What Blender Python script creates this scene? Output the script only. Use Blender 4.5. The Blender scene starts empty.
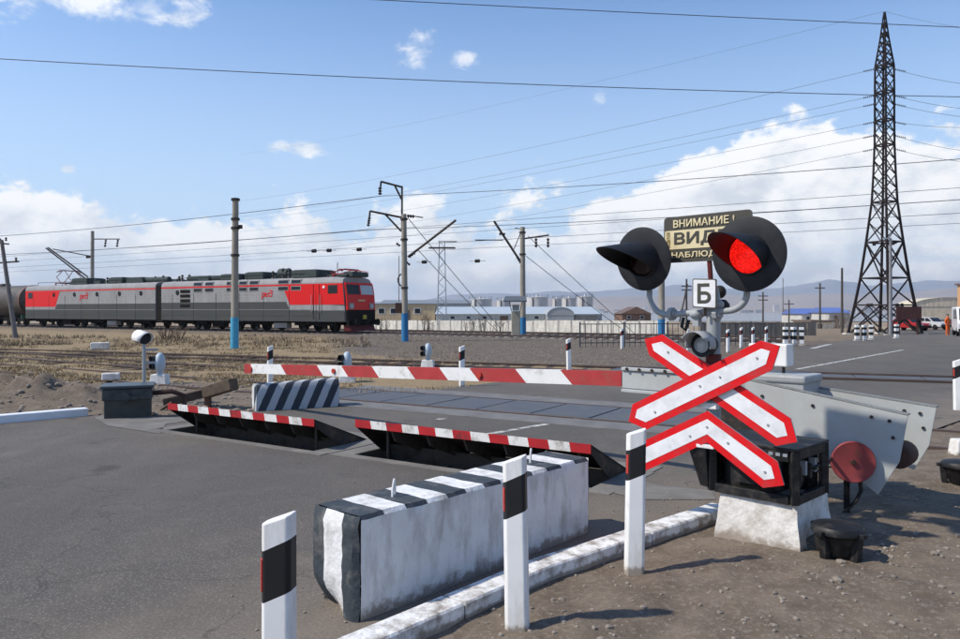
import bpy, bmesh, math, random
from mathutils import Vector, Matrix, noise
from mathutils.geometry import tessellate_polygon
random.seed(7)
V = Vector
scn = bpy.context.scene
COL = scn.collection
# ------------------------------------------------------------------ camera
EYE = 1.65
F = 28.0 / 36.0 * 960.0          # focal length in photo pixels
HOR = 310.0                      # horizon row of the photo
cam_d = bpy.data.cameras.new('camera'); cam = bpy.data.objects.new('camera', cam_d); COL.objects.link(cam)
cam.location = (0, 0, EYE); cam.rotation_euler = (math.radians(90), 0, 0)
cam_d.lens = 28.0; cam_d.sensor_width = 36.0; cam_d.shift_y = -(319.5 - HOR) / 960.0
cam_d.clip_start = 0.05; cam_d.clip_end = 60000
scn.camera = cam
# ------------------------------------------------------------------ sun, sky, exposure
SUN_EL = math.radians(47); 
SUN_FROM = V((-0.980, -0.20, 0)).normalized()         # horizontal direction towards the sun
sd = bpy.data.lights.new('sun', 'SUN'); sun = bpy.data.objects.new('sun', sd); COL.objects.link(sun)
sd.energy = 4.7; sd.angle = math.radians(1.2); sd.color = (1.0, 0.92, 0.80)
to_sun = V((SUN_FROM.x * math.cos(SUN_EL), SUN_FROM.y * math.cos(SUN_EL), math.sin(SUN_EL)))
sun.rotation_euler = (-to_sun).to_track_quat('-Z', 'Y').to_euler()
sun.location = (-30, 0, 40)
SKY_STRENGTH = 0.10
scn.view_settings.view_transform = 'Standard'; scn.view_settings.look = 'None'
scn.cycles.max_bounces = 5; scn.cycles.diffuse_bounces = 3; scn.cycles.glossy_bounces = 3; scn.cycles.transmission_bounces = 2; scn.cycles.volume_bounces = 0
scn.view_settings.exposure = 0.0; scn.view_settings.gamma = 1.0; scn.view_settings.use_curve_mapping = False

def build_world():
    w = bpy.data.worlds.new('World'); scn.world = w; w.use_nodes = True
    nt = w.node_tree; N = nt.nodes; L = nt.links; N.clear()
    out = N.new('ShaderNodeOutputWorld'); bg = N.new('ShaderNodeBackground'); L.new(bg.outputs[0], out.inputs[0])
    bg.inputs[1].default_value = SKY_STRENGTH
    sky = N.new('ShaderNodeTexSky'); sky.sky_type = 'NISHITA'; sky.sun_disc = False
    sky.sun_elevation = SUN_EL; sky.sun_rotation = math.atan2(SUN_FROM.x, SUN_FROM.y)
    sky.air_density = 1.0; sky.dust_density = 0.2; sky.ozone_density = 2.0; sky.altitude = 300
    tc = N.new('ShaderNodeTexCoord'); sep = N.new('ShaderNodeSeparateXYZ'); L.new(tc.outputs['Generated'], sep.inputs[0])
    def mth(op, a, b=None, c=None, clamp=False):
        n = N.new('ShaderNodeMath'); n.operation = op; n.use_clamp = clamp
        for i, q in enumerate((a, b, c)):
            if q is None: continue
            if isinstance(q, (int, float)): n.inputs[i].default_value = q
            else: L.new(q, n.inputs[i])
        return n.outputs[0]
    az = mth('MULTIPLY', mth('ARCTAN2', sep.outputs[0], sep.outputs[1]), 57.2958)
    el = mth('MULTIPLY', mth('ARCSINE', sep.outputs[2]), 57.2958)
    def nz(scale, detail, zs, off=(0, 0, 0), rough=0.55, dist=0.0):
        mp = N.new('ShaderNodeMapping'); L.new(tc.outputs['Generated'], mp.inputs[0])
        mp.inputs['Scale'].default_value = (1, 1, zs); mp.inputs['Location'].default_value = off
        n = N.new('ShaderNodeTexNoise'); L.new(mp.outputs[0], n.inputs['Vector'])
        n.inputs['Scale'].default_value = scale; n.inputs['Detail'].default_value = detail
        n.inputs['Roughness'].default_value = rough; n.inputs['Distortion'].default_value = dist
        return n.outputs['Fac']
    def sstep(v, a, b):
        n = N.new('ShaderNodeMapRange'); n.interpolation_type = 'SMOOTHSTEP'; L.new(v, n.inputs[0])
        n.inputs[1].default_value = a; n.inputs[2].default_value = b; return n.outputs[0]
    # height of the cumulus bank over the horizon, by compass direction
    ramp = N.new('ShaderNodeValToRGB'); ramp.color_ramp.interpolation = 'B_SPLINE'
    pts = [(-180, 8), (-90, 9), (-45, 8.0), (-33, 8.3), (-24, 6.8), (-14, 7.4), (-4, 7.9), (5, 8.3), (10, 9.6), (19, 12.2), (30, 13.6), (45, 13), (70, 9), (120, 8), (180, 8)]
    cr = ramp.color_ramp
    while len(cr.elements) < len(pts): cr.elements.new(0.5)
    for e, (a, h) in zip(cr.elements, pts):
        e.position = (a + 180) / 360; v = h / 20; e.color = (v, v, v, 1)
    L.new(mth('DIVIDE', mth('ADD', az, 180.0), 360.0), ramp.inputs[0])
    top = mth('MULTIPLY', ramp.outputs[0], 20.0)
    n1 = nz(9, 7, 1.5, (3.1, 1.7, 0.4), 0.58, 0.15); n1b = nz(9, 5, 1.5, (3.08, 1.7, 0.43), 0.58, 0.15)
    n2 = nz(24, 5, 1.6, (7.7, 2.2, 5.1), 0.62, 0.3)
    n3 = nz(4.0, 4, 9.0, (1.2, 9.3, 2.0), 0.55, 0.2)
    edge = mth('ADD', mth('MULTIPLY', mth('SUBTRACT', top, el), 0.22), mth('MULTIPLY', mth('SUBTRACT', n1, 0.5), 3.6))
    edge = mth('ADD', edge, mth('MULTIPLY', mth('SUBTRACT', n2, 0.5), 0.7))
    bank = sstep(edge, 0.0, 0.34)
    # streaky gaps low down inside the bank
    gaps = mth('MULTIPLY', sstep(n3, 0.42, 0.62), 0.38)
    low = sstep(el, 7.5, 2.5)
    bank = mth('MULTIPLY', bank, mth('SUBTRACT', 1.0, mth('MULTIPLY', low, gaps)))
    # a few small loose puffs high up
    puff = None
    def ae(px, py):
        u = (px - 480) / F; v = (HOR - py) / F
        return math.degrees(math.atan(u)), math.degrees(math.atan2(v, math.hypot(1, u)))
    for (px, py, rw, rh) in [(92, 4, 44, 15), (170, 8, 42, 17), (416, 50, 25, 20), (464, 59, 19, 10), (600, 96, 11, 10), (310, 150, 28, 9), (280, 147, 14, 7), (68, 169, 7, 4), (-60, -40, 90, 40), (1100, -80, 80, 30)]:
        a, e = ae(px, py); wa = math.degrees(rw / F); we = math.degrees(rh / F)
        g = mth('ADD', mth('POWER', mth('DIVIDE', mth('SUBTRACT', az, a), wa), 2.0), mth('POWER', mth('DIVIDE', mth('SUBTRACT', el, e), we), 2.0))
        g = mth('SUBTRACT', 1.0, g)
        puff = g if puff is None else mth('MAXIMUM', puff, g)
    pe = mth('ADD', mth('MULTIPLY', puff, 0.62), mth('MULTIPLY', mth('SUBTRACT', n2, 0.5), 2.6))
    puffs = mth('MULTIPLY', sstep(pe, 0.0, 0.95), mth('MULTIPLY', sstep(puff, -1.6, 0.4), 0.86))
    cov = mth('MAXIMUM', bank, puffs)
    # cloud colour: bright tops, blue-grey undersides
    lit = mth('ADD', mth('MULTIPLY', mth('SUBTRACT', n1, n1b), 5.0), mth('ADD', 0.55, mth('MULTIPLY', mth('SUBTRACT', n2, 0.5), 0.7)))
    lit = mth('ADD', lit, mth('MULTIPLY', mth('SUBTRACT', el, 4.5), 0.055), clamp=True)
    cm = N.new('ShaderNodeMix'); cm.data_type = 'RGBA'; L.new(lit, cm.inputs[0])
    s = 1.0 / SKY_STRENGTH
    cm.inputs[6].default_value = (0.74 * s, 0.80 * s, 0.88 * s, 1); cm.inputs[7].default_value = (1.10 * s, 1.11 * s, 1.12 * s, 1)
    mx = N.new('ShaderNodeMix'); mx.data_type = 'RGBA'; L.new(cov, mx.inputs[0]); L.new(cm.outputs[2], mx.inputs[7])
    # blue sky, whiter towards the horizon (thin high haze)
    hz = N.new('ShaderNodeMix'); hz.data_type = 'RGBA'; L.new(mth('MULTIPLY', sstep(el, 27.0, -1.0), 0.92), hz.inputs[0])
    tint = N.new('ShaderNodeMix'); tint.data_type = 'RGBA'; tint.blend_type = 'MULTIPLY'; tint.inputs[0].default_value = 1; L.new(sky.outputs[0], tint.inputs[6]); tint.inputs[7].default_value = (1.28, 1.58, 1.86, 1)
    L.new(tint.outputs[2], hz.inputs[6]); hz.inputs[7].default_value = (0.62 * s, 0.79 * s, 1.0 * s, 1)
    L.new(hz.outputs[2], mx.inputs[6]); L.new(mx.outputs[2], bg.inputs[0])
build_world()

# ------------------------------------------------------------------ helpers
def ss(a, b, x):
    t = max(0.0, min(1.0, (x - a) / (b - a))); return t * t * (3 - 2 * t)
def G(px, py, z=0.0):
    Y = F * (EYE - z) / (py - HOR); return V(((px - 480) / F * Y, Y, z))
def P(px, py, Y):
    return V(((px - 480) / F * Y, Y, EYE - (py - HOR) / F * Y))
def onplane(px, py, o, n):
    c = V((0, 0, EYE)); d = V(((px - 480) / F, 1, -(py - HOR) / F))
    return c + d * ((o - c).dot(n) / d.dot(n))
MATX = {}
def tagp(o, label=None, cat=None, group=None, kind=None):
    if label: o['label'] = label
    if cat: o['category'] = cat
    if group: o['group'] = group
    if kind: o['kind'] = kind
    return o
def thing(name, label, cat, loc, rz=0.0, group=None):
    o = bpy.data.objects.new(name, None); COL.objects.link(o); o.empty_display_size = 0.2
    o.location = loc; o.rotation_euler = (0, 0, rz)
    MATX[o] = Matrix.Translation(V(loc)) @ Matrix.Rotation(rz, 4, 'Z')
    return tagp(o, label, cat, group)
class MB:
    def __init__(s): s.v = []; s.f = []; s.m = []
    def add(s, vs, fs, mi=0):
        b = len(s.v); s.v += [V(p) for p in vs]
        for f in fs: s.f.append([b + i for i in f]); s.m.append(mi)
        return s
    def hexa(s, p, mi=0):   # p: bottom 4 (ccw), top 4
        return s.add(p, [(3, 2, 1, 0), (4, 5, 6, 7), (0, 1, 5, 4), (1, 2, 6, 5), (2, 3, 7, 6), (3, 0, 4, 7)], mi)
    def box(s, c, d, mi=0, X=None, Y=None, Z=None):
        c = V(c); X = X or V((1, 0, 0)); Y = Y or V((0, 1, 0)); Z = Z or V((0, 0, 1))
        X = X * d[0] / 2; Y = Y * d[1] / 2; Z = Z * d[2] / 2
        return s.hexa([c - X - Y - Z, c + X - Y - Z, c + X + Y - Z, c - X + Y - Z, c - X - Y + Z, c + X - Y + Z, c + X + Y + Z, c - X + Y + Z], mi)
    def bar(s, a, b, w, h=None, mi=0, up=V((0, 0, 1))):
        a = V(a); b = V(b); h = h or w; d = b - a; l = d.length; d.normalize()
        sd_ = d.cross(up)
        if sd_.length < 1e-4: sd_ = d.cross(V((1, 0, 0)))
        sd_.normalize(); u = sd_.cross(d)
        return s.box((a + b) / 2, (l, w, h), mi, d, sd_ * -1, u)
    def cyl(s, a, b, r, r1=None, n=12, mi=0, caps=True):
        a = V(a); b = V(b); r1 = r if r1 is None else r1
        d = (b - a).normalized(); x = d.orthogonal().normalized(); y = d.cross(x)
        vs = []
        for k in range(n):
            t = 2 * math.pi * k / n; e = x * math.cos(t) + y * math.sin(t)
            vs += [a + e * r, b + e * r1]
        fs = [(2 * k, (2 * k + 2) % (2 * n), (2 * k + 3) % (2 * n), 2 * k + 1) for k in range(n)]
        if caps: fs += [tuple(2 * k for k in reversed(range(n))), tuple(2 * k + 1 for k in range(n))]
        return s.add(vs, fs, mi)
    def lathe(s, o, axis, prof, n=20, mi=0, x=None):   # prof: (t along axis, r)
        o = V(o); d = V(axis).normalized(); x = x or d.orthogonal().normalized(); y = d.cross(x)
        vs = []; m = len(prof)
        for k in range(n):
            t = 2 * math.pi * k / n; e = x * math.cos(t) + y * math.sin(t)
            vs += [o + d * q[0] + e * q[1] for q in prof]
        fs = []
        for k in range(n):
            k2 = (k + 1) % n
            for j in range(m - 1): fs.append((k * m + j, k2 * m + j, k2 * m + j + 1, k * m + j + 1))
        return s.add(vs, fs, mi)
    def tube(s, pts, r, n=8, mi=0):
        pts = [V(p) for p in pts]; vs = []; prev = None
        for i, p in enumerate(pts):
            d = (pts[min(i + 1, len(pts) - 1)] - pts[max(i - 1, 0)]).normalized()
            x = d.orthogonal().normalized() if prev is None else (prev - d * prev.dot(d)).normalized()
            prev = x; y = d.cross(x)
            rr = r[i] if isinstance(r, (list, tuple)) else r
            for k in range(n):
                t = 2 * math.pi * k / n; vs.append(p + (x * math.cos(t) + y * math.sin(t)) * rr)
        fs = []
        for i in range(len(pts) - 1):
            for k in range(n): fs.append((i * n + k, i * n + (k + 1) % n, (i + 1) * n + (k + 1) % n, (i + 1) * n + k))
        fs += [tuple(reversed(range(n))), tuple((len(pts) - 1) * n + k for k in range(n))]
        return s.add(vs, fs, mi)
    def prism(s, poly, vec, mi=0, side=None):
        n = len(poly); vec = V(vec); a = [V(p) for p in poly]
        s.add(a + [p + vec for p in a], [tuple(reversed(range(n))), tuple(range(n, 2 * n))], mi)
        b = len(s.v) - 2 * n
        for k in range(n):
            s.f.append([b + k, b + (k + 1) % n, b + n + (k + 1) % n, b + n + k]); s.m.append(mi if side is None else side)
        return s
    def ball(s, c, r, n=10, m=7, mi=0, sc=(1, 1, 1)):
        c = V(c); vs = [c + V((0, 0, r * sc[2]))]
        for i in range(1, m):
            a = math.pi * i / m
            for k in range(n):
                t = 2 * math.pi * k / n
                vs.append(c + V((math.sin(a) * math.cos(t) * r * sc[0], math.sin(a) * math.sin(t) * r * sc[1], math.cos(a) * r * sc[2])))
        vs.append(c - V((0, 0, r * sc[2]))); fs = []
        for k in range(n): fs.append((0, 1 + k, 1 + (k + 1) % n))
        for i in range(m - 2):
            for k in range(n): fs.append((1 + i * n + k, 1 + (i + 1) * n + k, 1 + (i + 1) * n + (k + 1) % n, 1 + i * n + (k + 1) % n))
        l = len(vs) - 1; b = 1 + (m - 2) * n
        for k in range(n): fs.append((l, b + (k + 1) % n, b + k))
        return s.add(vs, fs, mi)
    def build(s, name, mats, parent=None, local=False, smooth=False, bevel=0.0, normals=True):
        if not isinstance(mats, (list, tuple)): mats = [mats]
        me = bpy.data.meshes.new(name)
        vs = s.v
        if parent is not None and not local:
            inv = MATX[parent].inverted(); vs = [inv @ p for p in vs]
        me.from_pydata(vs, [], s.f)
        for m in mats: me.materials.append(m)
        me.polygons.foreach_set('material_index', s.m)
        if normals:
            bm = bmesh.new(); bm.from_mesh(me); bmesh.ops.recalc_face_normals(bm, faces=bm.faces); bm.to_mesh(me); bm.free()
        o = bpy.data.objects.new(name, me); COL.objects.link(o)
        if parent is not None: o.parent = parent; MATX[o] = MATX[parent]
        else: MATX[o] = Matrix.Identity(4)
        if smooth:
            me.polygons.foreach_set('use_smooth', [True] * len(me.polygons)); me.set_sharp_from_angle(angle=math.radians(40))
        if bevel:
            md = o.modifiers.new('bevel', 'BEVEL'); md.width = bevel; md.segments = 2; md.limit_method = 'ANGLE'; md.angle_limit = math.radians(35)
        return o
def kids(o): return [c for c in bpy.data.objects if c.parent == o]
def dup(o, loc=None, rz=None, label=None, parent=None):
    ch = list(o.children)
    c = o.copy(); COL.objects.link(c); c.parent = parent
    if loc is not None: c.location = loc
    if rz is not None: c.rotation_euler = (0, 0, rz)
    if label: c['label'] = label
    for k in ch: dup(k, parent=c)
    return c

# ------------------------------------------------------------------ materials
MC = {}
def mat(name, c, rough=0.65, metal=0.0, var=0.12, scale=6.0, c2=None, amt=0.5, s2=3.0, bump=0.0, bs=60.0, spec=0.28, emit=0.0, mud=0.0, coords='Object', sharp=0.08, streak=1.0):
    """noise-varied base colour, optional second colour (dirt, rust, peeled paint) in patches, fine bump"""
    if name in MC: return MC[name]
    m = bpy.data.materials.new(name); m.use_nodes = True; MC[name] = m
    nt = m.node_tree; N = nt.nodes; L = nt.links; b = N['Principled BSDF']
    b.inputs['Roughness'].default_value = rough; b.inputs['Metallic'].default_value = metal; b.inputs['Specular IOR Level'].default_value = spec
    tc = N.new('ShaderNodeTexCoord'); src = tc.outputs['Object']
    if coords == 'World':
        g = N.new('ShaderNodeNewGeometry'); src = g.outputs['Position']
    n = N.new('ShaderNodeTexNoise'); n.inputs['Scale'].default_value = scale; n.inputs['Detail'].default_value = 6; L.new(src, n.inputs['Vector'])
    mr = N.new('ShaderNodeMapRange'); L.new(n.outputs['Fac'], mr.inputs[0]); mr.inputs[1].default_value = 0.25; mr.inputs[2].default_value = 0.75
    mr.inputs[3].default_value = 1 - var; mr.inputs[4].default_value = 1 + var
    mu = N.new('ShaderNodeMix'); mu.data_type = 'RGBA'; mu.blend_type = 'MULTIPLY'; mu.inputs[0].default_value = 1
    mu.inputs[6].default_value = (*c, 1); L.new(mr.outputs[0], mu.inputs[7]); colr = mu.outputs[2]
    if c2 is not None:
        mp = N.new('ShaderNodeMapping'); mp.inputs['Scale'].default_value = (1, 1, 1.0 / streak); L.new(src, mp.inputs[0])
        n2 = N.new('ShaderNodeTexNoise'); n2.inputs['Scale'].default_value = s2; n2.inputs['Detail'].default_value = 8; n2.inputs['Roughness'].default_value = 0.65; L.new(mp.outputs[0], n2.inputs['Vector'])
        r2 = N.new('ShaderNodeMapRange'); L.new(n2.outputs['Fac'], r2.inputs[0]); t = 0.72 - 0.44 * amt
        r2.inputs[1].default_value = t - sharp; r2.inputs[2].default_value = t + sharp
        mx = N.new('ShaderNodeMix'); mx.data_type = 'RGBA'; L.new(r2.outputs[0], mx.inputs[0]); L.new(colr, mx.inputs[6]); mx.inputs[7].default_value = (*c2, 1); colr = mx.outputs[2]
    if mud:
        sz = N.new('ShaderNodeSeparateXYZ'); L.new(src, sz.inputs[0]); nm = N.new('ShaderNodeTexNoise'); nm.inputs['Scale'].default_value = 9; nm.inputs['Detail'].default_value = 8; nm.inputs['Roughness'].default_value = 0.7; L.new(src, nm.inputs['Vector'])
        m1 = N.new('ShaderNodeMath'); m1.operation = 'MULTIPLY_ADD'; L.new(nm.outputs['Fac'], m1.inputs[0]); m1.inputs[1].default_value = -mud * 3.2; L.new(sz.outputs[2], m1.inputs[2])
        r3 = N.new('ShaderNodeMapRange'); L.new(m1.outputs[0], r3.inputs[0]); r3.inputs[1].default_value = -mud * 1.35; r3.inputs[2].default_value = -mud * 0.75; r3.inputs[3].default_value = 0.85; r3.inputs[4].default_value = 0.0
        m4 = N.new('ShaderNodeMix'); m4.data_type = 'RGBA'; L.new(r3.outputs[0], m4.inputs[0]); L.new(colr, m4.inputs[6]); m4.inputs[7].default_value = (0.25, 0.205, 0.16, 1); colr = m4.outputs[2]
    L.new(colr, b.inputs['Base Color'])
    rr = N.new('ShaderNodeMapRange'); L.new(n.outputs['Fac'], rr.inputs[0]); rr.inputs[3].default_value = max(0.03, rough - 0.12); rr.inputs[4].default_value = min(1, rough + 0.12); L.new(rr.outputs[0], b.inputs['Roughness'])
    if bump:
        nb = N.new('ShaderNodeTexNoise'); nb.inputs['Scale'].default_value = bs; nb.inputs['Detail'].default_value = 5; L.new(src, nb.inputs['Vector'])
        bp = N.new('ShaderNodeBump'); bp.inputs['Strength'].default_value = bump; bp.inputs['Distance'].default_value = 0.01; L.new(nb.outputs['Fac'], bp.inputs['Height']); L.new(bp.outputs[0], b.inputs['Normal'])
    if emit:
        b.inputs['Emission Color'].default_value = (*c, 1); b.inputs['Emission Strength'].default_value = emit
    return m
WHITE = mat('white_paint', (0.80, 0.80, 0.78), 0.55, c2=(0.42, 0.38, 0.33), amt=0.22, s2=5, var=0.05, bump=0.15, bs=40, streak=2.5, sharp=0.2)
POSTW = mat('white_plastic', (0.82, 0.82, 0.80), 0.4, c2=(0.55, 0.52, 0.47), amt=0.26, s2=9, var=0.05, sharp=0.13, streak=4, mud=0.07)
POSTB = mat('black_plastic', (0.018, 0.018, 0.02), 0.45, var=0.2)
REFL = mat('red_reflector', (0.45, 0.05, 0.035), 0.3, var=0.25, scale=60)
CONC = mat('white_washed_concrete', (0.74, 0.74, 0.73), 0.85, c2=(0.33, 0.31, 0.28), amt=0.22, s2=8, var=0.08, bump=0.9, bs=24, streak=3, sharp=0.16, mud=0.09)
CONC2 = mat('footing_concrete', (0.72, 0.70, 0.66), 0.9, c2=(0.40, 0.36, 0.31), amt=0.36, s2=7, var=0.10, bump=1.0, bs=22, sharp=0.14, mud=0.08)
DARKP = mat('dark_grey_paint', (0.045, 0.055, 0.065), 0.7, c2=(0.12, 0.12, 0.12), amt=0.3, s2=9, var=0.2, bump=0.5, bs=40)
BLACKM = mat('black_metal', (0.014, 0.014, 0.015), 0.5, var=0.3, c2=(0.05, 0.045, 0.04), amt=0.3, s2=12)
SIGB = mat('signal_black', (0.016, 0.018, 0.022), 0.62, var=0.2, c2=(0.03, 0.032, 0.036), amt=0.35, s2=9, sharp=0.2)
STEELD = mat('dark_steel', (0.035, 0.033, 0.032), 0.6, 0.3, var=0.3, c2=(0.10, 0.07, 0.05), amt=0.35, s2=5)
GREYP = mat('grey_paint', (0.36, 0.385, 0.40), 0.45, var=0.08, c2=(0.25, 0.24, 0.22), amt=0.25, s2=6, sharp=0.2)
LGREY = mat('light_grey_sheet', (0.45, 0.48, 0.475), 0.42, 0.0, var=0.06, c2=(0.38, 0.37, 0.35), amt=0.28, s2=3.5, sharp=0.25)
REDS = mat('red_sign_film', (0.66, 0.008, 0.012), 0.4, var=0.10, c2=(0.42, 0.05, 0.05), amt=0.22, s2=9, sharp=0.15)
WHS = mat('white_sign_film', (0.80, 0.81, 0.82), 0.4, var=0.05, c2=(0.46, 0.47, 0.49), amt=0.26, s2=6, sharp=0.2)
SIGNBACK = mat('sign_back_zinc', (0.42, 0.43, 0.44), 0.45, 0.5)
BOOMR = mat('boom_red', (0.40, 0.045, 0.045), 0.5, var=0.12, c2=(0.34, 0.07, 0.06), amt=0.25, s2=7)
BOOMW = mat('boom_white', (0.78, 0.78, 0.76), 0.5, var=0.05, c2=(0.55, 0.52, 0.48), amt=0.25, s2=7)
DISCR = mat('faded_red', (0.30, 0.055, 0.055), 0.6, var=0.14, c2=(0.2, 0.06, 0.05), amt=0.3, s2=14)
MASTR = mat('mast_dark_red', (0.12, 0.022, 0.02), 0.55, var=0.2)
LAMPRED = mat('lit_red_lens', (1.0, 0.012, 0.008), 0.3, emit=1.25, var=0.05)
_nt = LAMPRED.node_tree; _w = _nt.nodes.new('ShaderNodeTexVoronoi'); _w.inputs['Scale'].default_value = 70; _tc = _nt.nodes.new('ShaderNodeTexCoord'); _nt.links.new(_tc.outputs['Object'], _w.inputs['Vector'])
_r = _nt.nodes.new('ShaderNodeMapRange'); _nt.links.new(_w.outputs['Distance'], _r.inputs[0]); _r.inputs[1].default_value = 0.0; _r.inputs[2].default_value = 0.6; _r.inputs[3].default_value = 1.7; _r.inputs[4].default_value = 0.55; _nt.links.new(_r.outputs[0], _nt.nodes['Principled BSDF'].inputs['Emission Strength'])
LENSD = mat('unlit_red_lens', (0.02, 0.010, 0.010), 0.2, var=0.1)
LENSW = mat('clear_lens', (0.45, 0.47, 0.46), 0.12, var=0.15, scale=40)
YELL = mat('faded_sign_cream', (0.72, 0.62, 0.38), 0.5, var=0.08, c2=(0.45, 0.38, 0.24), amt=0.3, s2=7)
SDARK = mat('sign_charcoal', (0.07, 0.066, 0.055), 0.5, var=0.15)
def conc(name, c): return mat(name, c, 0.9, var=0.14, scale=3, c2=tuple(x * 0.6 for x in c), amt=0.35, s2=2.5, sharp=0.2, bump=0.3, bs=20, streak=4)
POLEC = conc('pole_concrete', (0.35, 0.32, 0.265)); BLUEP = mat('blue_base_paint', (0.03, 0.17, 0.36), 0.6, var=0.15); BLUEL = mat('light_blue_base_paint', (0.07, 0.34, 0.52), 0.6, var=0.15)
WOOD = mat('weathered_wood', (0.10, 0.075, 0.055), 0.9, var=0.35, scale=10, bump=0.6, bs=30); WOODG = mat('grey_wood_pole', (0.085, 0.075, 0.065), 0.9, var=0.25)
RUST = mat('rusty_steel', (0.075, 0.042, 0.032), 0.75, 0.2, var=0.3, scale=5); RAILT = mat('rail_steel', (0.12, 0.085, 0.07), 0.5, 0.4, var=0.25, scale=3)
PYL = mat('pylon_steel', (0.026, 0.019, 0.018), 0.75, 0.2, var=0.3, scale=2)
WIREM = mat('wire_metal', (0.045, 0.05, 0.058), 0.6, 0.3, var=0.05)
GLASSD = mat('dark_glass', (0.015, 0.018, 0.022), 0.08, var=0.1)
INSUL = mat('insulator_brown', (0.035, 0.03, 0.032), 0.35, var=0.1)
GALV = mat('galvanised', (0.36, 0.39, 0.41), 0.45, 0.4, var=0.12)

def asphalt_material():
    m = bpy.data.materials.new('asphalt'); m.use_nodes = True; nt = m.node_tree; N = nt.nodes; L = nt.links; b = N['Principled BSDF']
    g = N.new('ShaderNodeNewGeometry'); pos = g.outputs['Position']
    def nz(sc, det=5, rough=0.55, vec=None):
        n = N.new('ShaderNodeTexNoise'); n.inputs['Scale'].default_value = sc; n.inputs['Detail'].default_value = det; n.inputs['Roughness'].default_value = rough; L.new(vec or pos, n.inputs['Vector']); return n.outputs['Fac']
    def mr(v, a, b_, c, d):
        n = N.new('ShaderNodeMapRange'); L.new(v, n.inputs[0]); n.inputs[1].default_value = a; n.inputs[2].default_value = b_; n.inputs[3].default_value = c; n.inputs[4].default_value = d; return n.outputs[0]
    def mix(fac, a, b_, bt='MIX'):
        n = N.new('ShaderNodeMix'); n.data_type = 'RGBA'; n.blend_type = bt
        for i, q in ((0, fac), (6, a), (7, b_)):
            if isinstance(q, (int, float)): n.inputs[i].default_value = q
            elif isinstance(q, tuple): n.inputs[i].default_value = (*q, 1)
            else: L.new(q, n.inputs[i])
        return n.outputs[2]
    # wear streaks run along the road
    mp = N.new('ShaderNodeMapping'); mp.inputs['Rotation'].default_value = (0, 0, math.radians(46.8)); mp.inputs['Scale'].default_value = (1.0, 0.12, 1); L.new(pos, mp.inputs[0])
    streak = nz(0.9, 4, 0.5, mp.outputs[0]); big = nz(0.35, 5); mid = nz(2.3, 6, 0.6); fine = nz(70, 3, 0.6)
    c = mix(mr(big, 0.35, 0.65, 0, 1), (0.088, 0.079, 0.069), (0.126, 0.109, 0.090))
    c = mix(mr(streak, 0.38, 0.66, 0, 0.45), c, (0.064, 0.059, 0.054))
    c = mix(mr(mid, 0.50, 0.75, 0, 0.65), c, (0.145, 0.126, 0.104))
    vo = N.new('ShaderNodeTexVoronoi'); vo.inputs['Scale'].default_value = 62; L.new(pos, vo.inputs['Vector'])
    c = mix(mr(vo.outputs['Distance'], 0.1, 0.55, 0.85, 0), c, mix(mr(fine, 0.35, 0.65, 0, 1), (0.022, 0.022, 0.023), (0.32, 0.295, 0.26)))
    def vdot(vx, vy, off):
        n = N.new('ShaderNodeVectorMath'); n.operation = 'DOT_PRODUCT'; L.new(pos, n.inputs[0]); n.inputs[1].default_value = (vx, vy, 0)
        m_ = N.new('ShaderNodeMath'); m_.operation = 'ADD'; L.new(n.outputs['Value'], m_.inputs[0]); m_.inputs[1].default_value = off; return m_.outputs[0]
    def madd(a, k, b_):
        n = N.new('ShaderNodeMath'); n.operation = 'MULTIPLY_ADD'; L.new(a, n.inputs[0]); n.inputs[1].default_value = k; L.new(b_, n.inputs[2]); return n.outputs[0]
    kd = vdot(0.685, -0.729, 0.685 * 0.75 + 0.729 * 3.75)            # signed distance from the right kerb line
    dusty = mr(madd(mid, 1.6, kd), -0.6, 1.0, 0, 0.85)
    c = mix(dusty, c, mix(mr(fine, 0.35, 0.65, 0, 1), (0.15, 0.125, 0.098), (0.23, 0.19, 0.15)))
    lane = mr(madd(big, 1.5, kd), -5.4, -4.0, 0, 1); lane2 = mr(madd(big, 1.5, kd), -2.6, -1.2, 1, 0)
    lm_ = N.new('ShaderNodeMath'); lm_.operation = 'MULTIPLY'; L.new(lane, lm_.inputs[0]); L.new(lane2, lm_.inputs[1]); lm2 = N.new('ShaderNodeMath'); lm2.operation = 'MULTIPLY'; L.new(lm_.outputs[0], lm2.inputs[0]); lm2.inputs[1].default_value = 0.30
    c = mix(lm2.outputs[0], c, (0.062, 0.061, 0.060))
    oil = nz(1.1, 3, 0.5); c = mix(mr(oil, 0.66, 0.72, 0, 0.55), c, (0.035, 0.033, 0.031))
    pale = nz(0.75, 7, 0.65, mp.outputs[0]); c = mix(mr(pale, 0.58, 0.70, 0, 0.25), c, (0.19, 0.172, 0.148))
    # cracks
    wv = N.new('ShaderNodeMix'); wv.data_type = 'VECTOR'; wv.blend_type = 'MIX' if hasattr(wv, 'blend_type') else None
    nd = N.new('ShaderNodeTexNoise'); nd.inputs['Scale'].default_value = 1.6; nd.inputs['Detail'].default_value = 5; L.new(pos, nd.inputs['Vector'])
    ad = N.new('ShaderNodeVectorMath'); ad.operation = 'ADD'; L.new(pos, ad.inputs[0])
    sc_ = N.new('ShaderNodeVectorMath'); sc_.operation = 'SCALE'; L.new(nd.outputs['Color'], sc_.inputs[0]); sc_.inputs['Scale'].default_value = 1.1; L.new(sc_.outputs[0], ad.inputs[1])
    vc = N.new('ShaderNodeTexVoronoi'); vc.feature = 'DISTANCE_TO_EDGE'; vc.inputs['Scale'].default_value = 0.32; L.new(ad.outputs[0], vc.inputs['Vector'])
    crack = mr(vc.outputs['Distance'], 0.0, 0.004, 0.45, 0)
    c = mix(crack, c, (0.03, 0.028, 0.026))
    N.remove(wv)
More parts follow.
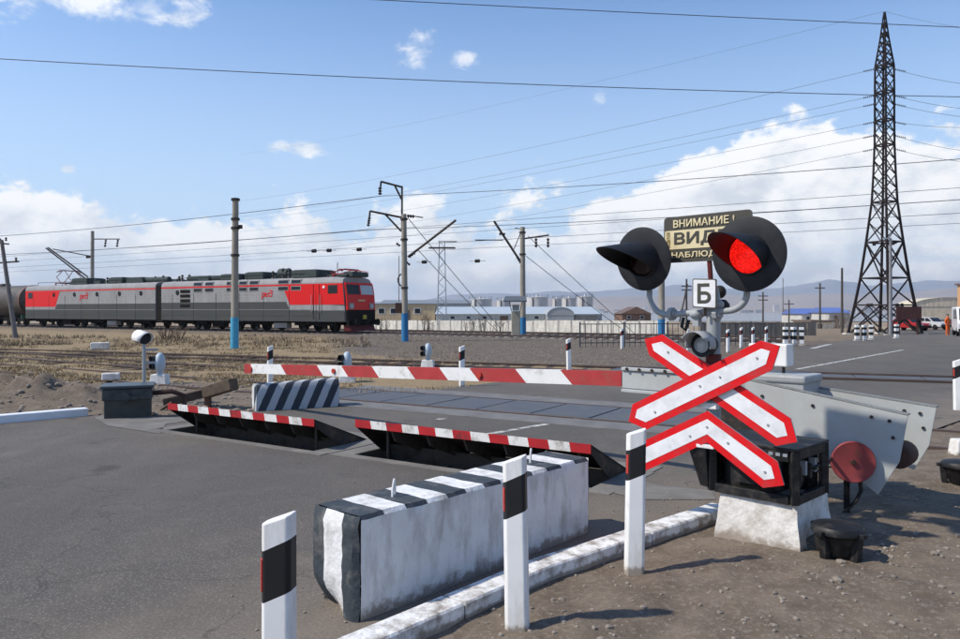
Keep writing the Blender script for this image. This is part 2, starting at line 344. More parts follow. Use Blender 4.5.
    L.new(c, b.inputs['Base Color']); b.inputs['Roughness'].default_value = 0.88; b.inputs['Specular IOR Level'].default_value = 0.35
    bp = N.new('ShaderNodeBump'); bp.inputs['Strength'].default_value = 0.35; bp.inputs['Distance'].default_value = 0.004; L.new(fine, bp.inputs['Height']); L.new(bp.outputs[0], b.inputs['Normal'])
    return m
ASPH = asphalt_material()

def ground_material():
    m = bpy.data.materials.new('dry_ground'); m.use_nodes = True; nt = m.node_tree; N = nt.nodes; L = nt.links; b = N['Principled BSDF']
    g = N.new('ShaderNodeNewGeometry'); pos = g.outputs['Position']
    at = N.new('ShaderNodeAttribute'); at.attribute_name = 'zone'; sp = N.new('ShaderNodeSeparateColor'); L.new(at.outputs['Color'], sp.inputs[0])
    def nz(sc, det=6, rough=0.6):
        n = N.new('ShaderNodeTexNoise'); n.inputs['Scale'].default_value = sc; n.inputs['Detail'].default_value = det; n.inputs['Roughness'].default_value = rough; L.new(pos, n.inputs['Vector']); return n.outputs['Fac']
    def mr(v, a, b_, c, d):
        n = N.new('ShaderNodeMapRange'); L.new(v, n.inputs[0]); n.inputs[1].default_value = a; n.inputs[2].default_value = b_; n.inputs[3].default_value = c; n.inputs[4].default_value = d; return n.outputs[0]
    def mix(fac, a, b_):
        n = N.new('ShaderNodeMix'); n.data_type = 'RGBA'
        for i, q in ((0, fac), (6, a), (7, b_)):
            if isinstance(q, (int, float)): n.inputs[i].default_value = q
            elif isinstance(q, tuple): n.inputs[i].default_value = (*q, 1)
            else: L.new(q, n.inputs[i])
        return n.outputs[2]
    def mth(op, a, b_, clamp=True):
        n = N.new('ShaderNodeMath'); n.operation = op; n.use_clamp = clamp
        for i, q in enumerate((a, b_)):
            if isinstance(q, (int, float)): n.inputs[i].default_value = q
            else: L.new(q, n.inputs[i])
        return n.outputs[0]
    big = nz(0.5); mid = nz(3.5); fine = nz(28); vf = nz(110, 3)
    dirt = mix(mr(mid, 0.35, 0.68, 0, 1), (0.122, 0.095, 0.071), (0.202, 0.163, 0.123))
    dirt = mix(mr(fine, 0.52, 0.70, 0, 0.8), dirt, (0.25, 0.215, 0.175))
    dirt = mix(mr(vf, 0.55, 0.72, 0, 0.7), dirt, (0.085, 0.068, 0.055))
    straw = mix(mr(fine, 0.38, 0.62, 0, 1), (0.19, 0.14, 0.083), (0.35, 0.262, 0.148))
    straw = mix(mr(mid, 0.55, 0.72, 0, 0.8), straw, (0.15, 0.115, 0.085))
    vo = N.new('ShaderNodeTexVoronoi'); vo.inputs['Scale'].default_value = 14; L.new(pos, vo.inputs['Vector'])
    grav = mix(mr(vo.outputs['Distance'], 0.15, 0.6, 0, 1), (0.23, 0.19, 0.148), (0.09, 0.073, 0.057))
    grav = mix(mr(mid, 0.45, 0.7, 0, 0.7), grav, (0.20, 0.165, 0.13))
    wg = mth('MULTIPLY', mr(mth('ADD', sp.outputs[0], mth('MULTIPLY', mth('SUBTRACT', nz(1.1), 0.5, False), 1.5, False), False), 0.35, 0.65, 0, 1), 1.0)
    c = mix(wg, dirt, straw)
    wv = mr(mth('ADD', sp.outputs[1], mth('MULTIPLY', mth('SUBTRACT', nz(0.9), 0.5, False), 1.0, False), False), 0.4, 0.6, 0, 1)
    c = mix(wv, c, grav)
    far = mix(mr(nz(0.02), 0.4, 0.6, 0, 1), (0.22, 0.165, 0.115), (0.33, 0.26, 0.17))
    c = mix(sp.outputs[2], c, far)
    L.new(c, b.inputs['Base Color']); b.inputs['Roughness'].default_value = 0.95; b.inputs['Specular IOR Level'].default_value = 0.2
    bp = N.new('ShaderNodeBump'); bp.inputs['Strength'].default_value = 0.7; bp.inputs['Distance'].default_value = 0.012; L.new(mth('ADD', fine, mth('MULTIPLY', vf, 0.6, False), False), bp.inputs['Height']); L.new(bp.outputs[0], b.inputs['Normal'])
    return m
GROUND = ground_material()

# ------------------------------------------------------------------ directions of the place
RD = V((0.729, 0.685, 0)); RN = V((0.685, -0.729, 0))            # along the road (away), to its right
K0 = V((-0.75, 3.75, 0))                                          # a point of the right kerb line
TU = V((-0.857, 0.515, 0)); TN = V((0.515, 0.857, 0))             # along the main tracks (away), across them (away)
HD = -TU                                                          # heading of the locomotive
def Rr(t, off=0.0): return K0 + RD * t + RN * off
def tz(x, y):
    q = TN.x * x + TN.y * y - 39.4; r = x / max(y, 1.0)
    drop = -3.2 * ss(6, 30, q) - 4.0 * ss(60, 300, q) - 4.0 * ss(300, 900, q)
    k = ss(0.30, 0.42, r) * (1 - ss(90, 150, y))
    return drop * (1 - k) - 0.65 * ss(38, 75, y) * k
# ------------------------------------------------------------------ road
def px2(*p): return [G(a, b) for a, b in p]
left_edge = [Rr(-45, -9.4), Rr(1.54, -9.4), G(104, 415)] + px2((165, 417), (240, 412), (340, 405), (380, 398.5), (421, 392.5), (490, 383), (560, 375.5), (610, 371), (700, 360), (760, 351.5), (829, 343.5))
right_edge = [Rr(45, 0.0), Rr(4.2, 0.03), Rr(0.2, 0.27), Rr(-3, 0.5), Rr(-45, 0.5)]
ROAD = left_edge + right_edge
PD = V((-0.839, 0.545, 0)); PN = V((0.545, 0.839, 0))            # spike-barrier plates: along, and away from the camera
plates = [(G(313, 451.5), 2.80), (G(590, 488.5), 2.92)]
def rect(o, l, d, ol=0.0): return [o - PD * ol - PN * ol, o + PD * (l + ol) - PN * ol, o + PD * (l + ol) + PN * (d + ol), o - PD * ol + PN * (d + ol)]
PITD = 0.95
pits = [rect(o, l, PITD) for o, l in plates]
def pip(x, y, poly):
    c = False; j = len(poly) - 1
    for i in range(len(poly)):
        a = poly[i]; b = poly[j]
        if (a.y > y) != (b.y > y) and x < (b.x - a.x) * (y - a.y) / (b.y - a.y) + a.x: c = not c
        j = i
    return c
def edist(x, y, poly):
    d = 1e9; p = V((x, y, 0))
    for i in range(len(poly)):
        a = poly[i]; b = poly[(i + 1) % len(poly)]; a = V((a.x, a.y, 0)); b = V((b.x, b.y, 0)); e = b - a
        t = max(0, min(1, (p - a).dot(e) / e.dot(e))); d = min(d, (a + e * t - p).length)
    return d
def struct(mb, name, m, **k): return tagp(mb.build(name, m, **k), kind='structure')
def flat_with_holes(outer, holes, z):
    loops = [[V((p.x, p.y, 0)) for p in outer]] + [[V((p.x, p.y, 0)) for p in h] for h in holes]
    allv = [V((p.x, p.y, z)) for lp in loops for p in lp]
    fs = [tuple(t) for t in tessellate_polygon(loops)]
    mb = MB(); mb.add(allv, fs)
    for lp in holes:          # pit walls
        n = len(lp)
        mb.add([V((p.x, p.y, z)) for p in lp] + [V((p.x, p.y, z - 0.4)) for p in lp], [(i, (i + 1) % n, n + (i + 1) % n, n + i) for i in range(n)])
    return mb
road = struct(flat_with_holes(ROAD, pits, 0.0), 'road', ASPH, normals=False)
bm = bmesh.new(); bm.from_mesh(road.data)
for f in bm.faces:
    if abs(f.normal.z) > 0.5 and f.normal.z < 0: f.normal_flip()
bm.to_mesh(road.data); bm.free()
far_l = [G(829, 343.5), V((22.0, 43.6, 0)), V((27.5, 52, 0)), V((36, 66, 0)), V((46, 85, 0)), V((62, 120, 0))]
far_r = [Rr(45, 0), V((46, 41, 0)), V((60, 49, 0)), V((80, 62, 0)), V((95, 80, 0)), V((110, 112, 0))]
mb = MB()
for i in range(5):
    for k in range(6):
        def q(i, k): p = far_l[i].lerp(far_r[i], k / 6); return V((p.x, p.y, tz(p.x, p.y) + 0.03 * min(1, i)))
        mb.add([q(i, k), q(i, k + 1), q(i + 1, k + 1), q(i + 1, k)], [(0, 1, 2, 3)])
struct(mb, 'road_beyond_crossing', ASPH)

# ------------------------------------------------------------------ ground
def lump(p, s): return noise.noise(p * s)
def ground():
    ang = [math.radians(-52 + 0.45 * k) for k in range(232)]
    a = ang[-1]
    while a < math.radians(308) - 0.01:
        a += math.radians(4.0); ang.append(a)
    ang = [x for x in ang if x < math.radians(307.5)]
    rr = [1.2]
    while rr[-1] < 16: rr.append(rr[-1] * 1.0105)
    while rr[-1] < 80: rr.append(rr[-1] * 1.028)
    while rr[-1] < 8200: rr.append(rr[-1] * 1.075)
    na = len(ang); vs = []; zone = []; bbx = [min(p.x for p in ROAD), max(p.x for p in ROAD), min(p.y for p in ROAD), max(p.y for p in ROAD)]
    pitbox = [rect(o, l, PITD, 0.35) for o, l in plates]
    lg_c = G(20, 412)
    for r in rr:
        for a in ang:
            x = r * math.sin(a); y = r * math.cos(a); z = tz(x, y); p = V((x, y, 0))
            inroad = pip(x, y, ROAD) if bbx[0] < x < bbx[1] and bbx[2] < y < bbx[3] else False
            if inroad:
                z = -0.03 - 0.10 * min(1, edist(x, y, ROAD))
                if r < 16 and any(pip(x, y, q) for q in pitbox): z = -0.36
            elif r < 90:
                w = ss(0, 0.5, edist(x, y, ROAD)) if r < 40 else 1
                rough = 0.035 * lump(p, 1.3) + 0.018 * lump(p + V((9, 2, 0)), 5) + (0.012 * lump(p, 17) if r < 14 else 0)
                z += -0.012 + rough * (0.35 + 0.65 * w)
                if x < -2 and y > 10:                               # uneven verge left of the road
                    z += 0.05 * lump(p, 0.45) * w
                # trampled mound of earth by the left kerb
                dm = math.hypot((x - lg_c.x + 0.6) / 1.7, (y - lg_c.y - 1.0) / 0.8)
                z += 0.46 * math.exp(-dm * dm) * (1 + 0.5 * lump(p, 4))
                off = (p - K0).dot(RN) - 0.3
                if off > 0: z += 0.05 * ss(0.05, 0.6, off) * (1 - ss(8, 14, y))
            elif r < 4000: z += 0.5 * lump(p, 0.02) * ss(60, 200, r)
            vs.append((x, y, z))
            q = TN.x * x + TN.y * y - 39.4
            left = ss(1.0, -1.5, (p - K0).dot(RN) + 8.2) if y > 0 else 0.5
            grass = left * 0.78 * (1 - 0.5 * ss(-9, -3, q))
            gravel = ss(-22, -16, q) * (1 - ss(2, 7, q)) * ss(-0.30, -0.10, x / max(y, 1)) * 0.9
            # the churned strip beside the road and the trampled earth round the drive box
            dd = min((p - G(60, 400)).length / 4.2, (p - G(190, 405)).length / 3.5)
            grass *= ss(0.5, 1.1, dd)
            zone.append((grass, gravel, ss(60, 110, r), 1))
    fs = []
    for i in range(len(rr) - 1):
        for k in range(na):
            k2 = (k + 1) % na
            fs.append((i * na + k, (i + 1) * na + k, (i + 1) * na + k2, i * na + k2))
    vs.append((0, 0, -0.02)); zone.append((0, 0, 0, 1)); c = len(vs) - 1
    for k in range(na): fs.append((c, k, (k + 1) % na))
    me = bpy.data.meshes.new('ground'); me.from_pydata(vs, [], fs)
    ca = me.color_attributes.new('zone', 'FLOAT_COLOR', 'POINT'); ca.data.foreach_set('color', [q for z4 in zone for q in z4])
    me.polygons.foreach_set('use_smooth', [True] * len(me.polygons)); me.materials.append(GROUND)
    bm = bmesh.new(); bm.from_mesh(me)
    for f in bm.faces:
        if f.normal.z < 0: f.normal_flip()
    bm.to_mesh(me); bm.free()
    o = bpy.data.objects.new('ground', me); COL.objects.link(o); o['kind'] = 'structure'
ground()
from mathutils.bvhtree import BVHTree
GB = BVHTree.FromPolygons([v.co for v in bpy.data.objects['ground'].data.vertices], [tuple(p.vertices) for p in bpy.data.objects['ground'].data.polygons])
def gz(x, y):
    h = GB.ray_cast(V((x, y, 50)), V((0, 0, -1)))
    return h[0].z if h[0] else tz(x, y)
def GG(px, py):
    """photo pixel to the uneven ground: a ray from the camera"""
    h = GB.ray_cast(V((0, 0, EYE)), V(((px - 480) / F, 1, -(py - HOR) / F)))
    return h[0] if h[0] else G(px, py)
# lake, town, hills
WATER = mat('lake_water', (0.10, 0.13, 0.15), 0.10, var=0.05, bump=0.05, bs=0.2, coords='World')
mb = MB(); zl = -10.6
mb.add([(-1000, 880, zl), (620, 800, zl), (2100, 3300, zl), (-1500, 3300, zl)], [(0, 1, 2, 3)]); struct(mb, 'lake', WATER)
def hills(name, Y, prof, col1, col2, depth, seed, fine):
    m = mat(name + '_earth_hazed', col1, 0.95, var=0.2, scale=0.004, c2=col2, amt=0.5, s2=0.0016, coords='World', sharp=0.15)  # hill colours carry part of the distance haze, not earth alone
    mb = MB(); nx = 240; rows = 14; vs = []
    for j in range(rows):
        t = j / (rows - 1)
        for i in range(nx):
            px = -500 + 1960 * i / (nx - 1); k = 0
            while k < len(prof) - 2 and px > prof[k + 1][0]: k += 1
            (xa, ya), (xb, yb) = prof[k], prof[k + 1]; u = max(0, min(1, (px - xa) / (xb - xa))); py = ya + (yb - ya) * ss(0, 1, u)
            H = (HOR - py) / F * Y
            H *= 1 + 0.16 * noise.fractal(V((px * fine, seed, 0)), 0.8, 2.1, 5)
            y = Y - depth * (1 - t); x = (px - 480) / F * y
            rise = math.sin(t * math.pi / 2) ** 1.3
            z = -13 + (H + 13) * rise + H * 0.10 * noise.fractal(V((px * fine * 1.6, t * 3, seed)), 0.9, 2.0, 5) * math.sin(t * math.pi)
            vs.append((x, y, z))
    fs = [(j * nx + i, j * nx + i + 1, (j + 1) * nx + i + 1, (j + 1) * nx + i) for j in range(rows - 1) for i in range(nx - 1)]
    mb.add(vs, fs); return struct(mb, name, m, smooth=True)
hills('far_hills', 6600, [(-500, 303), (200, 303), (400, 302), (470, 294), (540, 292), (600, 291), (680, 286), (760, 289), (840, 281), (880, 285), (930, 280), (1000, 283), (1460, 288)], (0.20, 0.23, 0.27), (0.26, 0.27, 0.29), 2000, 3.0, 0.02)  # paled and blued in the colour to stand in for denser haze
hills('near_hills', 4500, [(-500, 308), (300, 307), (440, 303), (560, 298), (640, 296), (740, 296), (820, 293), (900, 292), (960, 289), (1200, 292), (1460, 296)], (0.28, 0.235, 0.205), (0.34, 0.29, 0.25), 1100, 8.0, 0.012)  # brown slopes lightened in the colour, again for haze

# ------------------------------------------------------------------ railway tracks
BAL = mat('ballast_stone', (0.17, 0.145, 0.125), 0.95, var=0.4, scale=9, c2=(0.08, 0.065, 0.055), amt=0.5, s2=5, bump=1.0, bs=14, coords='World')
SLEEP = mat('sleeper', (0.30, 0.28, 0.255), 0.9, var=0.25, scale=4); SLEEPW = mat('sleeper_wood', (0.07, 0.055, 0.045), 0.95, var=0.3)
def track(label, pt, d, s0, s1, ztop, bed, sl, bedz, group='railway tracks of the crossing'):
    n = V((-d.y, d.x, 0))
    if n.y < 0: n = -n
    c = V((pt.x, pt.y, 0)); t = thing('railway_track', label, 'track', c + d * s0, 0, group)
    if bed:
        mb = MB(); a = c + d * s0; b = c + d * s1; hw = 1.75
        prof = [(-hw - 0.45, -0.25), (-hw, bedz), (hw, bedz), (hw + 0.45, -0.25)]; k = int((s1 - s0) / 1.2); vs = []
        for i in range(k + 1):
            o = a.lerp(b, i / k); w = noise.noise(o * 0.9) * 0.12
            vs += [o + n * (u + (w if u > 0 else -w)) + V((0, 0, v + 0.02 * noise.noise(o * 2 + n * u))) for u, v in prof]
        mb.add(vs, [(4 * i + j, 4 * i + 4 + j, 4 * i + 5 + j, 4 * i + 1 + j) for i in range(k) for j in range(3)])
        mb.build('ballast_bed', BAL, t)
    for sd_ in (-0.76, 0.76):
        mb = MB(); a = c + d * s0 + n * sd_; b = c + d * s1 + n * sd_
        mb.bar(a + V((0, 0, ztop - 0.02)), b + V((0, 0, ztop - 0.02)), 0.075, 0.04)
        mb.bar(a + V((0, 0, ztop - 0.1)), b + V((0, 0, ztop - 0.1)), 0.03, 0.125)
        mb.build('rail', RAILT, t)
    if sl:
        mb = MB(); k = int((s1 - s0) / 0.6)
        for i in range(k):
            o = c + d * (s0 + 0.6 * i + 0.3); mb.box(o + V((0, 0, bedz - 0.02)), (0.24, 2.7, 0.12), 0, d, n)
        tagp(mb.build('sleepers', sl, t), kind='stuff')
    return t
main_pt = V((-8.2, 50.9, 0)) + TN * 0.76
track('main line under the red and grey locomotive, with sleepers on a stone bed', main_pt, TU, -27.0, 190, 0.14, True, SLEEP, 0.02)
track('second main line just behind the locomotive', main_pt + TN * 5.2, TU, -27, 190, 0.14, True, SLEEP, 0.02)
DB = V((-0.925, 0.38, 0)).normalized(); pB = G(300, 360.5)
track('brown rails crossing the grass between the barrier and the main line', pB, DB, -26, 120, 0.06, False, SLEEPW, -0.045)
pA = (G(400, 393.3) + G(400, 403.2)) / 2
track('rails set flush beside the blue-grey panels in the road', pA, TU, -13, 42, 0.018, False, None, -0.05)
pC = G(140, 365); DC = V((-0.83, 0.56, 0)).normalized()
track('half buried siding rails in the straw beyond the drive box', pC, DC, -3.4, 40, 0.05, False, SLEEPW, -0.05)
# road deck panels between the flush rails
PANEL = mat('deck_panel', (0.075, 0.088, 0.105), 0.55, var=0.2, scale=2, c2=(0.12, 0.11, 0.10), amt=0.4, s2=3, sharp=0.2, bump=0.3, bs=25)
dk = thing('crossing_deck', 'row of blue-grey panels between the rails, let into the asphalt', 'crossing deck', (pA.x, pA.y, 0))
for i in range(10):
    mb = MB(); o = pA - TU * (7.6 - 1.0 * i); w = 0.0
    mb.box((o.x, o.y, 0.006 + 0.004 * random.random()), (0.965, 1.36, 0.02), 0, TU, TN); mb.build('panel', PANEL, dk, bevel=0.006)
mb = MB()
for s_ in (-1, 1):
    a = pA + TU * 2.0 + TN * 1.15 * s_; b = pA - TU * 8.0 + TN * 1.15 * s_; mb.bar(a + V((0, 0, 0.003)), b + V((0, 0, 0.003)), 0.62, 0.012)
mb.build('concrete_edging', conc('deck_concrete', (0.19, 0.185, 0.18)), dk)
dB = thing('crossing_deck', 'dark strip of panels across the far part of the road, right of the barrier', 'crossing deck', G(860, 376))
for i in range(10):
    mb = MB(); o = pB - DB * (11 + 1.5 * i); mb.box((o.x, o.y, 0.007), (1.46, 1.36, 0.02), 0, DB, V((-DB.y, DB.x, 0))); mb.build('panel', PANEL, dB, bevel=0.006)
# painted lines
LINE = mat('worn_line_paint', (0.62, 0.60, 0.56), 0.8, var=0.15, c2=(0.10, 0.10, 0.10), amt=0.45, s2=7, coords='World', sharp=0.12)
def line(name, a, b, w, z=0.004):
    d = (b - a).normalized(); n = V((-d.y, d.x, 0)) * w / 2
    mb = MB(); mb.add([V((p.x, p.y, tz(p.x, p.y) * 0 + z)) for p in (a - n, b - n, b + n, a + n)], [(0, 1, 2, 3)]); return struct(mb, name, LINE)
line('lane_marking', G(487, 434.5), G(586, 417.6), 0.11)
line('lane_marking', G(797, 369.3), G(903, 350), 0.14)
line('lane_marking', G(812, 348.6), G(830, 344.2), 0.25)
line('lane_marking', G(437, 419.6), G(446, 418.6), 0.10)
# concrete frames round the plate pits
APR = conc('apron_concrete', (0.20, 0.19, 0.175))
mb = MB()
for o, l in plates:
    w = 0.14
    mb.box(o + PD * l / 2 - PN * (w / 2 + 0.002) + V((0, 0, 0.001)), (l + 0.5, w, 0.012), 0, PD, PN)
    mb.box(o - PD * 0.14 + PN * (PITD / 2) + V((0, 0, 0.001)), (0.26, PITD, 0.010), 0, PD, PN)
    mb.box(o + PD * (l + 0.13) + PN * (PITD / 2) + V((0, 0, 0.001)), (0.24, PITD, 0.008), 0, PD, PN)
    mb.box(o + PD * l / 2 + PN * (PITD + 0.16) + V((0, 0, 0.001)), (l + 0.5, 0.3, 0.014), 0, PD, PN)
struct(mb, 'pit_frame', APR)
mb = MB(); mb.add([p + V((0, 0, 0.005)) for p in px2((94, 417.5), (108, 426), (160, 434), (166, 424), (235, 412.6), (165, 417.5), (104, 415.4))][:4] + [G(205, 419) + V((0, 0, 0.005)), G(165, 417.5) + V((0, 0, 0.005)), G(104, 415.4) + V((0, 0, 0.005))], [(0, 1, 2, 3, 4, 5, 6)]); struct(mb, 'concrete_apron', APR)
mb = MB(); mb.add([p + V((0, 0, 0.005)) for p in px2((596, 489), (640, 500), (716, 500), (712, 491), (660, 486), (618, 476))], [(0, 1, 2, 3, 4, 5)]); struct(mb, 'concrete_apron', APR)

# ------------------------------------------------------------------ spike-barrier plates in the road
PREDm = mat('plate_red', (0.42, 0.02, 0.025), 0.5, var=0.15, c2=(0.16, 0.03, 0.03), amt=0.25, s2=8); PWHm = mat('plate_white', (0.74, 0.73, 0.70), 0.55, var=0.06, c2=(0.4, 0.37, 0.33), amt=0.3, s2=9)
UNDER = mat('plate_underside', (0.095, 0.083, 0.072), 0.7, 0.2, var=0.3, c2=(0.06, 0.045, 0.036), amt=0.4, s2=6)
ZT = (0.37, 0.40)
labs = ('raised steel road-blocker plate on the left, red and white edge beside the black drive box', 'raised steel road-blocker plate on the right, red and white edge behind the long white block')
for (o, l), zt, lb, ns in zip(plates, ZT, labs, (12, 12)):
    t = thing('road_blocker_plate', lb, 'road blocker', (o.x, o.y, 0), 0, 'road blocker plates across the road')
    up = V((0, 0, 1)); f0 = o + PN * 0.03 + up * zt; h0 = o + PN * (PITD - 0.03) + up * 0.015
    nrm = (h0 - f0).cross(PD).normalized(); nrm = nrm if nrm.z > 0 else -nrm
    mb = MB(); a = f0; b = f0 + PD * l; c = h0 + PD * l; d = h0
    mb.hexa([a - nrm * 0.03, d - nrm * 0.03, c - nrm * 0.03, b - nrm * 0.03, a, d, c, b]); mb.build('plate', STEELD, t, bevel=0.003)
    mb = MB(); eh = 0.085; seg = ns + 1; slant = 0.02
    for k in range(seg):
        x0 = l * k / seg; x1 = l * (k + 1) / seg
        p = [f0 + PD * x0, f0 + PD * x1]; q = [f0 + PD * (x0 - (slant if 0 < k else 0)) - up * eh, f0 + PD * (x1 - (slant if k < seg - 1 else 0)) - up * eh]
        g = -PN * 0.012
        mb.add([p[0] + g + up * 0.004, p[1] + g + up * 0.004, q[1] + g, q[0] + g], [(0, 1, 2, 3)], k % 2)
    mb.build('striped_edge', [PREDm, PWHm], t)
    mb = MB(); mb.box(f0 + PD * l / 2 - up * (eh / 2) + PN * 0.0, (l, 0.012, eh), 0, PD, PN); mb.build('edge_beam', STEELD, t)
    for e in (0.0, l):
        mb = MB(); p0 = f0 + PD * e; p1 = h0 + PD * e
        mb.prism([p0 - up * eh, p0 - up * 0.005, p1, p1 - up * 0.14, p0 + PN * 0.45 - up * (zt + 0.02)], PD * (0.012 if e == 0 else -0.012)); mb.build('side_panel', STEELD, t)
    for k in range(1, 6):
        e = l * k / 6; mb = MB(); p0 = f0 + PD * e; p1 = h0 + PD * e
        mb.prism([p0 - up * 0.05 + PN * 0.03, p1 - up * 0.03, p1 - up * 0.15, p0 + PN * 0.12 - up * 0.22], PD * 0.02); mb.build('rib', UNDER, t)
    for k in range(5):
        e = l * (k + 0.5) / 5; mb = MB(); mb.bar(o + PD * e + PN * 0.05 - up * 0.22, o + PD * e + PN * (PITD - 0.05) - up * 0.12, 0.05, 0.05); mb.build('pit_beam', mat('pit_beam_grey', (0.15, 0.14, 0.13), 0.7), t)
    for e in (0.25, l - 0.25):
        mb = MB(); mb.cyl(o + PD * e + PN * 0.30 - up * 0.33, o + PD * e + PN * 0.30 + up * (zt - 0.14), 0.018, n=10); mb.build('lifting_rod', UNDER, t, smooth=True)
    mb = MB(); mb.hexa([o + PN * 0.66 - up * 0.33 + PD * 0.03, o + PN * 0.66 - up * 0.33 + PD * (l - 0.03), o + PN * 0.69 - up * 0.33 + PD * (l - 0.03), o + PN * 0.69 - up * 0.33 + PD * 0.03, o + PN * 0.60 + up * 0.04 + PD * 0.03, o + PN * 0.60 + up * 0.04 + PD * (l - 0.03), o + PN * 0.63 + up * 0.04 + PD * (l - 0.03), o + PN * 0.63 + up * 0.04 + PD * 0.03]); mb.build('apron_plate', UNDER, t)
    mb = MB(); cor = rect(o + PN * 0.01 + PD * 0.01, l - 0.02, PITD - 0.02); mb.add([p - up * 0.34 for p in cor], [(0, 1, 2, 3)]); mb.build('pit_floor', UNDER, t)

# ------------------------------------------------------------------ kerbs
def kerb(label, pts, w, h, seglen, mt, jitter=0.006):
    t = thing('kerb', label, 'kerb', (pts[0].x, pts[0].y, 0))
    for a, b in zip(pts[:-1], pts[1:]):
        n = max(1, round((b - a).length / seglen)); d = (b - a).normalized(); r = V((d.y, -d.x, 0))
        for k in range(n):
            p = a.lerp(b, k / n) + d * 0.006; q = a.lerp(b, (k + 1) / n) - d * 0.006; mb = MB(); m = 8; vs = []
            j = random.uniform(-jitter, jitter)
            prof = [(-w / 2, -0.1), (-w / 2, h - 0.008), (-w / 2 + 0.008, h), (w / 2 - 0.010, h), (w / 2, h - 0.010), (w / 2, -0.1)]
            for i in range(m + 1):
                o = p.lerp(q, i / m)
                for u, z in prof:
                    e = noise.noise(o * 7 + V((u * 9, z * 9, k))) * 0.004
                    vs.append(o + r * (u + j + e) + V((0, 0, z + (e if z > 0 else 0) + j * 0.5)))
            np_ = len(prof); fs = [(i * np_ + s_, (i + 1) * np_ + s_, (i + 1) * np_ + s_ + 1, i * np_ + s_ + 1) for i in range(m) for s_ in range(np_ - 1)]
            fs += [tuple(range(np_)), tuple(m * np_ + s_ for s_ in reversed(range(np_)))]
            mb.add(vs, fs); mb.build('kerb_stone', mt, t)
    return t
KERBM = mat('kerb_whitewash', (0.76, 0.76, 0.74), 0.85, var=0.06, c2=(0.30, 0.27, 0.24), amt=0.40, s2=9, bump=1.0, bs=26, sharp=0.10, mud=0.03)
kerb('whitewashed kerb running past the long white block to the signal footing', [V((-1.92, 2.03, 0)), V((-0.67, 3.46, 0)), V((0.38, 4.65, 0)), V((1.95, 6.03, 0))], 0.17, 0.08, 1.0, KERBM)
KERBL = mat('kerb_white_clean', (0.74, 0.77, 0.80), 0.8, var=0.06, bump=0.4, bs=30)
kerb('white kerb at the left edge beside the heap of earth', [Rr(-12, -9.5), Rr(1.5, -9.5)], 0.18, 0.12, 1.7, KERBL)

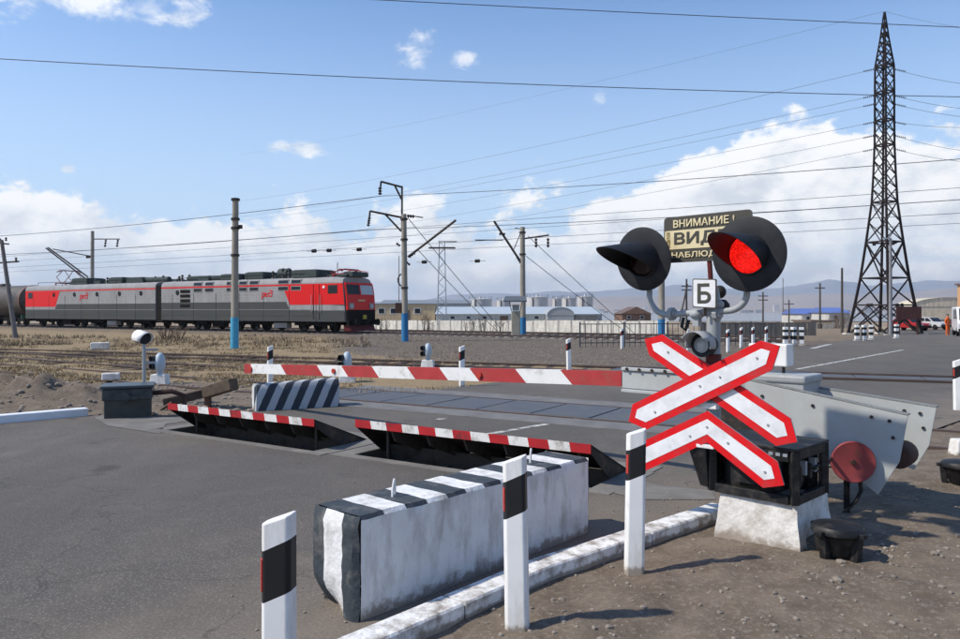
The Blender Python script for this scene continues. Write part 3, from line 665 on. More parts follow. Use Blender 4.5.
# ------------------------------------------------------------------ concrete blocks
def near_block():
    a = G(361, 622); b = G(588, 533); d = (b - a).normalized(); n = V((-d.y, d.x, 0)); l = (b - a).length; w = 0.40; h = 0.555
    t = thing('concrete_block', 'long whitewashed concrete block with dark striped top beside the kerb', 'concrete block', (a.x, a.y, 0))
    # lumpy cast block, striped in paint on the top and on its end
    us = [0.0]; k = 13
    for i in range(1, k * 3 + 1): us.append(l * i / (k * 3))
    prof = [(0.0, 0.0, 1)] + [(0.0, h * j / 8, 1) for j in range(1, 8)] + [(0.0, h - 0.022, 1), (0.02, h, 0)] + [(w * j / 6, h, 0) for j in range(1, 6)] + [(w - 0.02, h, 0), (w, h - 0.022, 1)] + [(w, h * j / 4, 1) for j in (3, 2, 1, 0)]
    mb = MB(); vs = []; npf = len(prof)
    for u in us:
        for (v, z, s_) in prof:
            p = a + d * u + n * v + V((0, 0, z)); e = V((noise.noise(p * 6), noise.noise(p * 6 + V((5, 5, 5))), noise.noise(p * 6 + V((9, 1, 4)))))
            e += 0.6 * V((noise.noise(p * 21), noise.noise(p * 21 + V((5, 5, 5))), noise.noise(p * 21 + V((9, 1, 4)))))
            if u < 0.01 and z < 0.15: p += d * 0.10 * (1 - z / 0.15) * ss(0.08, 0.26, v)
            vs.append(p + e * 0.0045)
    fs = []; ms = []
    for i in range(len(us) - 1):
        for j in range(npf - 1):
            top = prof[j][1] > h - 0.03 and prof[j + 1][1] > h - 0.03
            fs.append((i * npf + j, (i + 1) * npf + j, (i + 1) * npf + j + 1, i * npf + j + 1)); ms.append(1 if top and (i // 3) % 2 == 0 else 0)
    for f, m in zip(fs, ms): pass
    b0 = len(mb.v); mb.v += vs
    for f, m in zip(fs, ms): mb.f.append(list(f)); mb.m.append(m)
    mb.build('block', [CONC, DARKP], t, smooth=True)
    # end faces: strips of paint, dark, white, dark
    for u, nm in ((0.0, 'near'), (l, 'far')):
        mb = MB(); s_ = -1 if u == 0 else 1; cols = [(0, 0.12, 1), (0.12, 0.28, 0), (0.28, w, 1)] if u == 0 else [(0, w, 0)]
        for v0, v1, mi in cols:
            nv = 4; nzs = 10; g = []
            for j in range(nzs + 1):
                for i in range(nv + 1):
                    v = v0 + (v1 - v0) * i / nv; z = h * j / nzs * 0.999
                    p = a + d * u + n * v + V((0, 0, z)); e = noise.noise(p * 9) * 0.009 + noise.noise(p * 27) * 0.010
                    x = -(0.012 + 0.022 * min(1, v / 0.03) * min(1, (w - v) / 0.03 + 0.3)) if u == 0 else 0.004
                    if u == 0 and z < 0.15: x += 0.10 * (1 - z / 0.15) * ss(0.08, 0.26, v)
                    if z > h - 0.04 and u == 0: x *= 0.35
                    g.append(p + d * (x + e * (1 if u == 0 else 0.3)))
            mb.add(g, [(j * (nv + 1) + i, j * (nv + 1) + i + 1, (j + 1) * (nv + 1) + i + 1, (j + 1) * (nv + 1) + i) for j in range(nzs) for i in range(nv)], mi)
        mb.build('end_face', [CONC, DARKP], t, smooth=True)
    for u, px in ((0.42, 0), (1.72, 1)):
        mb = MB(); c = a + d * u + n * 0.22 + V((0, 0, h - 0.02)); q = d * 0.8 + n * 0.6
        mb.tube([c - q * 0.03, c - q * 0.03 + V((0, 0, 0.06)), c + V((0.005, 0, 0.115)), c + q * 0.035 + V((0, 0, 0.06)), c + q * 0.035], 0.008, 6); mb.build('lifting_loop', CONC, t, smooth=True)
near_block()
def stripe_mat():
    m = bpy.data.materials.new('diagonal_stripe_paint'); m.use_nodes = True; nt = m.node_tree; N = nt.nodes; L = nt.links; b = N['Principled BSDF']
    tc = N.new('ShaderNodeTexCoord'); sp = N.new('ShaderNodeSeparateXYZ'); L.new(tc.outputs['Object'], sp.inputs[0])
    nn = N.new('ShaderNodeTexNoise'); nn.inputs['Scale'].default_value = 14; nn.inputs['Detail'].default_value = 5; L.new(tc.outputs['Object'], nn.inputs['Vector'])
    def mth(op, a, b_):
        n = N.new('ShaderNodeMath'); n.operation = op
        for i, q in enumerate((a, b_)):
            if isinstance(q, (int, float)): n.inputs[i].default_value = q
            else: L.new(q, n.inputs[i])
        return n.outputs[0]
    v = mth('ADD', mth('SUBTRACT', mth('ADD', sp.outputs[0], mth('MULTIPLY', sp.outputs[1], -0.6)), mth('MULTIPLY', sp.outputs[2], 0.42)), mth('MULTIPLY', nn.outputs['Fac'], 0.02))
    st = mth('GREATER_THAN', mth('FRACT', mth('DIVIDE', v, 0.268), 0), 0.5)
    mx = N.new('ShaderNodeMix'); mx.data_type = 'RGBA'; L.new(st, mx.inputs[0]); mx.inputs[6].default_value = (0.035, 0.042, 0.055, 1); mx.inputs[7].default_value = (0.42, 0.44, 0.46, 1)
    L.new(mx.outputs[2], b.inputs['Base Color']); b.inputs['Roughness'].default_value = 0.85
    bp = N.new('ShaderNodeBump'); bp.inputs['Strength'].default_value = 0.5; bp.inputs['Distance'].default_value = 0.01; L.new(nn.outputs['Fac'], bp.inputs['Height']); L.new(bp.outputs[0], b.inputs['Normal'])
    return m
def left_block():
    a = G(258, 411.5); b = G(338, 406.5); d = (b - a).normalized(); n = V((-d.y, d.x, 0)); l = (b - a).length
    t = thing('concrete_block', 'short concrete block with black and white diagonal stripes under the boom tip', 'concrete block', (a.x, a.y, 0), math.atan2(d.y, d.x))
    mb = MB(); h = 0.42; n_ = 14; vs = []; prof = [(0.0, -0.1), (0.02, h * 0.5), (0.04, h - 0.03), (0.07, h), (0.36, h), (0.40, h - 0.03), (0.42, -0.1)]
    for i in range(n_ + 1):
        u = -0.03 + (l + 0.06) * i / n_
        for v, z in prof:
            e = noise.noise(V((u * 5, v * 5, z * 5))) * 0.014; vs.append(V((u + (0.05 * z if i == 0 else 0), v + e, z + e * 0.5 + (0.05 * u / l if z > 0.1 else 0))))
    k = len(prof); fs = [(i * k + j, (i + 1) * k + j, (i + 1) * k + j + 1, i * k + j + 1) for i in range(n_) for j in range(k - 1)] + [tuple(range(k)), tuple(n_ * k + j for j in reversed(range(k)))]
    mb.add(vs, fs); mb.build('block', stripe_mat(), t, local=True, smooth=True)
    mb = MB(); mb.hexa([V((-0.05, v, z)) for v, z in ((0.12, -0.05), (0.12, -0.05), (0.28, -0.05), (0.28, -0.05))][:4] + [V((-0.05, v, 0.4)) for v in (0.12, 0.12, 0.28, 0.28)]); mb = MB()
    mb.box((-0.030, 0.2, 0.19), (0.02, 0.15, 0.40)); mb.build('white_end_stripe', CONC, t, local=True)
left_block()

# ------------------------------------------------------------------ delineator posts
def make_post():
    t = thing('delineator_post', '', 'post', (0, 0, 0), 0, 'black and white roadside delineator posts')
    sec = [(-0.062, -0.005), (-0.040, -0.042), (0.050, -0.042), (0.062, -0.028), (0.062, 0.030), (0.045, 0.045), (-0.045, 0.045), (-0.062, 0.030)]
    levels = [(-0.25, 0.0, 0), (0.60, 0.028, 1), (0.79, 0.028, 0), (0.885, 0.022, 0)]
    mb = MB(); n = len(sec); vs = []
    for z, sl, _ in levels:
        for x, y in sec: vs.append(V((x * (1 - 0.03 * z), y, z + sl * x / 0.062)))
    fs = []; ms = []
    for i in range(len(levels) - 1):
        for k in range(n): fs.append((i * n + k, i * n + (k + 1) % n, (i + 1) * n + (k + 1) % n, (i + 1) * n + k)); ms.append(levels[i][2])
    fs.append(tuple((len(levels) - 1) * n + k for k in range(n))); ms.append(0)
    mb.v = vs; mb.f = [list(f) for f in fs]; mb.m = ms
    mb.build('post_body', [POSTW, POSTB], t, local=True, bevel=0.006)
    mb = MB(); a = V((-0.0605, -0.0075, 0)); b = V((-0.0405, -0.0415, 0)); d = (b - a).normalized(); nn = V((d.y, -d.x, 0)); nn = nn if nn.x < 0 else -nn
    mb.box((a + b) / 2 + nn * 0.001 + V((0, 0, 0.68)), (0.026, 0.008, 0.12), 0, d, nn); mb.build('reflector', REFL, t, local=True, bevel=0.003)
    return t
post0 = make_post(); post0.location = G(278, 758); post0.rotation_euler = (0, 0, math.radians(-8))
post0['label'] = 'nearest delineator post at the bottom edge, left of the long white block'
def post(p, rz, label, z=None):
    o = dup(post0, (p.x, p.y, gz(p.x, p.y) if z is None else z), math.radians(rz), label); o.rotation_euler = (random.uniform(-0.02, 0.02), random.uniform(-0.025, 0.025), math.radians(rz)); return o
post(G(517, 632), -14, 'middle foreground delineator post in front of the long white block', 0)
post(G(634, 572), -10, 'delineator post partly covering the left end of the chevron sign', 0)
post(G(270, 386), 20, 'far delineator post just behind the tip of the barrier boom')
post(G(462, 386), 10, 'far delineator post behind the middle of the barrier boom')
post(G(569, 371.5), 10, 'far delineator post on the gravel, above the right half of the boom')
post(G(958, 410), -20, 'delineator post cut by the right edge of the picture')
for px, py, lb in ((622, 349, 'small far delineator post standing alone left of the cross, below the metal railing'), (688, 351, 'small far delineator post just left of the white marker lamp'), (728, 352.5, 'small far delineator post just right of the mast tube'), (741, 348, 'second small far delineator post right of the mast tube'), (753, 347, 'third small far delineator post right of the mast tube'), (766, 346.5, 'fourth small far delineator post, last before the striped bollards')):
    post(G(px, py), 10, lb)

# ------------------------------------------------------------------ signal mast with lamps and signs
MM = V((1.72, 5.50, 0)); FF = V((-0.729, -0.685, 0)); UP = V((0, 0, 1))     # FF faces oncoming traffic
def S(a, b, z): return MM + RN * a + FF * b + UP * z
def loc2(px, py, b): return onplane(px, py, MM + FF * b, FF)
def az_(px, py, b):
    p = loc2(px, py, b) - MM; return p.dot(RN), p.z
mast = thing('signal_mast', 'level crossing signal mast with two hooded lamps on a curved pipe', 'signal mast', S(0, 0, 0.66))
ztop = az_(713, 312, 0)[1]; zred = az_(713, 366, 0)[1]
mb = MB(); mb.cyl(S(0, 0, 0.64), S(0, 0, zred - 0.25), 0.052, n=16); mb.build('mast_tube', GREYP, mast, smooth=True)
mb = MB(); mb.cyl(S(0, 0, zred - 0.25), S(0, 0, zred + 0.09), 0.056, n=16); mb.build('red_sleeve', MASTR, mast, smooth=True)
mb = MB(); mb.cyl(S(0, 0, zred + 0.09), S(0, 0, ztop + 0.02), 0.05, n=16); mb.build('upper_tube', GREYP, mast, smooth=True)
mb = MB(); mb.lathe(S(0, 0, ztop + 0.02), UP, [(0, 0.05), (0.02, 0.075), (0.05, 0.075), (0.07, 0.05), (0.14, 0.04), (0.17, 0.02), (0.175, 0.0)], 16); mb.build('mast_cap', GREYP, mast, smooth=True)
lampc = [(643, 259), (748.5, 254)]; pipes = []
a0, z0 = az_(651, 290, 0.0); a1, z1 = az_(749, 291, 0.0); zb = az_(705, 315, 0.0)[1]
pp = [S(a0, 0.02, z0 + 0.05), S(a0, 0.02, z0 - 0.02)]
for k in range(1, 7):
    t_ = math.pi / 2 * k / 6; pp.append(S(a0 + 0.17 * (1 - math.cos(t_)), 0.03, z0 - 0.02 - (z0 - 0.02 - zb) * math.sin(t_)))
for k in range(1, 6): pp.append(S(a0 + 0.17 + (a1 - a0 - 0.32) * k / 6, 0.03, zb + 0.006 * k))
for k in range(6, -1, -1):
    t_ = math.pi / 2 * k / 6; pp.append(S(a1 - 0.16 * (1 - math.cos(t_)), 0.03, z1 - 0.02 - (z1 - 0.02 - zb - 0.03) * math.sin(t_)))
pp.append(S(a1, 0.02, z1 + 0.05))
mb = MB(); mb.tube(pp, 0.0235, 10); mb.build('lamp_pipe', GREYP, mast, smooth=True)
for px in (672, 717):
    a_, z_ = az_(px, 314, 0.03); mb = MB(); mb.cyl(S(a_ - 0.018, 0.03, z_), S(a_ + 0.018, 0.03, z_), 0.052, n=8); mb.cyl(S(a_ - 0.035, 0.03, z_), S(a_ + 0.035, 0.03, z_), 0.034, n=10); mb.build('pipe_clamp', GREYP, mast, bevel=0.004)
mb = MB(); a_, z_ = az_(697, 314, 0.03); mb.ball(S(a_, 0.03, z_), 0.045, 12, 8, sc=(1.3, 1.3, 0.9)); mb.box(S(a_, 0.03, z_ - 0.06), (0.05, 0.05, 0.06), 0, RN, FF); mb.build('cable_tee', GREYP, mast, smooth=True)
mb = MB(); a_, z_ = az_(686, 324, 0.05); mb.tube([S(a_ - 0.02, 0.05, z_ + 0.05), S(a_ - 0.03, 0.06, z_ - 0.02), S(a_, 0.06, z_ - 0.05), S(a_ + 0.02, 0.04, z_ + 0.03)], 0.013, 6); mb.build('hanging_cable', BLACKM, mast, smooth=True)
tilt = V((0, 0, 0)) 
for (px, py), lit, R in zip(lampc, (False, True), (0.248, 0.262)):
    a_, z_ = az_(px, py, 0.12); c = S(a_, 0.12, z_)
    n = (FF + UP * -0.13).normalized() if not lit else (V((-0.665, -0.745, 0)) + UP * -0.04).normalized()
    xx = n.cross(UP).normalized(); yy = xx.cross(n).normalized(); yy = yy if yy.z > 0 else -yy
    lamp = MB(); lamp.lathe(c, n, [(-0.012, 0.0), (-0.012, R - 0.004), (-0.006, R), (0.0, R), (0.004, R - 0.006), (0.004, 0.140), (0.0, 0.0)], 48)
    dk_ = lamp.build('backboard', SIGB, mast, smooth=True)
    mb = MB(); mb.lathe(c, n, [(-0.20, 0.0), (-0.20, 0.05), (-0.18, 0.08), (-0.10, 0.115), (-0.012, 0.12)], 24); mb.build('lamp_housing', SIGB, dk_, smooth=True)
    mb = MB(); mb.cyl(c - n * 0.05 - UP * (R - 0.02), c - n * 0.05 - UP * 0.10, 0.022, n=10); mb.build('lamp_bracket', GREYP, dk_, smooth=True)
    # deep visor: a tube cut away at the underside, longest along the top
    r0, r1 = 0.142, 0.134; nA = 40; nL = 10; vs = []; fs = []; L1 = 0.53
    for side in (0, 1):
        for i in range(nA + 1):
            th = math.radians(-132 + 264 * i / nA)           # 0 = top
            ln = 0.03 + (L1 - 0.03) * max(0.0, (math.cos(th) + 0.67) / 1.67)
            for j in range(nL + 1):
                s_ = ln * j / nL; rr_ = (r0 + (r1 - r0) * j / nL) - (0.004 if side else 0)
                vs.append(c + n * s_ + (yy * math.cos(th) + xx * math.sin(th)) * rr_)
        b = side * (nA + 1) * (nL + 1)
        for i in range(nA):
            for j in range(nL): fs.append((b + i * (nL + 1) + j, b + i * (nL + 1) + j + 1, b + (i + 1) * (nL + 1) + j + 1, b + (i + 1) * (nL + 1) + j))
    h = (nA + 1) * (nL + 1)
    for i in range(nA): fs.append((i * (nL + 1) + nL, h + i * (nL + 1) + nL, h + (i + 1) * (nL + 1) + nL, (i + 1) * (nL + 1) + nL))
    for i in (0, nA):
        for j in range(nL): fs.append((i * (nL + 1) + j, h + i * (nL + 1) + j, h + i * (nL + 1) + j + 1, i * (nL + 1) + j + 1))
    mb = MB(); mb.add(vs, fs); mb.build('visor', SIGB, dk_, smooth=True, normals=False)
    mb = MB(); mb.lathe(c, n, [(0.0, 0.143), (0.03, 0.1435), (0.03, 0.1355), (0.012, 0.135)], 32); mb.build('lens_ring', SIGB, dk_, smooth=True)
    mb = MB(); mb.lathe(c, n, [(0.006, 0.134), (0.02, 0.126), (0.036, 0.09), (0.046, 0.05), (0.048, 0.0)], 32); tagp(mb.build('lens', LAMPRED if lit else LENSD, dk_, smooth=True), 'glowing red lens' if lit else 'unlit lens')
# white marker lamp under the pipe
a_, z_ = az_(702, 345, 0.14); c = S(a_, 0.14, z_)
mb = MB(); mb.lathe(c, FF, [(-0.13, 0.0), (-0.13, 0.06), (-0.06, 0.085), (0.0, 0.09), (0.005, 0.075), (-0.002, 0.06)], 24); ml = mb.build('marker_lamp', SIGB, mast, smooth=True)
mb = MB(); mb.lathe(c, FF, [(-0.002, 0.058), (0.012, 0.056), (0.014, 0.045)], 24); mb.build('lens_rim', GALV, ml, smooth=True)
mb = MB(); mb.lathe(c, FF, [(0.006, 0.047), (0.018, 0.03), (0.022, 0.0)], 24); mb.build('lens', LENSW, ml, smooth=True)
mb = MB(); vs = []; nA = 20
for s_, e in ((-0.02, 0), (0.13, 0)):
    for i in range(nA + 1):
        th = math.radians(-105 + 210 * i / nA); vs.append(c + FF * (s_ if abs(th) < 1.2 else min(s_, 0.06)) + (UP * math.cos(th) + RN * math.sin(th)) * 0.096)
mb.add(vs, [(i, i + 1, nA + 2 + i, nA + 1 + i) for i in range(nA)]); vz = mb.build('visor', GREYP, ml, smooth=True, normals=False); md = vz.modifiers.new('t', 'SOLIDIFY'); md.thickness = 0.006
# bell and junction behind
mb = MB(); a_, z_ = az_(722, 304, -0.1); mb.lathe(S(a_, -0.1, z_ - 0.05), UP, [(0, 0.0), (0, 0.06), (0.05, 0.055), (0.08, 0.03), (0.085, 0)], 16); mb.ball(S(a_ - 0.02, -0.1, z_ + 0.09), 0.05, 12, 8); mb.build('bell', STEELD, mast, smooth=True)
# thin dark red stub that carries the board
a_, z_ = az_(709, 262, -0.06); a2, z2 = az_(713, 300, -0.06)
mb = MB(); mb.cyl(S(a2, -0.06, z2 - 0.1), S(a_ - 0.01, -0.06, z_ + 0.2), 0.019, n=8); mb.build('board_stub', MASTR, mast, smooth=True)

# ---- lettering
def text_part(name, s, o, xd, yd, w, h, m, parent, ext=0.0015):
    cu = bpy.data.curves.new(name, 'FONT'); cu.body = s; cu.extrude = 0.5; cu.bevel_depth = 0.022; cu.bevel_resolution = 0
    to = bpy.data.objects.new(name, cu); COL.objects.link(to); bpy.context.view_layer.update()
    me = bpy.data.meshes.new_from_object(to.evaluated_get(bpy.context.evaluated_depsgraph_get())); bpy.data.objects.remove(to)
    xs = [v.co.x for v in me.vertices]; ys = [v.co.y for v in me.vertices]; x0, x1, y0, y1 = min(xs), max(xs), min(ys), max(ys)
    inv = MATX[parent].inverted(); zd = xd.cross(yd)
    for v in me.vertices:
        v.co = inv @ (o + xd * ((v.co.x - x0) / (x1 - x0) * w) + yd * ((v.co.y - y0) / (y1 - y0) * h) + zd * (v.co.z * ext))
    me.materials.clear(); me.materials.append(m); ob = bpy.data.objects.new(name, me); COL.objects.link(ob); ob.parent = parent; MATX[ob] = MATX[parent]; return ob
def plate_poly(pts, r, n=5):
    out = []; m = len(pts)
    for i in range(m):
        p = pts[i]; a = (pts[i - 1] - p).normalized(); b = (pts[(i + 1) % m] - p).normalized()
        for k in range(n + 1):
            t_ = k / n; out.append(p + a * r * (1 - t_) ** 2 + b * r * t_ ** 2)
    return out
# board VIDEO SURVEILLANCE
bB = -0.035; (aL, zT) = az_(664, 218, bB); zB = az_(668, 263, bB)[1]; aR = az_(752, 236, bB)[0]
sign = thing('warning_board', 'cream and charcoal lettered board above the mast, behind the lit lamp', 'sign', S((aL + aR) / 2, bB, zB))
mb = MB(); q = plate_poly([S(aL, bB, zB), S(aR, bB, zB), S(aR, bB, zT), S(aL, bB, zT)], 0.035); mb.prism(q, -FF * 0.012, 0, 1); mb.build('board', [SDARK, SIGNBACK], sign)
hh = zT - zB; ww = aR - aL; b2 = bB + 0.003
mb = MB(); mb.prism([S(aL + 0.01, b2, zB + hh * 0.29), S(aR - 0.01, b2, zB + hh * 0.29), S(aR - 0.01, b2, zB + hh * 0.70), S(aL + 0.01, b2, zB + hh * 0.70)], -FF * 0.002); mb.build('cream_band', YELL, sign)
b3 = bB + 0.006
text_part('lettering', 'ВНИМАНИЕ !', S(aL + ww * 0.12, b3, zB + hh * 0.755), RN, UP, ww * 0.70, hh * 0.17, YELL, sign)
text_part('lettering', 'ВИДЕО', S(aL + ww * 0.13, b3, zB + hh * 0.345), RN, UP, ww * 0.80, hh * 0.31, SDARK, sign)
text_part('lettering', 'НАБЛЮДЕНИЕ', S(aL + ww * 0.10, b3, zB + hh * 0.075), RN, UP, ww * 0.83, hh * 0.15, YELL, sign)
text_part('lettering', 'ВЕДЕТСЯ', S(aL + ww * 0.085, b3, zB + hh * 0.34), UP, -RN, hh * 0.33, ww * 0.045, mat('faint_ochre', (0.35, 0.26, 0.10), 0.6), sign)
# plate with the letter
bP = 0.10; (aL, zT) = az_(692.5, 279, bP); (aR, zB) = az_(716.5, 308, bP)
lp = thing('letter_plate', 'small white plate with the dark letter Б in the middle of the mast', 'sign', S((aL + aR) / 2, bP, zB))
sk = UP * 0.0 
mb = MB(); mb.prism(plate_poly([S(aL, bP, zB + 0.005), S(aR, bP, zB - 0.005), S(aR, bP, zT - 0.005), S(aL, bP, zT + 0.003)], 0.015), -FF * 0.006); mb.build('dark_plate', SDARK, lp)
mb = MB(); e = 0.008; mb.prism(plate_poly([S(aL + e, bP + 0.003, zB + e + 0.005), S(aR - e, bP + 0.003, zB + e - 0.005), S(aR - e, bP + 0.003, zT - e - 0.005), S(aL + e, bP + 0.003, zT - e + 0.003)], 0.012), -FF * 0.002); mb.build('white_face', WHS, lp)
text_part('lettering', 'Б', S(aL + (aR - aL) * 0.22, bP + 0.005, zB + (zT - zB) * 0.16), RN, UP, (aR - aL) * 0.56, (zT - zB) * 0.68, SDARK, lp)
mb = MB(); mb.bar(S(0.0, bP - 0.007, (zT + zB) / 2 - 0.05), S((aL + aR) / 2, bP - 0.007, (zT + zB) / 2 - 0.05), 0.012, 0.03); mb.bar(S((aL + aR) / 2, bP - 0.01, zB - 0.06), S((aL + aR) / 2, bP - 0.01, zT - 0.03), 0.012, 0.02); mb.build('bracket', STEELD, lp)
# St Andrew's cross plates and chevron
def inset(poly, d):
    n = len(poly); c = sum(poly, V()) / n; out = []
    nrm = FF
    ar = sum(((poly[i] - c).cross(poly[(i + 1) % n] - c)).dot(nrm) for i in range(n)); sg = 1 if ar > 0 else -1
    L_ = []
    for i in range(n):
        a = poly[i]; b = poly[(i + 1) % n]; e = (b - a).normalized(); m = nrm.cross(e) * sg; L_.append((a + m * d, e))
    for i in range(n):
        p, e = L_[i - 1]; q, f = L_[i]
        cr = e.cross(f).dot(nrm); t_ = (q - p).cross(f).dot(nrm) / cr; out.append(p + e * t_)
    return out
crs = thing('crossing_sign', 'red-bordered white St Andrew cross with chevron below on the mast', 'sign', S(0, 0.1, 0.75))
def sgn(name, px, b, d):
    poly = [loc2(x, y, b) for x, y in px]
    mb = MB(); mb.prism(poly, -FF * 0.003, 0); mb.prism([p - FF * 0.0032 for p in poly], -FF * 0.010, 1); o = mb.build(name, [REDS, SIGNBACK], crs)
    ins = [p + FF * 0.002 for p in inset(poly, d)]
    mb = MB(); mb.prism(ins, -FF * 0.0015); mb.build('white_field', WHS, o)
    return o
sgn('cross_arm', [(632.5, 404.5), (760.5, 340.5), (779.5, 346), (772, 370), (646.5, 429.5), (628.5, 421.5)], 0.115, 0.052)
sgn('cross_arm', [(644.5, 339), (662.5, 334.5), (790.5, 418.5), (797, 442), (776, 446), (649, 355)], 0.085, 0.052)
sgn('chevron', [(707.5, 411), (777.5, 462), (784, 485.5), (763, 488), (707, 442.5), (644, 471.5), (627, 464), (631, 447)], 0.10, 0.052)
for (px, py, b_) in ((700, 386, 0.117), (720, 377, 0.117), (655, 412, 0.117), (757, 358, 0.117), (668, 352, 0.087), (768, 425, 0.087), (707, 427, 0.102), (690, 436, 0.102), (728, 443, 0.102), (765, 472, 0.102)):
    mb = MB(); c_ = loc2(px, py, b_); mb.cyl(c_, c_ + FF * 0.006, 0.009, n=6); mb.build('bolt', SIGNBACK, crs)
for z_ in (az_(705, 405, 0.05)[1], az_(705, 425, 0.05)[1]):
    mb = MB(); mb.box(S(0.0, 0.055, z_), (0.13, 0.05, 0.045), 0, RN, FF); mb.build('clamp', WHITE, crs, bevel=0.004)
for b_, z_ in ((0.045, az_(705, 385, 0.05)[1]),):
    mb = MB(); mb.box(S(-0.005, 0.062, z_), (0.05, 0.044, 0.12), 0, RN, FF); mb.build('clamp', GALV, crs)

# ------------------------------------------------------------------ footing and black drive frame
fr = G(800, 556.5); fl = G(714, 536.5); fx = (fr - fl).normalized(); fy = V((-fx.y, fx.x, 0)); fw = (fr - fl).length; fd = 0.60
ft = thing('concrete_footing', 'whitewashed concrete footing under the black frame of the signal', 'footing', (fl.x, fl.y, 0))
mb = MB(); nU, nZ = 10, 6; vs = []; hF = 0.325
def fp(u, v, z):
    s_ = 0.035 * z / hF; p = fl + fx * (s_ + u * (fw - 2 * s_)) + fy * (s_ + v * (fd - 2 * s_)) + UP * z
    e = V((noise.noise(p * 7), noise.noise(p * 7 + V((3, 3, 3))), noise.noise(p * 7 + V((8, 8, 1))))) * 0.010
    if u == 1 and 0.25 < v < 0.8 and z < 0.16: p -= fx * 0.10 * (1 - z / 0.16)       # broken side
    return p + e
ring = [(i / nU, 0) for i in range(nU)] + [(1, i / nU) for i in range(nU)] + [(1 - i / nU, 1) for i in range(nU)] + [(0, 1 - i / nU) for i in range(nU)]
for j in range(nZ + 1):
    for u, v in ring: vs.append(fp(u, v, -0.06 + (hF + 0.06) * j / nZ if j else -0.06))
n = len(ring); fs = [(j * n + k, j * n + (k + 1) % n, (j + 1) * n + (k + 1) % n, (j + 1) * n + k) for j in range(nZ) for k in range(n)] + [tuple(nZ * n + k for k in range(n))]
mb.add(vs, fs); mb.build('block', CONC2, ft, smooth=True)
bx = thing('barrier_machine', 'black open steel frame with machinery on the white footing', 'machine', tuple(fl + UP * hF))
def fq(u, v, z): return fl + fx * u + fy * v + UP * (hF + z)
x0, x1, y0, y1, hB = -0.03, fw - 0.05, 0.03, fd - 0.06, 0.365
for u in (x0, x1):
    for v in (y0, y1):
        mb = MB(); mb.bar(fq(u, v, 0.004), fq(u, v, hB), 0.055, 0.055); mb.build('frame_post', BLACKM, bx, bevel=0.004)
for z in (0.03, hB - 0.03):
    for v in (y0, y1): mb = MB(); mb.bar(fq(x0 + 0.03, v, z), fq(x1 - 0.03, v, z), 0.05, 0.06 if z < 0.1 else 0.09); mb.build('frame_rail', BLACKM, bx, bevel=0.004)
    for u in (x0, x1): mb = MB(); mb.bar(fq(u, y0 + 0.03, z), fq(u, y1 - 0.03, z), 0.05, 0.06); mb.build('frame_rail', BLACKM, bx, bevel=0.004)
mb = MB(); mb.box(fq((x0 + x1) / 2, (y0 + y1) / 2, hB + 0.012), (x1 - x0 + 0.06, y1 - y0 + 0.06, 0.02), 0, fx, fy); mb.build('top_plate', BLACKM, bx, bevel=0.004)
mb = MB(); mb.cyl(fq(0.14, 0.28, 0.17), fq(0.50, 0.28, 0.17), 0.115, n=24); mb.cyl(fq(0.10, 0.28, 0.17), fq(0.14, 0.28, 0.17), 0.08, n=20); mb.build('motor', BLACKM, bx, smooth=True)
for k in range(7): mb = MB(); mb.cyl(fq(0.18 + 0.045 * k, 0.28, 0.17), fq(0.19 + 0.045 * k, 0.28, 0.17), 0.124, n=24); mb.build('cooling_fin', BLACKM, bx, smooth=True)
mb = MB(); mb.box(fq(0.28, y0 + 0.03, 0.20), (0.36, 0.01, 0.22), 0, fx, fy); mb.build('front_panel', BLACKM, bx)
mb = MB(); mb.box(fq(0.27, y1 - 0.03, 0.19), (x1 - x0 - 0.06, 0.012, 0.30), 0, fx, fy); mb.build('back_panel', BLACKM, bx)
mb = MB(); mb.box(fq(0.22, 0.30, 0.17), (0.42, 0.36, 0.26), 0, fx, fy); mb.build('gearbox', BLACKM, bx, bevel=0.02)
mb = MB(); mb.hexa([fq(-0.13, 0.03, 0.02), fq(-0.045, 0.0, 0.02), fq(-0.045, 0.36, 0.02), fq(-0.12, 0.36, 0.02), fq(-0.20, -0.02, 0.30), fq(-0.045, -0.04, 0.32), fq(-0.045, 0.36, 0.32), fq(-0.2, 0.36, 0.30)]); mb.build('side_hood', BLACKM, bx, bevel=0.012)
mb = MB(); mb.box(fq(-0.05, -0.01, 0.33), (0.14, 0.07, 0.03), 0, fx, fy); mb.build('white_lip', WHITE, bx, bevel=0.005)
for k in range(4): mb = MB(); mb.box(fq(x1 - 0.028, 0.16 + 0.085 * k, 0.19 + 0.03 * (k % 2)), (0.05, 0.03, 0.10), 0, fx, fy); mb.build('terminal', GREYP if k % 2 else STEELD, bx, bevel=0.004)
for k in range(3): mb = MB(); mb.box(fq(0.42 + 0.05 * k, y0 - 0.028, hB - 0.028), (0.03, 0.004, 0.022), 0, fx, fy); mb.build('rating_mark', GALV, bx)

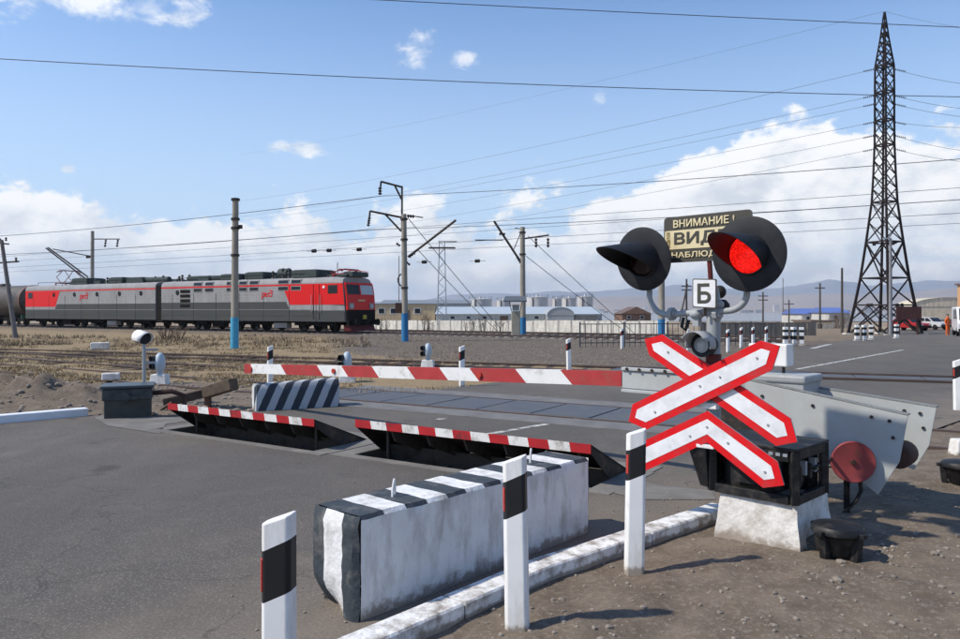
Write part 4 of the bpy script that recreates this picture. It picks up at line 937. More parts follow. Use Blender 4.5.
# ------------------------------------------------------------------ barrier: boom, drive, counterweight arms
VV = V((2.40, 6.75, 0)); BR = V((0.741, -0.671, 0)); BF = V((-0.671, -0.741, 0))
def W(a, b, z): return VV + BR * a + BF * b + UP * z
br = thing('boom_barrier', 'lowered red and white barrier boom with grey counterweight arms across the road', 'barrier', tuple(VV))
def wl(px, py, b):
    p = onplane(px, py, VV + BF * b, BF); q = p - VV; return q.dot(BR), p.z
aS, zS = wl(624, 378.5, 0.0); aE, zE = wl(247, 368.5, 0.0)
nseg = [(623, 0), (574, 1), (528, 0), (481, 1), (450, 0), (417, 1), (381, 0), (350, 1), (325, 0), (288, 1), (254, 0), (246, 0)]
mb = MB(); th = 0.075
xs = [wl(px, 374, 0)[0] for px, _ in nseg]
for i in range(len(nseg) - 1):
    A, B = xs[i], xs[i + 1]; sl = -0.16 if 0 < i else 0; sl2 = -0.16 if i < len(nseg) - 2 else 0
    if i >= len(nseg) - 3: sl2 = -0.05
    if i >= len(nseg) - 2: sl = -0.05; sl2 = 0
    def zc(a): t_ = (a - aS) / (aE - aS); return zS + (zE - zS) * t_
    hgt = 0.077
    v = [W(A, 0.035, zc(A) - hgt), W(B, 0.035, zc(B) - hgt), W(B, -0.035, zc(B) - hgt), W(A, -0.035, zc(A) - hgt), W(A + sl, 0.035, zc(A + sl) + hgt), W(B + sl2, 0.035, zc(B + sl2) + hgt), W(B + sl2, -0.035, zc(B + sl2) + hgt), W(A + sl, -0.035, zc(A + sl) + hgt)]
    mb.add(v, [(3, 2, 1, 0), (4, 5, 6, 7), (0, 1, 5, 4), (2, 3, 7, 6)] + ([(3, 0, 4, 7)] if i == 0 else []) + ([(1, 2, 6, 5)] if i == len(nseg) - 2 else []), nseg[i][1])
boom = mb.build('boom', [BOOMR, BOOMW], br)
for px in (336, 253, 482):
    A = wl(px, 374, 0)[0]; mb = MB(); mb.cyl(W(A, 0.036, zc(A)), W(A, 0.06, zc(A)), 0.035, n=12); mb.build('reflector', REFL, boom, smooth=True)
# grey sleeve that grips the boom
aQ = wl(690, 380, 0)[0]
for z_, hh_ in ((zS + 0.105, 0.03), (zS - 0.005, 0.17), (zS - 0.115, 0.03)):
    mb = MB(); mb.box(W((aS + aQ) / 2 + 0.02, 0.045, z_), (aQ - aS + 0.02, 0.02 if hh_ > 0.1 else 0.06, hh_), 0, BR, BF); mb.build('boom_sleeve', LGREY, br, bevel=0.004)
for k in range(5):
    mb = MB(); a_ = aS + 0.08 + 0.14 * k; mb.cyl(W(a_, 0.05, zS + 0.105), W(a_, 0.09, zS + 0.105), 0.016, n=6); mb.build('bolt', STEELD, br)
# drive cabinet with its grey lid and the white box on it
mb = MB(); mb.box(W(0.10, -0.12, 0.42), (0.62, 0.42, 0.96), 0, BR, BF); mb.build('cabinet', STEELD, br, bevel=0.02)
al, zl_ = wl(808, 384, 0.02); ar_ = wl(738, 384, 0.02)[0]; ztop_ = wl(780, 374, 0.0)[1]
mb = MB(); mb.box(W((al + ar_) / 2, -0.12, ztop_ - 0.035), (al - ar_ + 0.02, 0.46, 0.07), 0, BR, BF); mb.build('lid', GREYP, br, bevel=0.02)
mb = MB(); mb.box(W((al + ar_) / 2, -0.12, ztop_ - 0.13), (al - ar_ - 0.02, 0.43, 0.12), 0, BR, BF); mb.build('lid_skirt', GREYP, br, bevel=0.006)
aw, zw0 = wl(790.5, 371, -0.15); aw0, zw1 = wl(752, 343, -0.15)
mb = MB(); mb.box(W((aw + aw0) / 2, -0.15, (zw0 + zw1) / 2 + 0.02), (aw - aw0, 0.17, zw1 - zw0 - 0.04), 0, BR, BF); mb.build('white_box', POSTW, br, bevel=0.012)
mb = MB(); mb.cyl(W(aw - 0.06, -0.15, ztop_ - 0.01), W(aw - 0.06, -0.15, zw0 + 0.05), 0.014, n=8); mb.cyl(W(aw0 + 0.06, -0.15, ztop_ - 0.01), W(aw0 + 0.06, -0.15, zw0 + 0.05), 0.014, n=8); mb.build('box_leg', STEELD, br)
# counterweight arms: flanged sheet plates
def arm(px, b, lb):
    pts = [onplane(x, y, VV + BF * b, BF) for x, y in px]; mb = MB(); mb.prism(pts, -BF * 0.012); 
    A, B = pts[0], pts[1]; d = (B - A).normalized(); mb2 = MB(); mb2.box((A + B) / 2 - BF * 0.035 + UP * 0.008, ((B - A).length, 0.075, 0.012), 0, d, BF, d.cross(BF) * -1)
    o = mb.build('counterweight_arm', LGREY, br, bevel=0.003)
    for u_, v_ in ((0.12, 0.3), (0.12, 0.6), (0.45, 0.25), (0.8, 0.2), (0.9, 0.2), (0.92, 0.55)):
        c_ = pts[0].lerp(pts[1], u_) + (pts[-1] - pts[0]) * v_; mb3 = MB(); mb3.cyl(c_, c_ + BF * 0.012, 0.014, n=6); mb3.build('bolt', STEELD, o); mb2.build('flange', LGREY, o, bevel=0.002)
    return o
arm([(745, 380), (908, 416), (899.5, 462), (878, 495), (862, 482), (745, 420)], 0.16, '')
arm([(790, 384), (936.5, 408), (929, 446), (914, 470), (895, 462), (790, 420)], -0.30, '')
mb = MB(); c0 = onplane(890, 455, VV + BF * 0.1, BF); mb.lathe(c0 + BF * 0.03 + BR * 0.06, BF * -1, [(0, 0.0), (0, 0.09), (0.02, 0.10), (0.22, 0.10), (0.24, 0.09), (0.27, 0)], 18); mb.build('counterweight', RUST, br, smooth=True)

# red disc on its own stake in front of the arm
pd = G(847, 516); c = onplane(853, 462, pd + V((0, -0.10, 0)), V((0.12, -0.99, 0)))
dn = V((-0.25, -0.968, 0)).normalized()
ds = thing('marker_disc', 'round faded red disc on a short black stake before the grey arm', 'marker', (pd.x, pd.y, gz(pd.x, pd.y)))
mb = MB(); mb.lathe(c, dn, [(-0.02, 0.0), (-0.02, 0.155), (-0.01, 0.163), (0.012, 0.163), (0.018, 0.157), (0.014, 0.14), (0.012, 0.0)], 40); mb.build('disc', DISCR, ds, smooth=True)
mb = MB(); mb.cyl(c + dn * 0.012, c + dn * 0.03, 0.022, n=6); mb.build('hub', RUST, ds)
mb = MB(); mb.bar(V((pd.x, pd.y, gz(pd.x, pd.y) - 0.05)), V((c.x - 0.03, c.y + 0.04, c.z - 0.05)), 0.045, 0.045); mb.build('stake', BLACKM, ds)
mb = MB(); mb.tube([c + V((0.07, 0.04, -0.12)), c + V((0.09, 0.05, -0.24)), c + V((0.05, 0.06, -0.33)), c + V((-0.02, 0.07, -0.40)), V((pd.x - 0.05, pd.y, 0.0))], 0.016, 6); mb.build('cable', STEELD, ds, smooth=True)
hs = thing('cable_hose', 'black hose from the black frame towards the red disc', 'hose', tuple(fq(fw, 0.3, 0.1))); e0 = fq(x1 + 0.02, 0.32, 0.21)
mb = MB(); e1 = c + V((-0.12, 0.06, 0.02)); mb.tube([e0, e0.lerp(e1, 0.3) + UP * 0.02, e0.lerp(e1, 0.7) - UP * 0.01, e1 + V((-0.02, 0, 0)), e1 + V((0.05, 0.03, 0))], 0.013, 8); mb.build('hose', BLACKM, hs, smooth=True)
# black cable pots
def pot(label, p, s_, first=[None]):
    z = gz(p.x, p.y)
    if first[0]: return dup(first[0], (p.x, p.y, z), 0.7, label)
    t = thing('cable_pot', label, 'cable pot', (p.x, p.y, z), 0, 'black cast cable pots'); first[0] = t
    mb = MB(); mb.lathe((0, 0, 0), UP, [(0.155, 0.0), (0.155, 0.145), (0.17, 0.165), (0.195, 0.165), (0.215, 0.15), (0.225, 0.10), (0.235, 0.04), (0.235, 0)], 24); mb.build('lid', BLACKM, t, local=True, smooth=True)
    mb = MB(); mb.lathe((0, 0, 0), UP, [(0.02, 0.0), (0.02, 0.09), (0.10, 0.12), (0.155, 0.145)], 20); mb.build('bowl', BLACKM, t, local=True, smooth=True)
    for k in range(4):
        a = k * math.pi / 2 + 0.5; e = V((math.cos(a), math.sin(a), 0)); mb = MB(); mb.bar(e * 0.12 + UP * -0.06, e * 0.145 + UP * 0.17, 0.05, 0.05); mb.build('leg', BLACKM, t, local=True, bevel=0.006)
        mb = MB(); mb.box(e * 0.17 + UP * 0.18, (0.05, 0.04, 0.03), 0, e, V((-e.y, e.x, 0))); mb.build('lug', BLACKM, t, local=True, bevel=0.004)
    return t
pot('black cast cable pot beside the white footing', G(838, 560), 1)
pot('black cable pot at the right edge of the picture', G(961, 490), 1)
st = thing('concrete_stub', 'low whitewashed stub at the right edge behind the cable pot', 'concrete stub', G(960, 457)); mb = MB(); c_ = G(962, 457); mb.hexa([c_ + V((-.12, -.1, -.05)), c_ + V((.12, -.1, -.05)), c_ + V((.12, .1, -.05)), c_ + V((-.12, .1, -.05)), c_ + V((-.09, -.08, .2)), c_ + V((.09, -.08, .2)), c_ + V((.09, .08, .2)), c_ + V((-.09, .08, .2))]); mb.build('stub_block', CONC2, st, bevel=0.015)

# ------------------------------------------------------------------ locomotive (two sections) and tank wagon
LG = mat('loco_light_grey', (0.33, 0.33, 0.335), 0.5, var=0.06, c2=(0.22, 0.21, 0.20), amt=0.36, s2=1.6, sharp=0.22, streak=3, spec=0.15); DG = mat('loco_dark_grey', (0.062, 0.072, 0.075), 0.5, var=0.06, c2=(0.085, 0.078, 0.068), amt=0.35, s2=0.7, sharp=0.3, spec=0.12)
LRED = mat('loco_red', (0.66, 0.010, 0.010), 0.4, var=0.05); ROOFG = mat('roof_gear_grey', (0.055, 0.07, 0.068), 0.6, var=0.2, spec=0.1); UNDERC = mat('running_gear', (0.016, 0.015, 0.014), 0.85, var=0.3, spec=0.06)
HZ = math.atan2(HD.y, HD.x)
corner = V((-9.04, 50.0, 0)); LL = 19.3; HLF = LL / 2
cA = corner - HD * HLF + TN * 1.55; cB = cA - HD * (LL + 0.75)
def side_x(px, c):
    """photo column to distance along the near side of the section centred at c"""
    o = c - TN * 1.55; p = onplane(px, 300, o, TN); return (p - o).dot(HD)
def panel(t, name, pts, m, th=0.012, base=-1.55):
    mb = MB(); mb.prism([V((x, base - th, z)) for x, z in pts], V((0, th - 0.001, 0))); return mb.build(name, m, t, local=True)
def logo(t, x, z, s_):
    strokes = [[(0.0, -0.55), (0.14, 0.72), (0.85, 0.72), (0.75, 0.05), (0.25, 0.05)], [(1.15, 0.75), (1.07, 0.05), (1.65, 0.05)], [(1.8, 0.75), (1.25, 0.36)], [(2.75, 0.05), (1.95, 0.05), (2.03, 0.72), (2.85, 0.72)], [(2.73, 0.0), (2.92, 1.1), (2.1, 1.28)]]
    mb = MB()
    for st_ in strokes:
        for (a, b), (c, d) in zip(st_[:-1], st_[1:]):
            mb.bar((x + a * s_, -1.566, z + b * s_), (x + c * s_, -1.566, z + d * s_), 0.19 * s_, 0.012, up=V((0, -1, 0)))
    tagp(mb.build('logo', LRED, t, local=True), 'red slanted letter logo')
def roof_gear(t, items):
    for kind, x, y, a, b, h in items:
        mb = MB()
        if kind == 'box': mb.box((x, y, 3.93 + h / 2), (a, b, h)); mb.box((x, y, 3.93 + h + 0.02), (a * 0.86, b * 0.9, 0.05)); mb.build('roof_box', ROOFG, t, local=True, bevel=0.03)
        elif kind == 'cyl': mb.cyl((x - a / 2, y, 3.95 + h / 2), (x + a / 2, y, 3.95 + h / 2), h / 2, n=12); mb.build('roof_tank', ROOFG, t, local=True, smooth=True)
        elif kind == 'ins':
            for k in range(3): mb.lathe((x, y, 3.9 + h * k / 3), UP, [(0, 0.05), (h / 6, 0.12), (h / 3, 0.05)], 8)
            mb.build('insulator', INSUL if b == 0 else DG, t, local=True, smooth=True)
def pantograph(t, x, raised):
    mb = MB(); w = 0.75
    for y in (-w, w):
        mb.bar((x - 0.9, y, 4.12), (x + 0.9, y, 4.12), 0.07)
    for xx in (-0.9, 0.9): mb.bar((x + xx, -w, 4.12), (x + xx, w, 4.12), 0.07)
    for xx in (-0.8, 0.8):
        for y in (-w, w): mb.cyl((x + xx, y, 3.9), (x + xx, y, 4.1), 0.06, n=8)
    zt_ = 5.25 if raised else 4.42; kx = 0.85
    for y in (-w * 0.8, w * 0.8):
        zm = 4.12 + (zt_ - 4.12) * 0.52
        for s_ in (-1, 1):
            mb.tube([(x + s_ * 0.25, y, 4.15), (x + s_ * (1.0 if raised else 1.25), y * 0.95, zm), (x + s_ * 0.2, y * 0.8, zt_)], 0.035, 6)
    for s_ in (-1, 1): mb.tube([(x + s_ * 0.2, -1.0, zt_ - 0.12), (x + s_ * 0.2, -0.75, zt_ + 0.04), (x + s_ * 0.2, 0.75, zt_ + 0.04), (x + s_ * 0.2, 1.0, zt_ - 0.12)], 0.04, 6)
    mb.build('pantograph', mat('pantograph_red', (0.30, 0.03, 0.03), 0.5) if not raised else mat('pantograph_brown', (0.16, 0.05, 0.05), 0.5), t, local=True, smooth=True)
def bogie(t, x):
    b = MB(); b.box((x, -1.12, 0.72), (3.9, 0.14, 0.30)); b.box((x, 1.12, 0.72), (3.9, 0.14, 0.30)); b.box((x, 0, 0.75), (0.6, 2.2, 0.34)); b.box((x - 0.95, -1.2, 0.42), (0.4, 0.1, 0.34)); b.box((x + 0.95, -1.2, 0.42), (0.4, 0.1, 0.34))
    for k in (-0.5, 0.5): b.cyl((x + k, -1.2, 0.5), (x + k, -1.2, 0.85), 0.13, n=10)
    bo = b.build('bogie', UNDERC, t, local=True)
    for xx in (-1.45, 1.45):
        for y in (-0.76, 0.76):
            mb = MB(); s_ = 1 if y > 0 else -1
            mb.lathe((x + xx, y, 0.63), (0, s_, 0), [(-0.05, 0.0), (-0.05, 0.52), (-0.02, 0.53), (-0.02, 0.485), (0.07, 0.48), (0.07, 0.40), (0.03, 0.38), (0.03, 0.14), (0.10, 0.12), (0.10, 0)], 20); mb.build('wheel', UNDERC, bo, local=True, smooth=True)
def section(label, c, cab):
    t = thing('locomotive_section', label, 'locomotive', (c.x, c.y, 0), HZ, 'sections of the electric locomotive')
    e = HLF
    # cross-section with rounded roof, lofted along; the cab end is raked
    prof = [(-1.55, 0.86), (-1.55, 3.55), (-1.48, 3.75), (-1.30, 3.88), (-0.6, 3.96), (0, 3.98), (0.6, 3.96), (1.30, 3.88), (1.48, 3.75), (1.55, 3.55), (1.55, 0.86)]
    xs_ = [-e, e - 1.2, e] ; mb = MB(); vs = []
    for i, x in enumerate(xs_):
        for y, z in prof:
            xx = x
            if cab and i == 2: xx = e + 0.12 - max(0, z - 2.35) * 0.20 - (0.12 if abs(y) > 1.2 else 0)
            if cab and i == 2: y *= 0.97
            vs.append(V((xx, y, z - (0.06 if cab and i == 2 and z > 3.5 else 0))))
    n = len(prof); fs = [(i * n + j, i * n + (j + 1) % n, (i + 1) * n + (j + 1) % n, (i + 1) * n + j) for i in range(2) for j in range(n)]
    fs += [tuple(range(n))]
    mb.add(vs, fs)
    # front (or flat) end, closed in two facets
    b = 2 * n
    mb.f.append([b + j for j in range(n)]); mb.m.append(0)
    mb.build('body', LG, t, local=True)
    def X(px): return side_x(px, c)
    if cab:
        panel(t, 'lower_side_panel', [(-e + 0.01, 0.88), (e - 0.04, 0.88), (e - 0.04, 1.62), (X(290), 1.62), (X(286), 2.23), (-e + 0.01, 2.23)], DG)
        panel(t, 'red_cab_panel', [(X(290), 2.02), (e - 0.05, 2.02), (e - 0.22, 3.46), (X(282), 3.46)], LRED)
        panel(t, 'red_line', [(-e + 0.01, 3.36), (X(282) - 0.005, 3.36), (X(282) - 0.005, 3.46), (-e + 0.01, 3.46)], LRED)
        for px in (190, 198, 204, 211, 226.5, 241, 247.5, 278, 291):
            pass
        for p0, p1 in ((193.5, 202), (205, 213.5), (226.5, 231), (239, 247), (249.5, 258.5), (278, 288.5), (291, 301)):
            for za, zb_ in ((3.50, 3.80), (3.02, 3.34)):
                mb = MB(); y_ = -1.572 if za < 3.4 else -1.53
                mb.hexa([V((X(p0), -1.572, za)), V((X(p1), -1.572, za)), V((X(p1), -1.40, za)), V((X(p0), -1.40, za)), V((X(p0), y_, zb_)), V((X(p1), y_, zb_)), V((X(p1), -1.40, zb_)), V((X(p0), -1.40, zb_))]); w_ = mb.build('louvre_window', LG, t, local=True)
                mb = MB(); d_ = 0.05; mb.hexa([V((X(p0) + d_, -1.582, za + d_)), V((X(p1) - d_, -1.582, za + d_)), V((X(p1) - d_, -1.5, za + d_)), V((X(p0) + d_, -1.5, za + d_)), V((X(p0) + d_, y_ - 0.01, zb_ - d_)), V((X(p1) - d_, y_ - 0.01, zb_ - d_)), V((X(p1) - d_, -1.5, zb_ - d_)), V((X(p0) + d_, -1.5, zb_ - d_))]); mb.build('pane', GLASSD, w_, local=True)
        for za in (1.85, 2.25, 2.62, 2.98):
            mb = MB(); mb.box(((X(180.5) + X(190)) / 2, -1.57, za + 0.13), (X(190) - X(180.5), 0.03, 0.24)); mb.build('vent', UNDERC, t, local=True)
        ports = [177.5]
        # cab door and side window
        mb = MB(); mb.box(((X(328) + X(337.5)) / 2, -1.567, 3.06), (X(337.5) - X(328), 0.03, 0.58)); w_ = mb.build('cab_side_window', mat('window_rubber', (0.03, 0.03, 0.03), 0.7), t, local=True, bevel=0.04)
        mb = MB(); mb.box(((X(328) + X(337.5)) / 2, -1.584, 3.06), (X(337.5) - X(328) - 0.14, 0.01, 0.46)); mb.build('pane', GLASSD, w_, local=True)
        mb = MB(); dx0, dx1 = X(313.5), X(319.5)
        for x_ in (dx0, dx1): mb.box((x_, -1.570, 2.2), (0.03, 0.02, 2.4))
        mb.build('door_seam', UNDERC, t, local=True)
        mb = MB(); mb.bar((dx1 + 0.12, -1.64, 1.5), (dx1 + 0.12, -1.64, 2.7), 0.03); mb.bar((dx0 - 0.12, -1.64, 1.5), (dx0 - 0.12, -1.64, 2.7), 0.03); mb.build('handrail', LG, t, local=True)
        mb = MB(); mb.cyl((X(324), -1.56, 3.22), (X(324), -1.60, 3.22), 0.10, n=14); mb.build('side_lamp', mat('lamp_glass_white', (0.85, 0.8, 0.8), 0.2), t, local=True, smooth=True)
        # cab front dressing
        def FX(z): return e + 0.12 - max(0, z - 2.35) * 0.20
        def front(name, y0_, y1_, za, zb_, m, pr=0.02):
            mb = MB(); mb.hexa([V((FX(za) - 0.1, y0_, za)), V((FX(za) + pr, y0_, za)), V((FX(za) + pr, y1_, za)), V((FX(za) - 0.1, y1_, za)), V((FX(zb_) - 0.1, y0_, zb_)), V((FX(zb_) + pr, y0_, zb_)), V((FX(zb_) + pr, y1_, zb_)), V((FX(zb_) - 0.1, y1_, zb_))]); return mb.build(name, m, t, local=True)
        front('red_nose', -1.46, 1.46, 1.66, 2.71, LRED); front('red_brow', -1.42, 1.42, 3.375, 3.52, LRED, 0.03)
        front('window_post', -1.46, -1.36, 2.715, 3.37, LRED); front('window_post', 1.36, 1.46, 2.715, 3.37, LRED); front('window_post', -0.06, 0.06, 2.715, 3.37, LRED)
        front('windscreen', -1.36, -0.06, 2.72, 3.36, GLASSD, 0.006); front('windscreen', 0.06, 1.36, 2.72, 3.36, mat('glass_painted_bright', (0.45, 0.5, 0.52), 0.1), 0.006)  # second pane: its lit look is put into a pale glass colour
        front('dark_lower_front', -1.46, 1.46, 0.95, 1.66, UNDERC); front('bumper_beam', -1.45, 1.45, 0.62, 1.0, UNDERC, 0.12)
        for y in (-1.05, 1.05): front('headlight_box', y - 0.22, y + 0.22, 1.72, 2.12, LG, 0.05)
        for y in (-1.05, 1.05):
            mb = MB(); mb.lathe((FX(1.9) + 0.05, y, 1.92), (1, 0, 0), [(0, 0.16), (0.03, 0.15), (0.03, 0.1), (0.02, 0.0)], 14); mb.build('headlight', LENSW, t, local=True, smooth=True)
            mb = MB(); mb.cyl((FX(0.9) + 0.1, y, 0.82), (FX(0.9) + 0.55, y, 0.82), 0.10, n=10); mb.lathe((FX(0.9) + 0.55, y, 0.82), (1, 0, 0), [(0, 0.0), (0, 0.24), (0.05, 0.24), (0.06, 0.0)], 14); mb.build('buffer', UNDERC, t, local=True, smooth=True)
        mb = MB(); mb.box((FX(0.9) + 0.35, 0, 0.85), (0.6, 0.36, 0.36)); mb.box((FX(0.9) + 0.2, 0.1, 1.15), (0.12, 0.34, 0.34), 1); mb.build('coupler', [UNDERC, mat('coupler_yellow', (0.45, 0.36, 0.05), 0.6)], t, local=True, bevel=0.05)
        mb = MB(); mb.hexa([V((e - 0.3, -1.3, 0.22)), V((e + 0.35, -1.25, 0.22)), V((e + 0.35, 1.25, 0.22)), V((e - 0.3, 1.3, 0.22)), V((e - 0.3, -1.35, 0.62)), V((e + 0.15, -1.3, 0.62)), V((e + 0.15, 1.3, 0.62)), V((e - 0.3, 1.35, 0.62))]); mb.build('plough', mat('plough_red', (0.10, 0.015, 0.015), 0.6), t, local=True)
        front('nose_number_plate', -0.35, 0.35, 2.24, 2.36, mat('number_plate_gold', (0.55, 0.42, 0.22), 0.5), 0.03)  # plain plate added in place of the illegible nose number
        mb = MB(); mb.box((e - 0.75, 0, 4.02), (0.9, 2.1, 0.16)); mb.box((e - 0.45, 0, 4.14), (0.28, 0.5, 0.28)); mb.build('roof_headlight', ROOFG, t, local=True, bevel=0.04)
        mb = MB(); mb.cyl((e - 1.6, -0.5, 3.9), (e - 1.6, -0.5, 4.95), 0.025, n=6); mb.build('antenna', UNDERC, t, local=True)
        pantograph(t, X(334) , False)
        roof_gear(t, [('box', X(300), -0.2, 2.4, 2.0, 0.52), ('box', X(248), 0, 1.9, 2.0, 0.50), ('box', X(224), 0, 2.0, 2.0, 0.42), ('box', X(195), 0, 1.3, 1.6, 0.36), ('cyl', X(183), -0.4, 1.6, 0, 0.42), ('cyl', X(206), -0.5, 1.6, 0, 0.40), ('ins', X(262), -0.5, 0, 0, 0.62), ('ins', X(272), -0.5, 0, 0, 0.8), ('ins', X(278), -0.5, 0, 1, 0.8), ('ins', X(284), -0.2, 0, 0, 0.6), ('ins', X(288), -0.5, 0, 0, 0.55), ('ins', X(171), -0.5, 0, 0, 0.6), ('ins', X(168), -0.5, 0, 0, 0.5), ('ins', X(177), -0.4, 0, 0, 0.6), ('box', X(341), 0, 0.8, 1.7, 0.30), ('ins', X(317), -0.7, 0, 0, 0.3), ('cyl', X(271), -0.2, 0.9, 0, 0.75), ('box', X(268), 0.3, 4.5, 1.2, 0.22), ('box', X(210), 0.3, 5.0, 1.2, 0.25), ('box', X(184), 0.5, 3.2, 1.2, 0.22), ('ins', X(200), -0.6, 0, 0, 0.45), ('ins', X(212), -0.6, 0, 0, 0.5), ('ins', X(233), -0.6, 0, 0, 0.5), ('ins', X(257), -0.6, 0, 0, 0.5), ('box', X(320), 0.2, 1.6, 1.2, 0.16), ('box', X(309), 0.0, 0.9, 1.6, 0.34)])
    else:
        panel(t, 'lower_side_panel', [(-e + 0.01, 0.88), (e - 0.01, 0.88), (e - 0.01, 2.18), (X(57), 2.18), (X(55), 1.72), (-e + 0.01, 1.72)], DG)
        panel(t, 'red_cab_panel', [(-e + 0.01, 1.95), (X(55.5), 1.95), (X(60), 3.42), (-e + 0.01, 3.42)], LRED)
        panel(t, 'red_line', [(X(60) + 0.005, 3.34), (e - 0.01, 3.34), (e - 0.01, 3.43), (X(60) + 0.005, 3.43)], LRED)
        mb = MB(); mb.box((X(30.5), -1.567, 3.0), (0.75, 0.03, 0.55)); mb.build('cab_side_window', GLASSD, t, local=True, bevel=0.03)
        ports = [54, 74.5, 97, 119.5, 141]
        pantograph(t, X(52), True)
        roof_gear(t, [('box', X(72), 0, 2.3, 1.8, 0.55), ('box', X(108), 0, 1.9, 1.8, 0.50), ('box', X(126), 0, 2.2, 1.6, 0.45), ('cyl', X(137), -0.4, 1.6, 0, 0.45), ('cyl', X(150), -0.4, 1.8, 0, 0.45), ('ins', X(96), -0.5, 0, 0, 0.62), ('ins', X(84), -0.5, 0, 0, 0.5), ('ins', X(117), -0.3, 0, 0, 0.55), ('ins', X(144), -0.5, 0, 0, 0.55), ('ins', X(152), -0.5, 0, 1, 0.6), ('box', X(87), 0, 1.0, 1.3, 0.3), ('box', X(97), 0.3, 4.6, 1.2, 0.22), ('box', X(140), 0.3, 6.0, 1.2, 0.22), ('ins', X(131), -0.5, 0, 0, 0.5), ('ins', X(102), -0.5, 0, 0, 0.5), ('ins', X(66), -0.5, 0, 0, 0.62), ('ins', X(79), -0.5, 0, 1, 0.6), ('box', X(62), 0.2, 1.2, 1.4, 0.3)])
    for px in ports:
        mb = MB(); mb.lathe((X(px), -1.55, 3.02), (0, -1, 0), [(0, 0.20), (0.03, 0.19), (0.032, 0.13)], 16); po = mb.build('porthole', UNDERC, t, local=True, smooth=True)
        mb = MB(); mb.lathe((X(px), -1.55, 3.02), (0, -1, 0), [(0.015, 0.15), (0.018, 0.0)], 16); mb.build('pane', GLASSD, po, local=True)
    for k, z in enumerate((2.42, 2.62, 2.82, 3.02, 3.22)):
        mb = MB(); mb.box((0, -1.553, z), (LL - 0.1, 0.014, 0.022)); mb.build('side_rib', mat('rib_grey', (0.36, 0.36, 0.36), 0.5), t, local=True)
    for k, z in enumerate((1.25, 1.68)):
        mb = MB(); mb.box((0 if not cab else -1.5, -1.568, z), (LL - 0.1 - (3 if cab else 0), 0.014, 0.03)); mb.build('side_rib', LG if k else DG, t, local=True)
    logo(t, X(262 if cab else 80), 2.62 if cab else 2.66, 0.36 if cab else 0.40)
    for k in range(7):
        mb = MB(); mb.box((-e + 1.4 + k * 2.55, -1.567, 1.9), (0.025, 0.006, 2.05)); mb.build('panel_seam', UNDERC, t, local=True)
    for x in (-6.6, 0.0, 6.6): bogie(t, x)
    mb = MB(); mb.box((0, 0, 0.80), (LL - 1.0, 2.6, 0.12)); mb.build('underframe', UNDERC, t, local=True)
    for x in (-3.3, 3.3): mb = MB(); mb.box((x, -1.0, 0.58), (1.3, 0.5, 0.42)); mb.build('equipment_box', LG if x > 0 else UNDERC, t, local=True, bevel=0.03)
    mb = MB(); mb.box((-e - 0.35 if cab else e + 0.2, 0, 2.2), (0.70, 2.96, 2.95)); 
    if cab: mb.build('gangway', UNDERC, t, local=True)
    for k in range(5): mb = MB(); mb.cyl((-e + 1.5 + k * 4, -1.2, 3.75), (-e + 1.5 + k * 4, -1.2, 4.18), 0.02, n=6); mb.build('cable_stanchion', UNDERC, t, local=True)
    mb = MB(); mb.tube([(-e + 1.5, -1.2, 4.18), (e - 4.0, -1.2, 4.18)], 0.02, 6); mb.build('roof_cable', UNDERC, t, local=True)
    return t
section('front half of the locomotive, red cab and windscreens at its right end', cA, True)
section('rear half of the locomotive, round portholes and raised pantograph, left of the gangway', cB, False)
# tank wagon
TANK = mat('tank_black', (0.045, 0.045, 0.042), 0.55, var=0.25, scale=1.5, c2=(0.13, 0.11, 0.09), amt=0.4, s2=1.0, sharp=0.2)
cW = cB - HD * (HLF + 1.1 + 5.6); tw = thing('tank_wagon', 'dark tank wagon coupled behind the locomotive at the left edge', 'tank wagon', (cW.x, cW.y, 0), HZ)
mb = MB(); R = 1.5; mb.lathe((-5.4, 0, 2.55), (1, 0, 0), [(-0.35, 0), (-0.3, 0.7), (-0.15, 1.2), (0, R)] + [(0.9 * k, R) for k in range(1, 12)] + [(10.8, R), (10.95, 1.2), (11.1, 0.7), (11.15, 0)], 28); mb.build('tank', TANK, tw, local=True, smooth=True)
mb = MB(); mb.lathe((5.2, 0, 2.55), (1, 0, 0), [(0, R + 0.012), (0.12, R + 0.012)], 28); mb.build('tank_band', mat('tank_band_rust', (0.28, 0.12, 0.08), 0.7), tw, local=True, smooth=True)
mb = MB(); mb.box((0, 0, 0.95), (11.6, 1.0, 0.28)); mb.build('frame', UNDERC, tw, local=True)
mb = MB(); mb.box((5.75, 0, 1.0), (0.14, 2.9, 0.36)); mb.build('end_beam', mat('beam_green', (0.03, 0.09, 0.06), 0.7), tw, local=True)
for x in (-3.9, 3.9): bogie(tw, x)
mb = MB(); mb.bar((5.5, -1.3, 1.1), (5.5, -1.3, 2.1), 0.04); mb.bar((5.5, 1.3, 1.1), (5.5, 1.3, 2.1), 0.04); mb.bar((5.5, -1.3, 2.1), (5.5, 1.3, 2.1), 0.04); mb.build('handrail', UNDERC, tw, local=True)
mb = MB(); mb.lathe((0, 0, 3.95), UP, [(0, 0.5), (0.3, 0.48), (0.36, 0)], 18); mb.build('dome', TANK, tw, local=True, smooth=True)

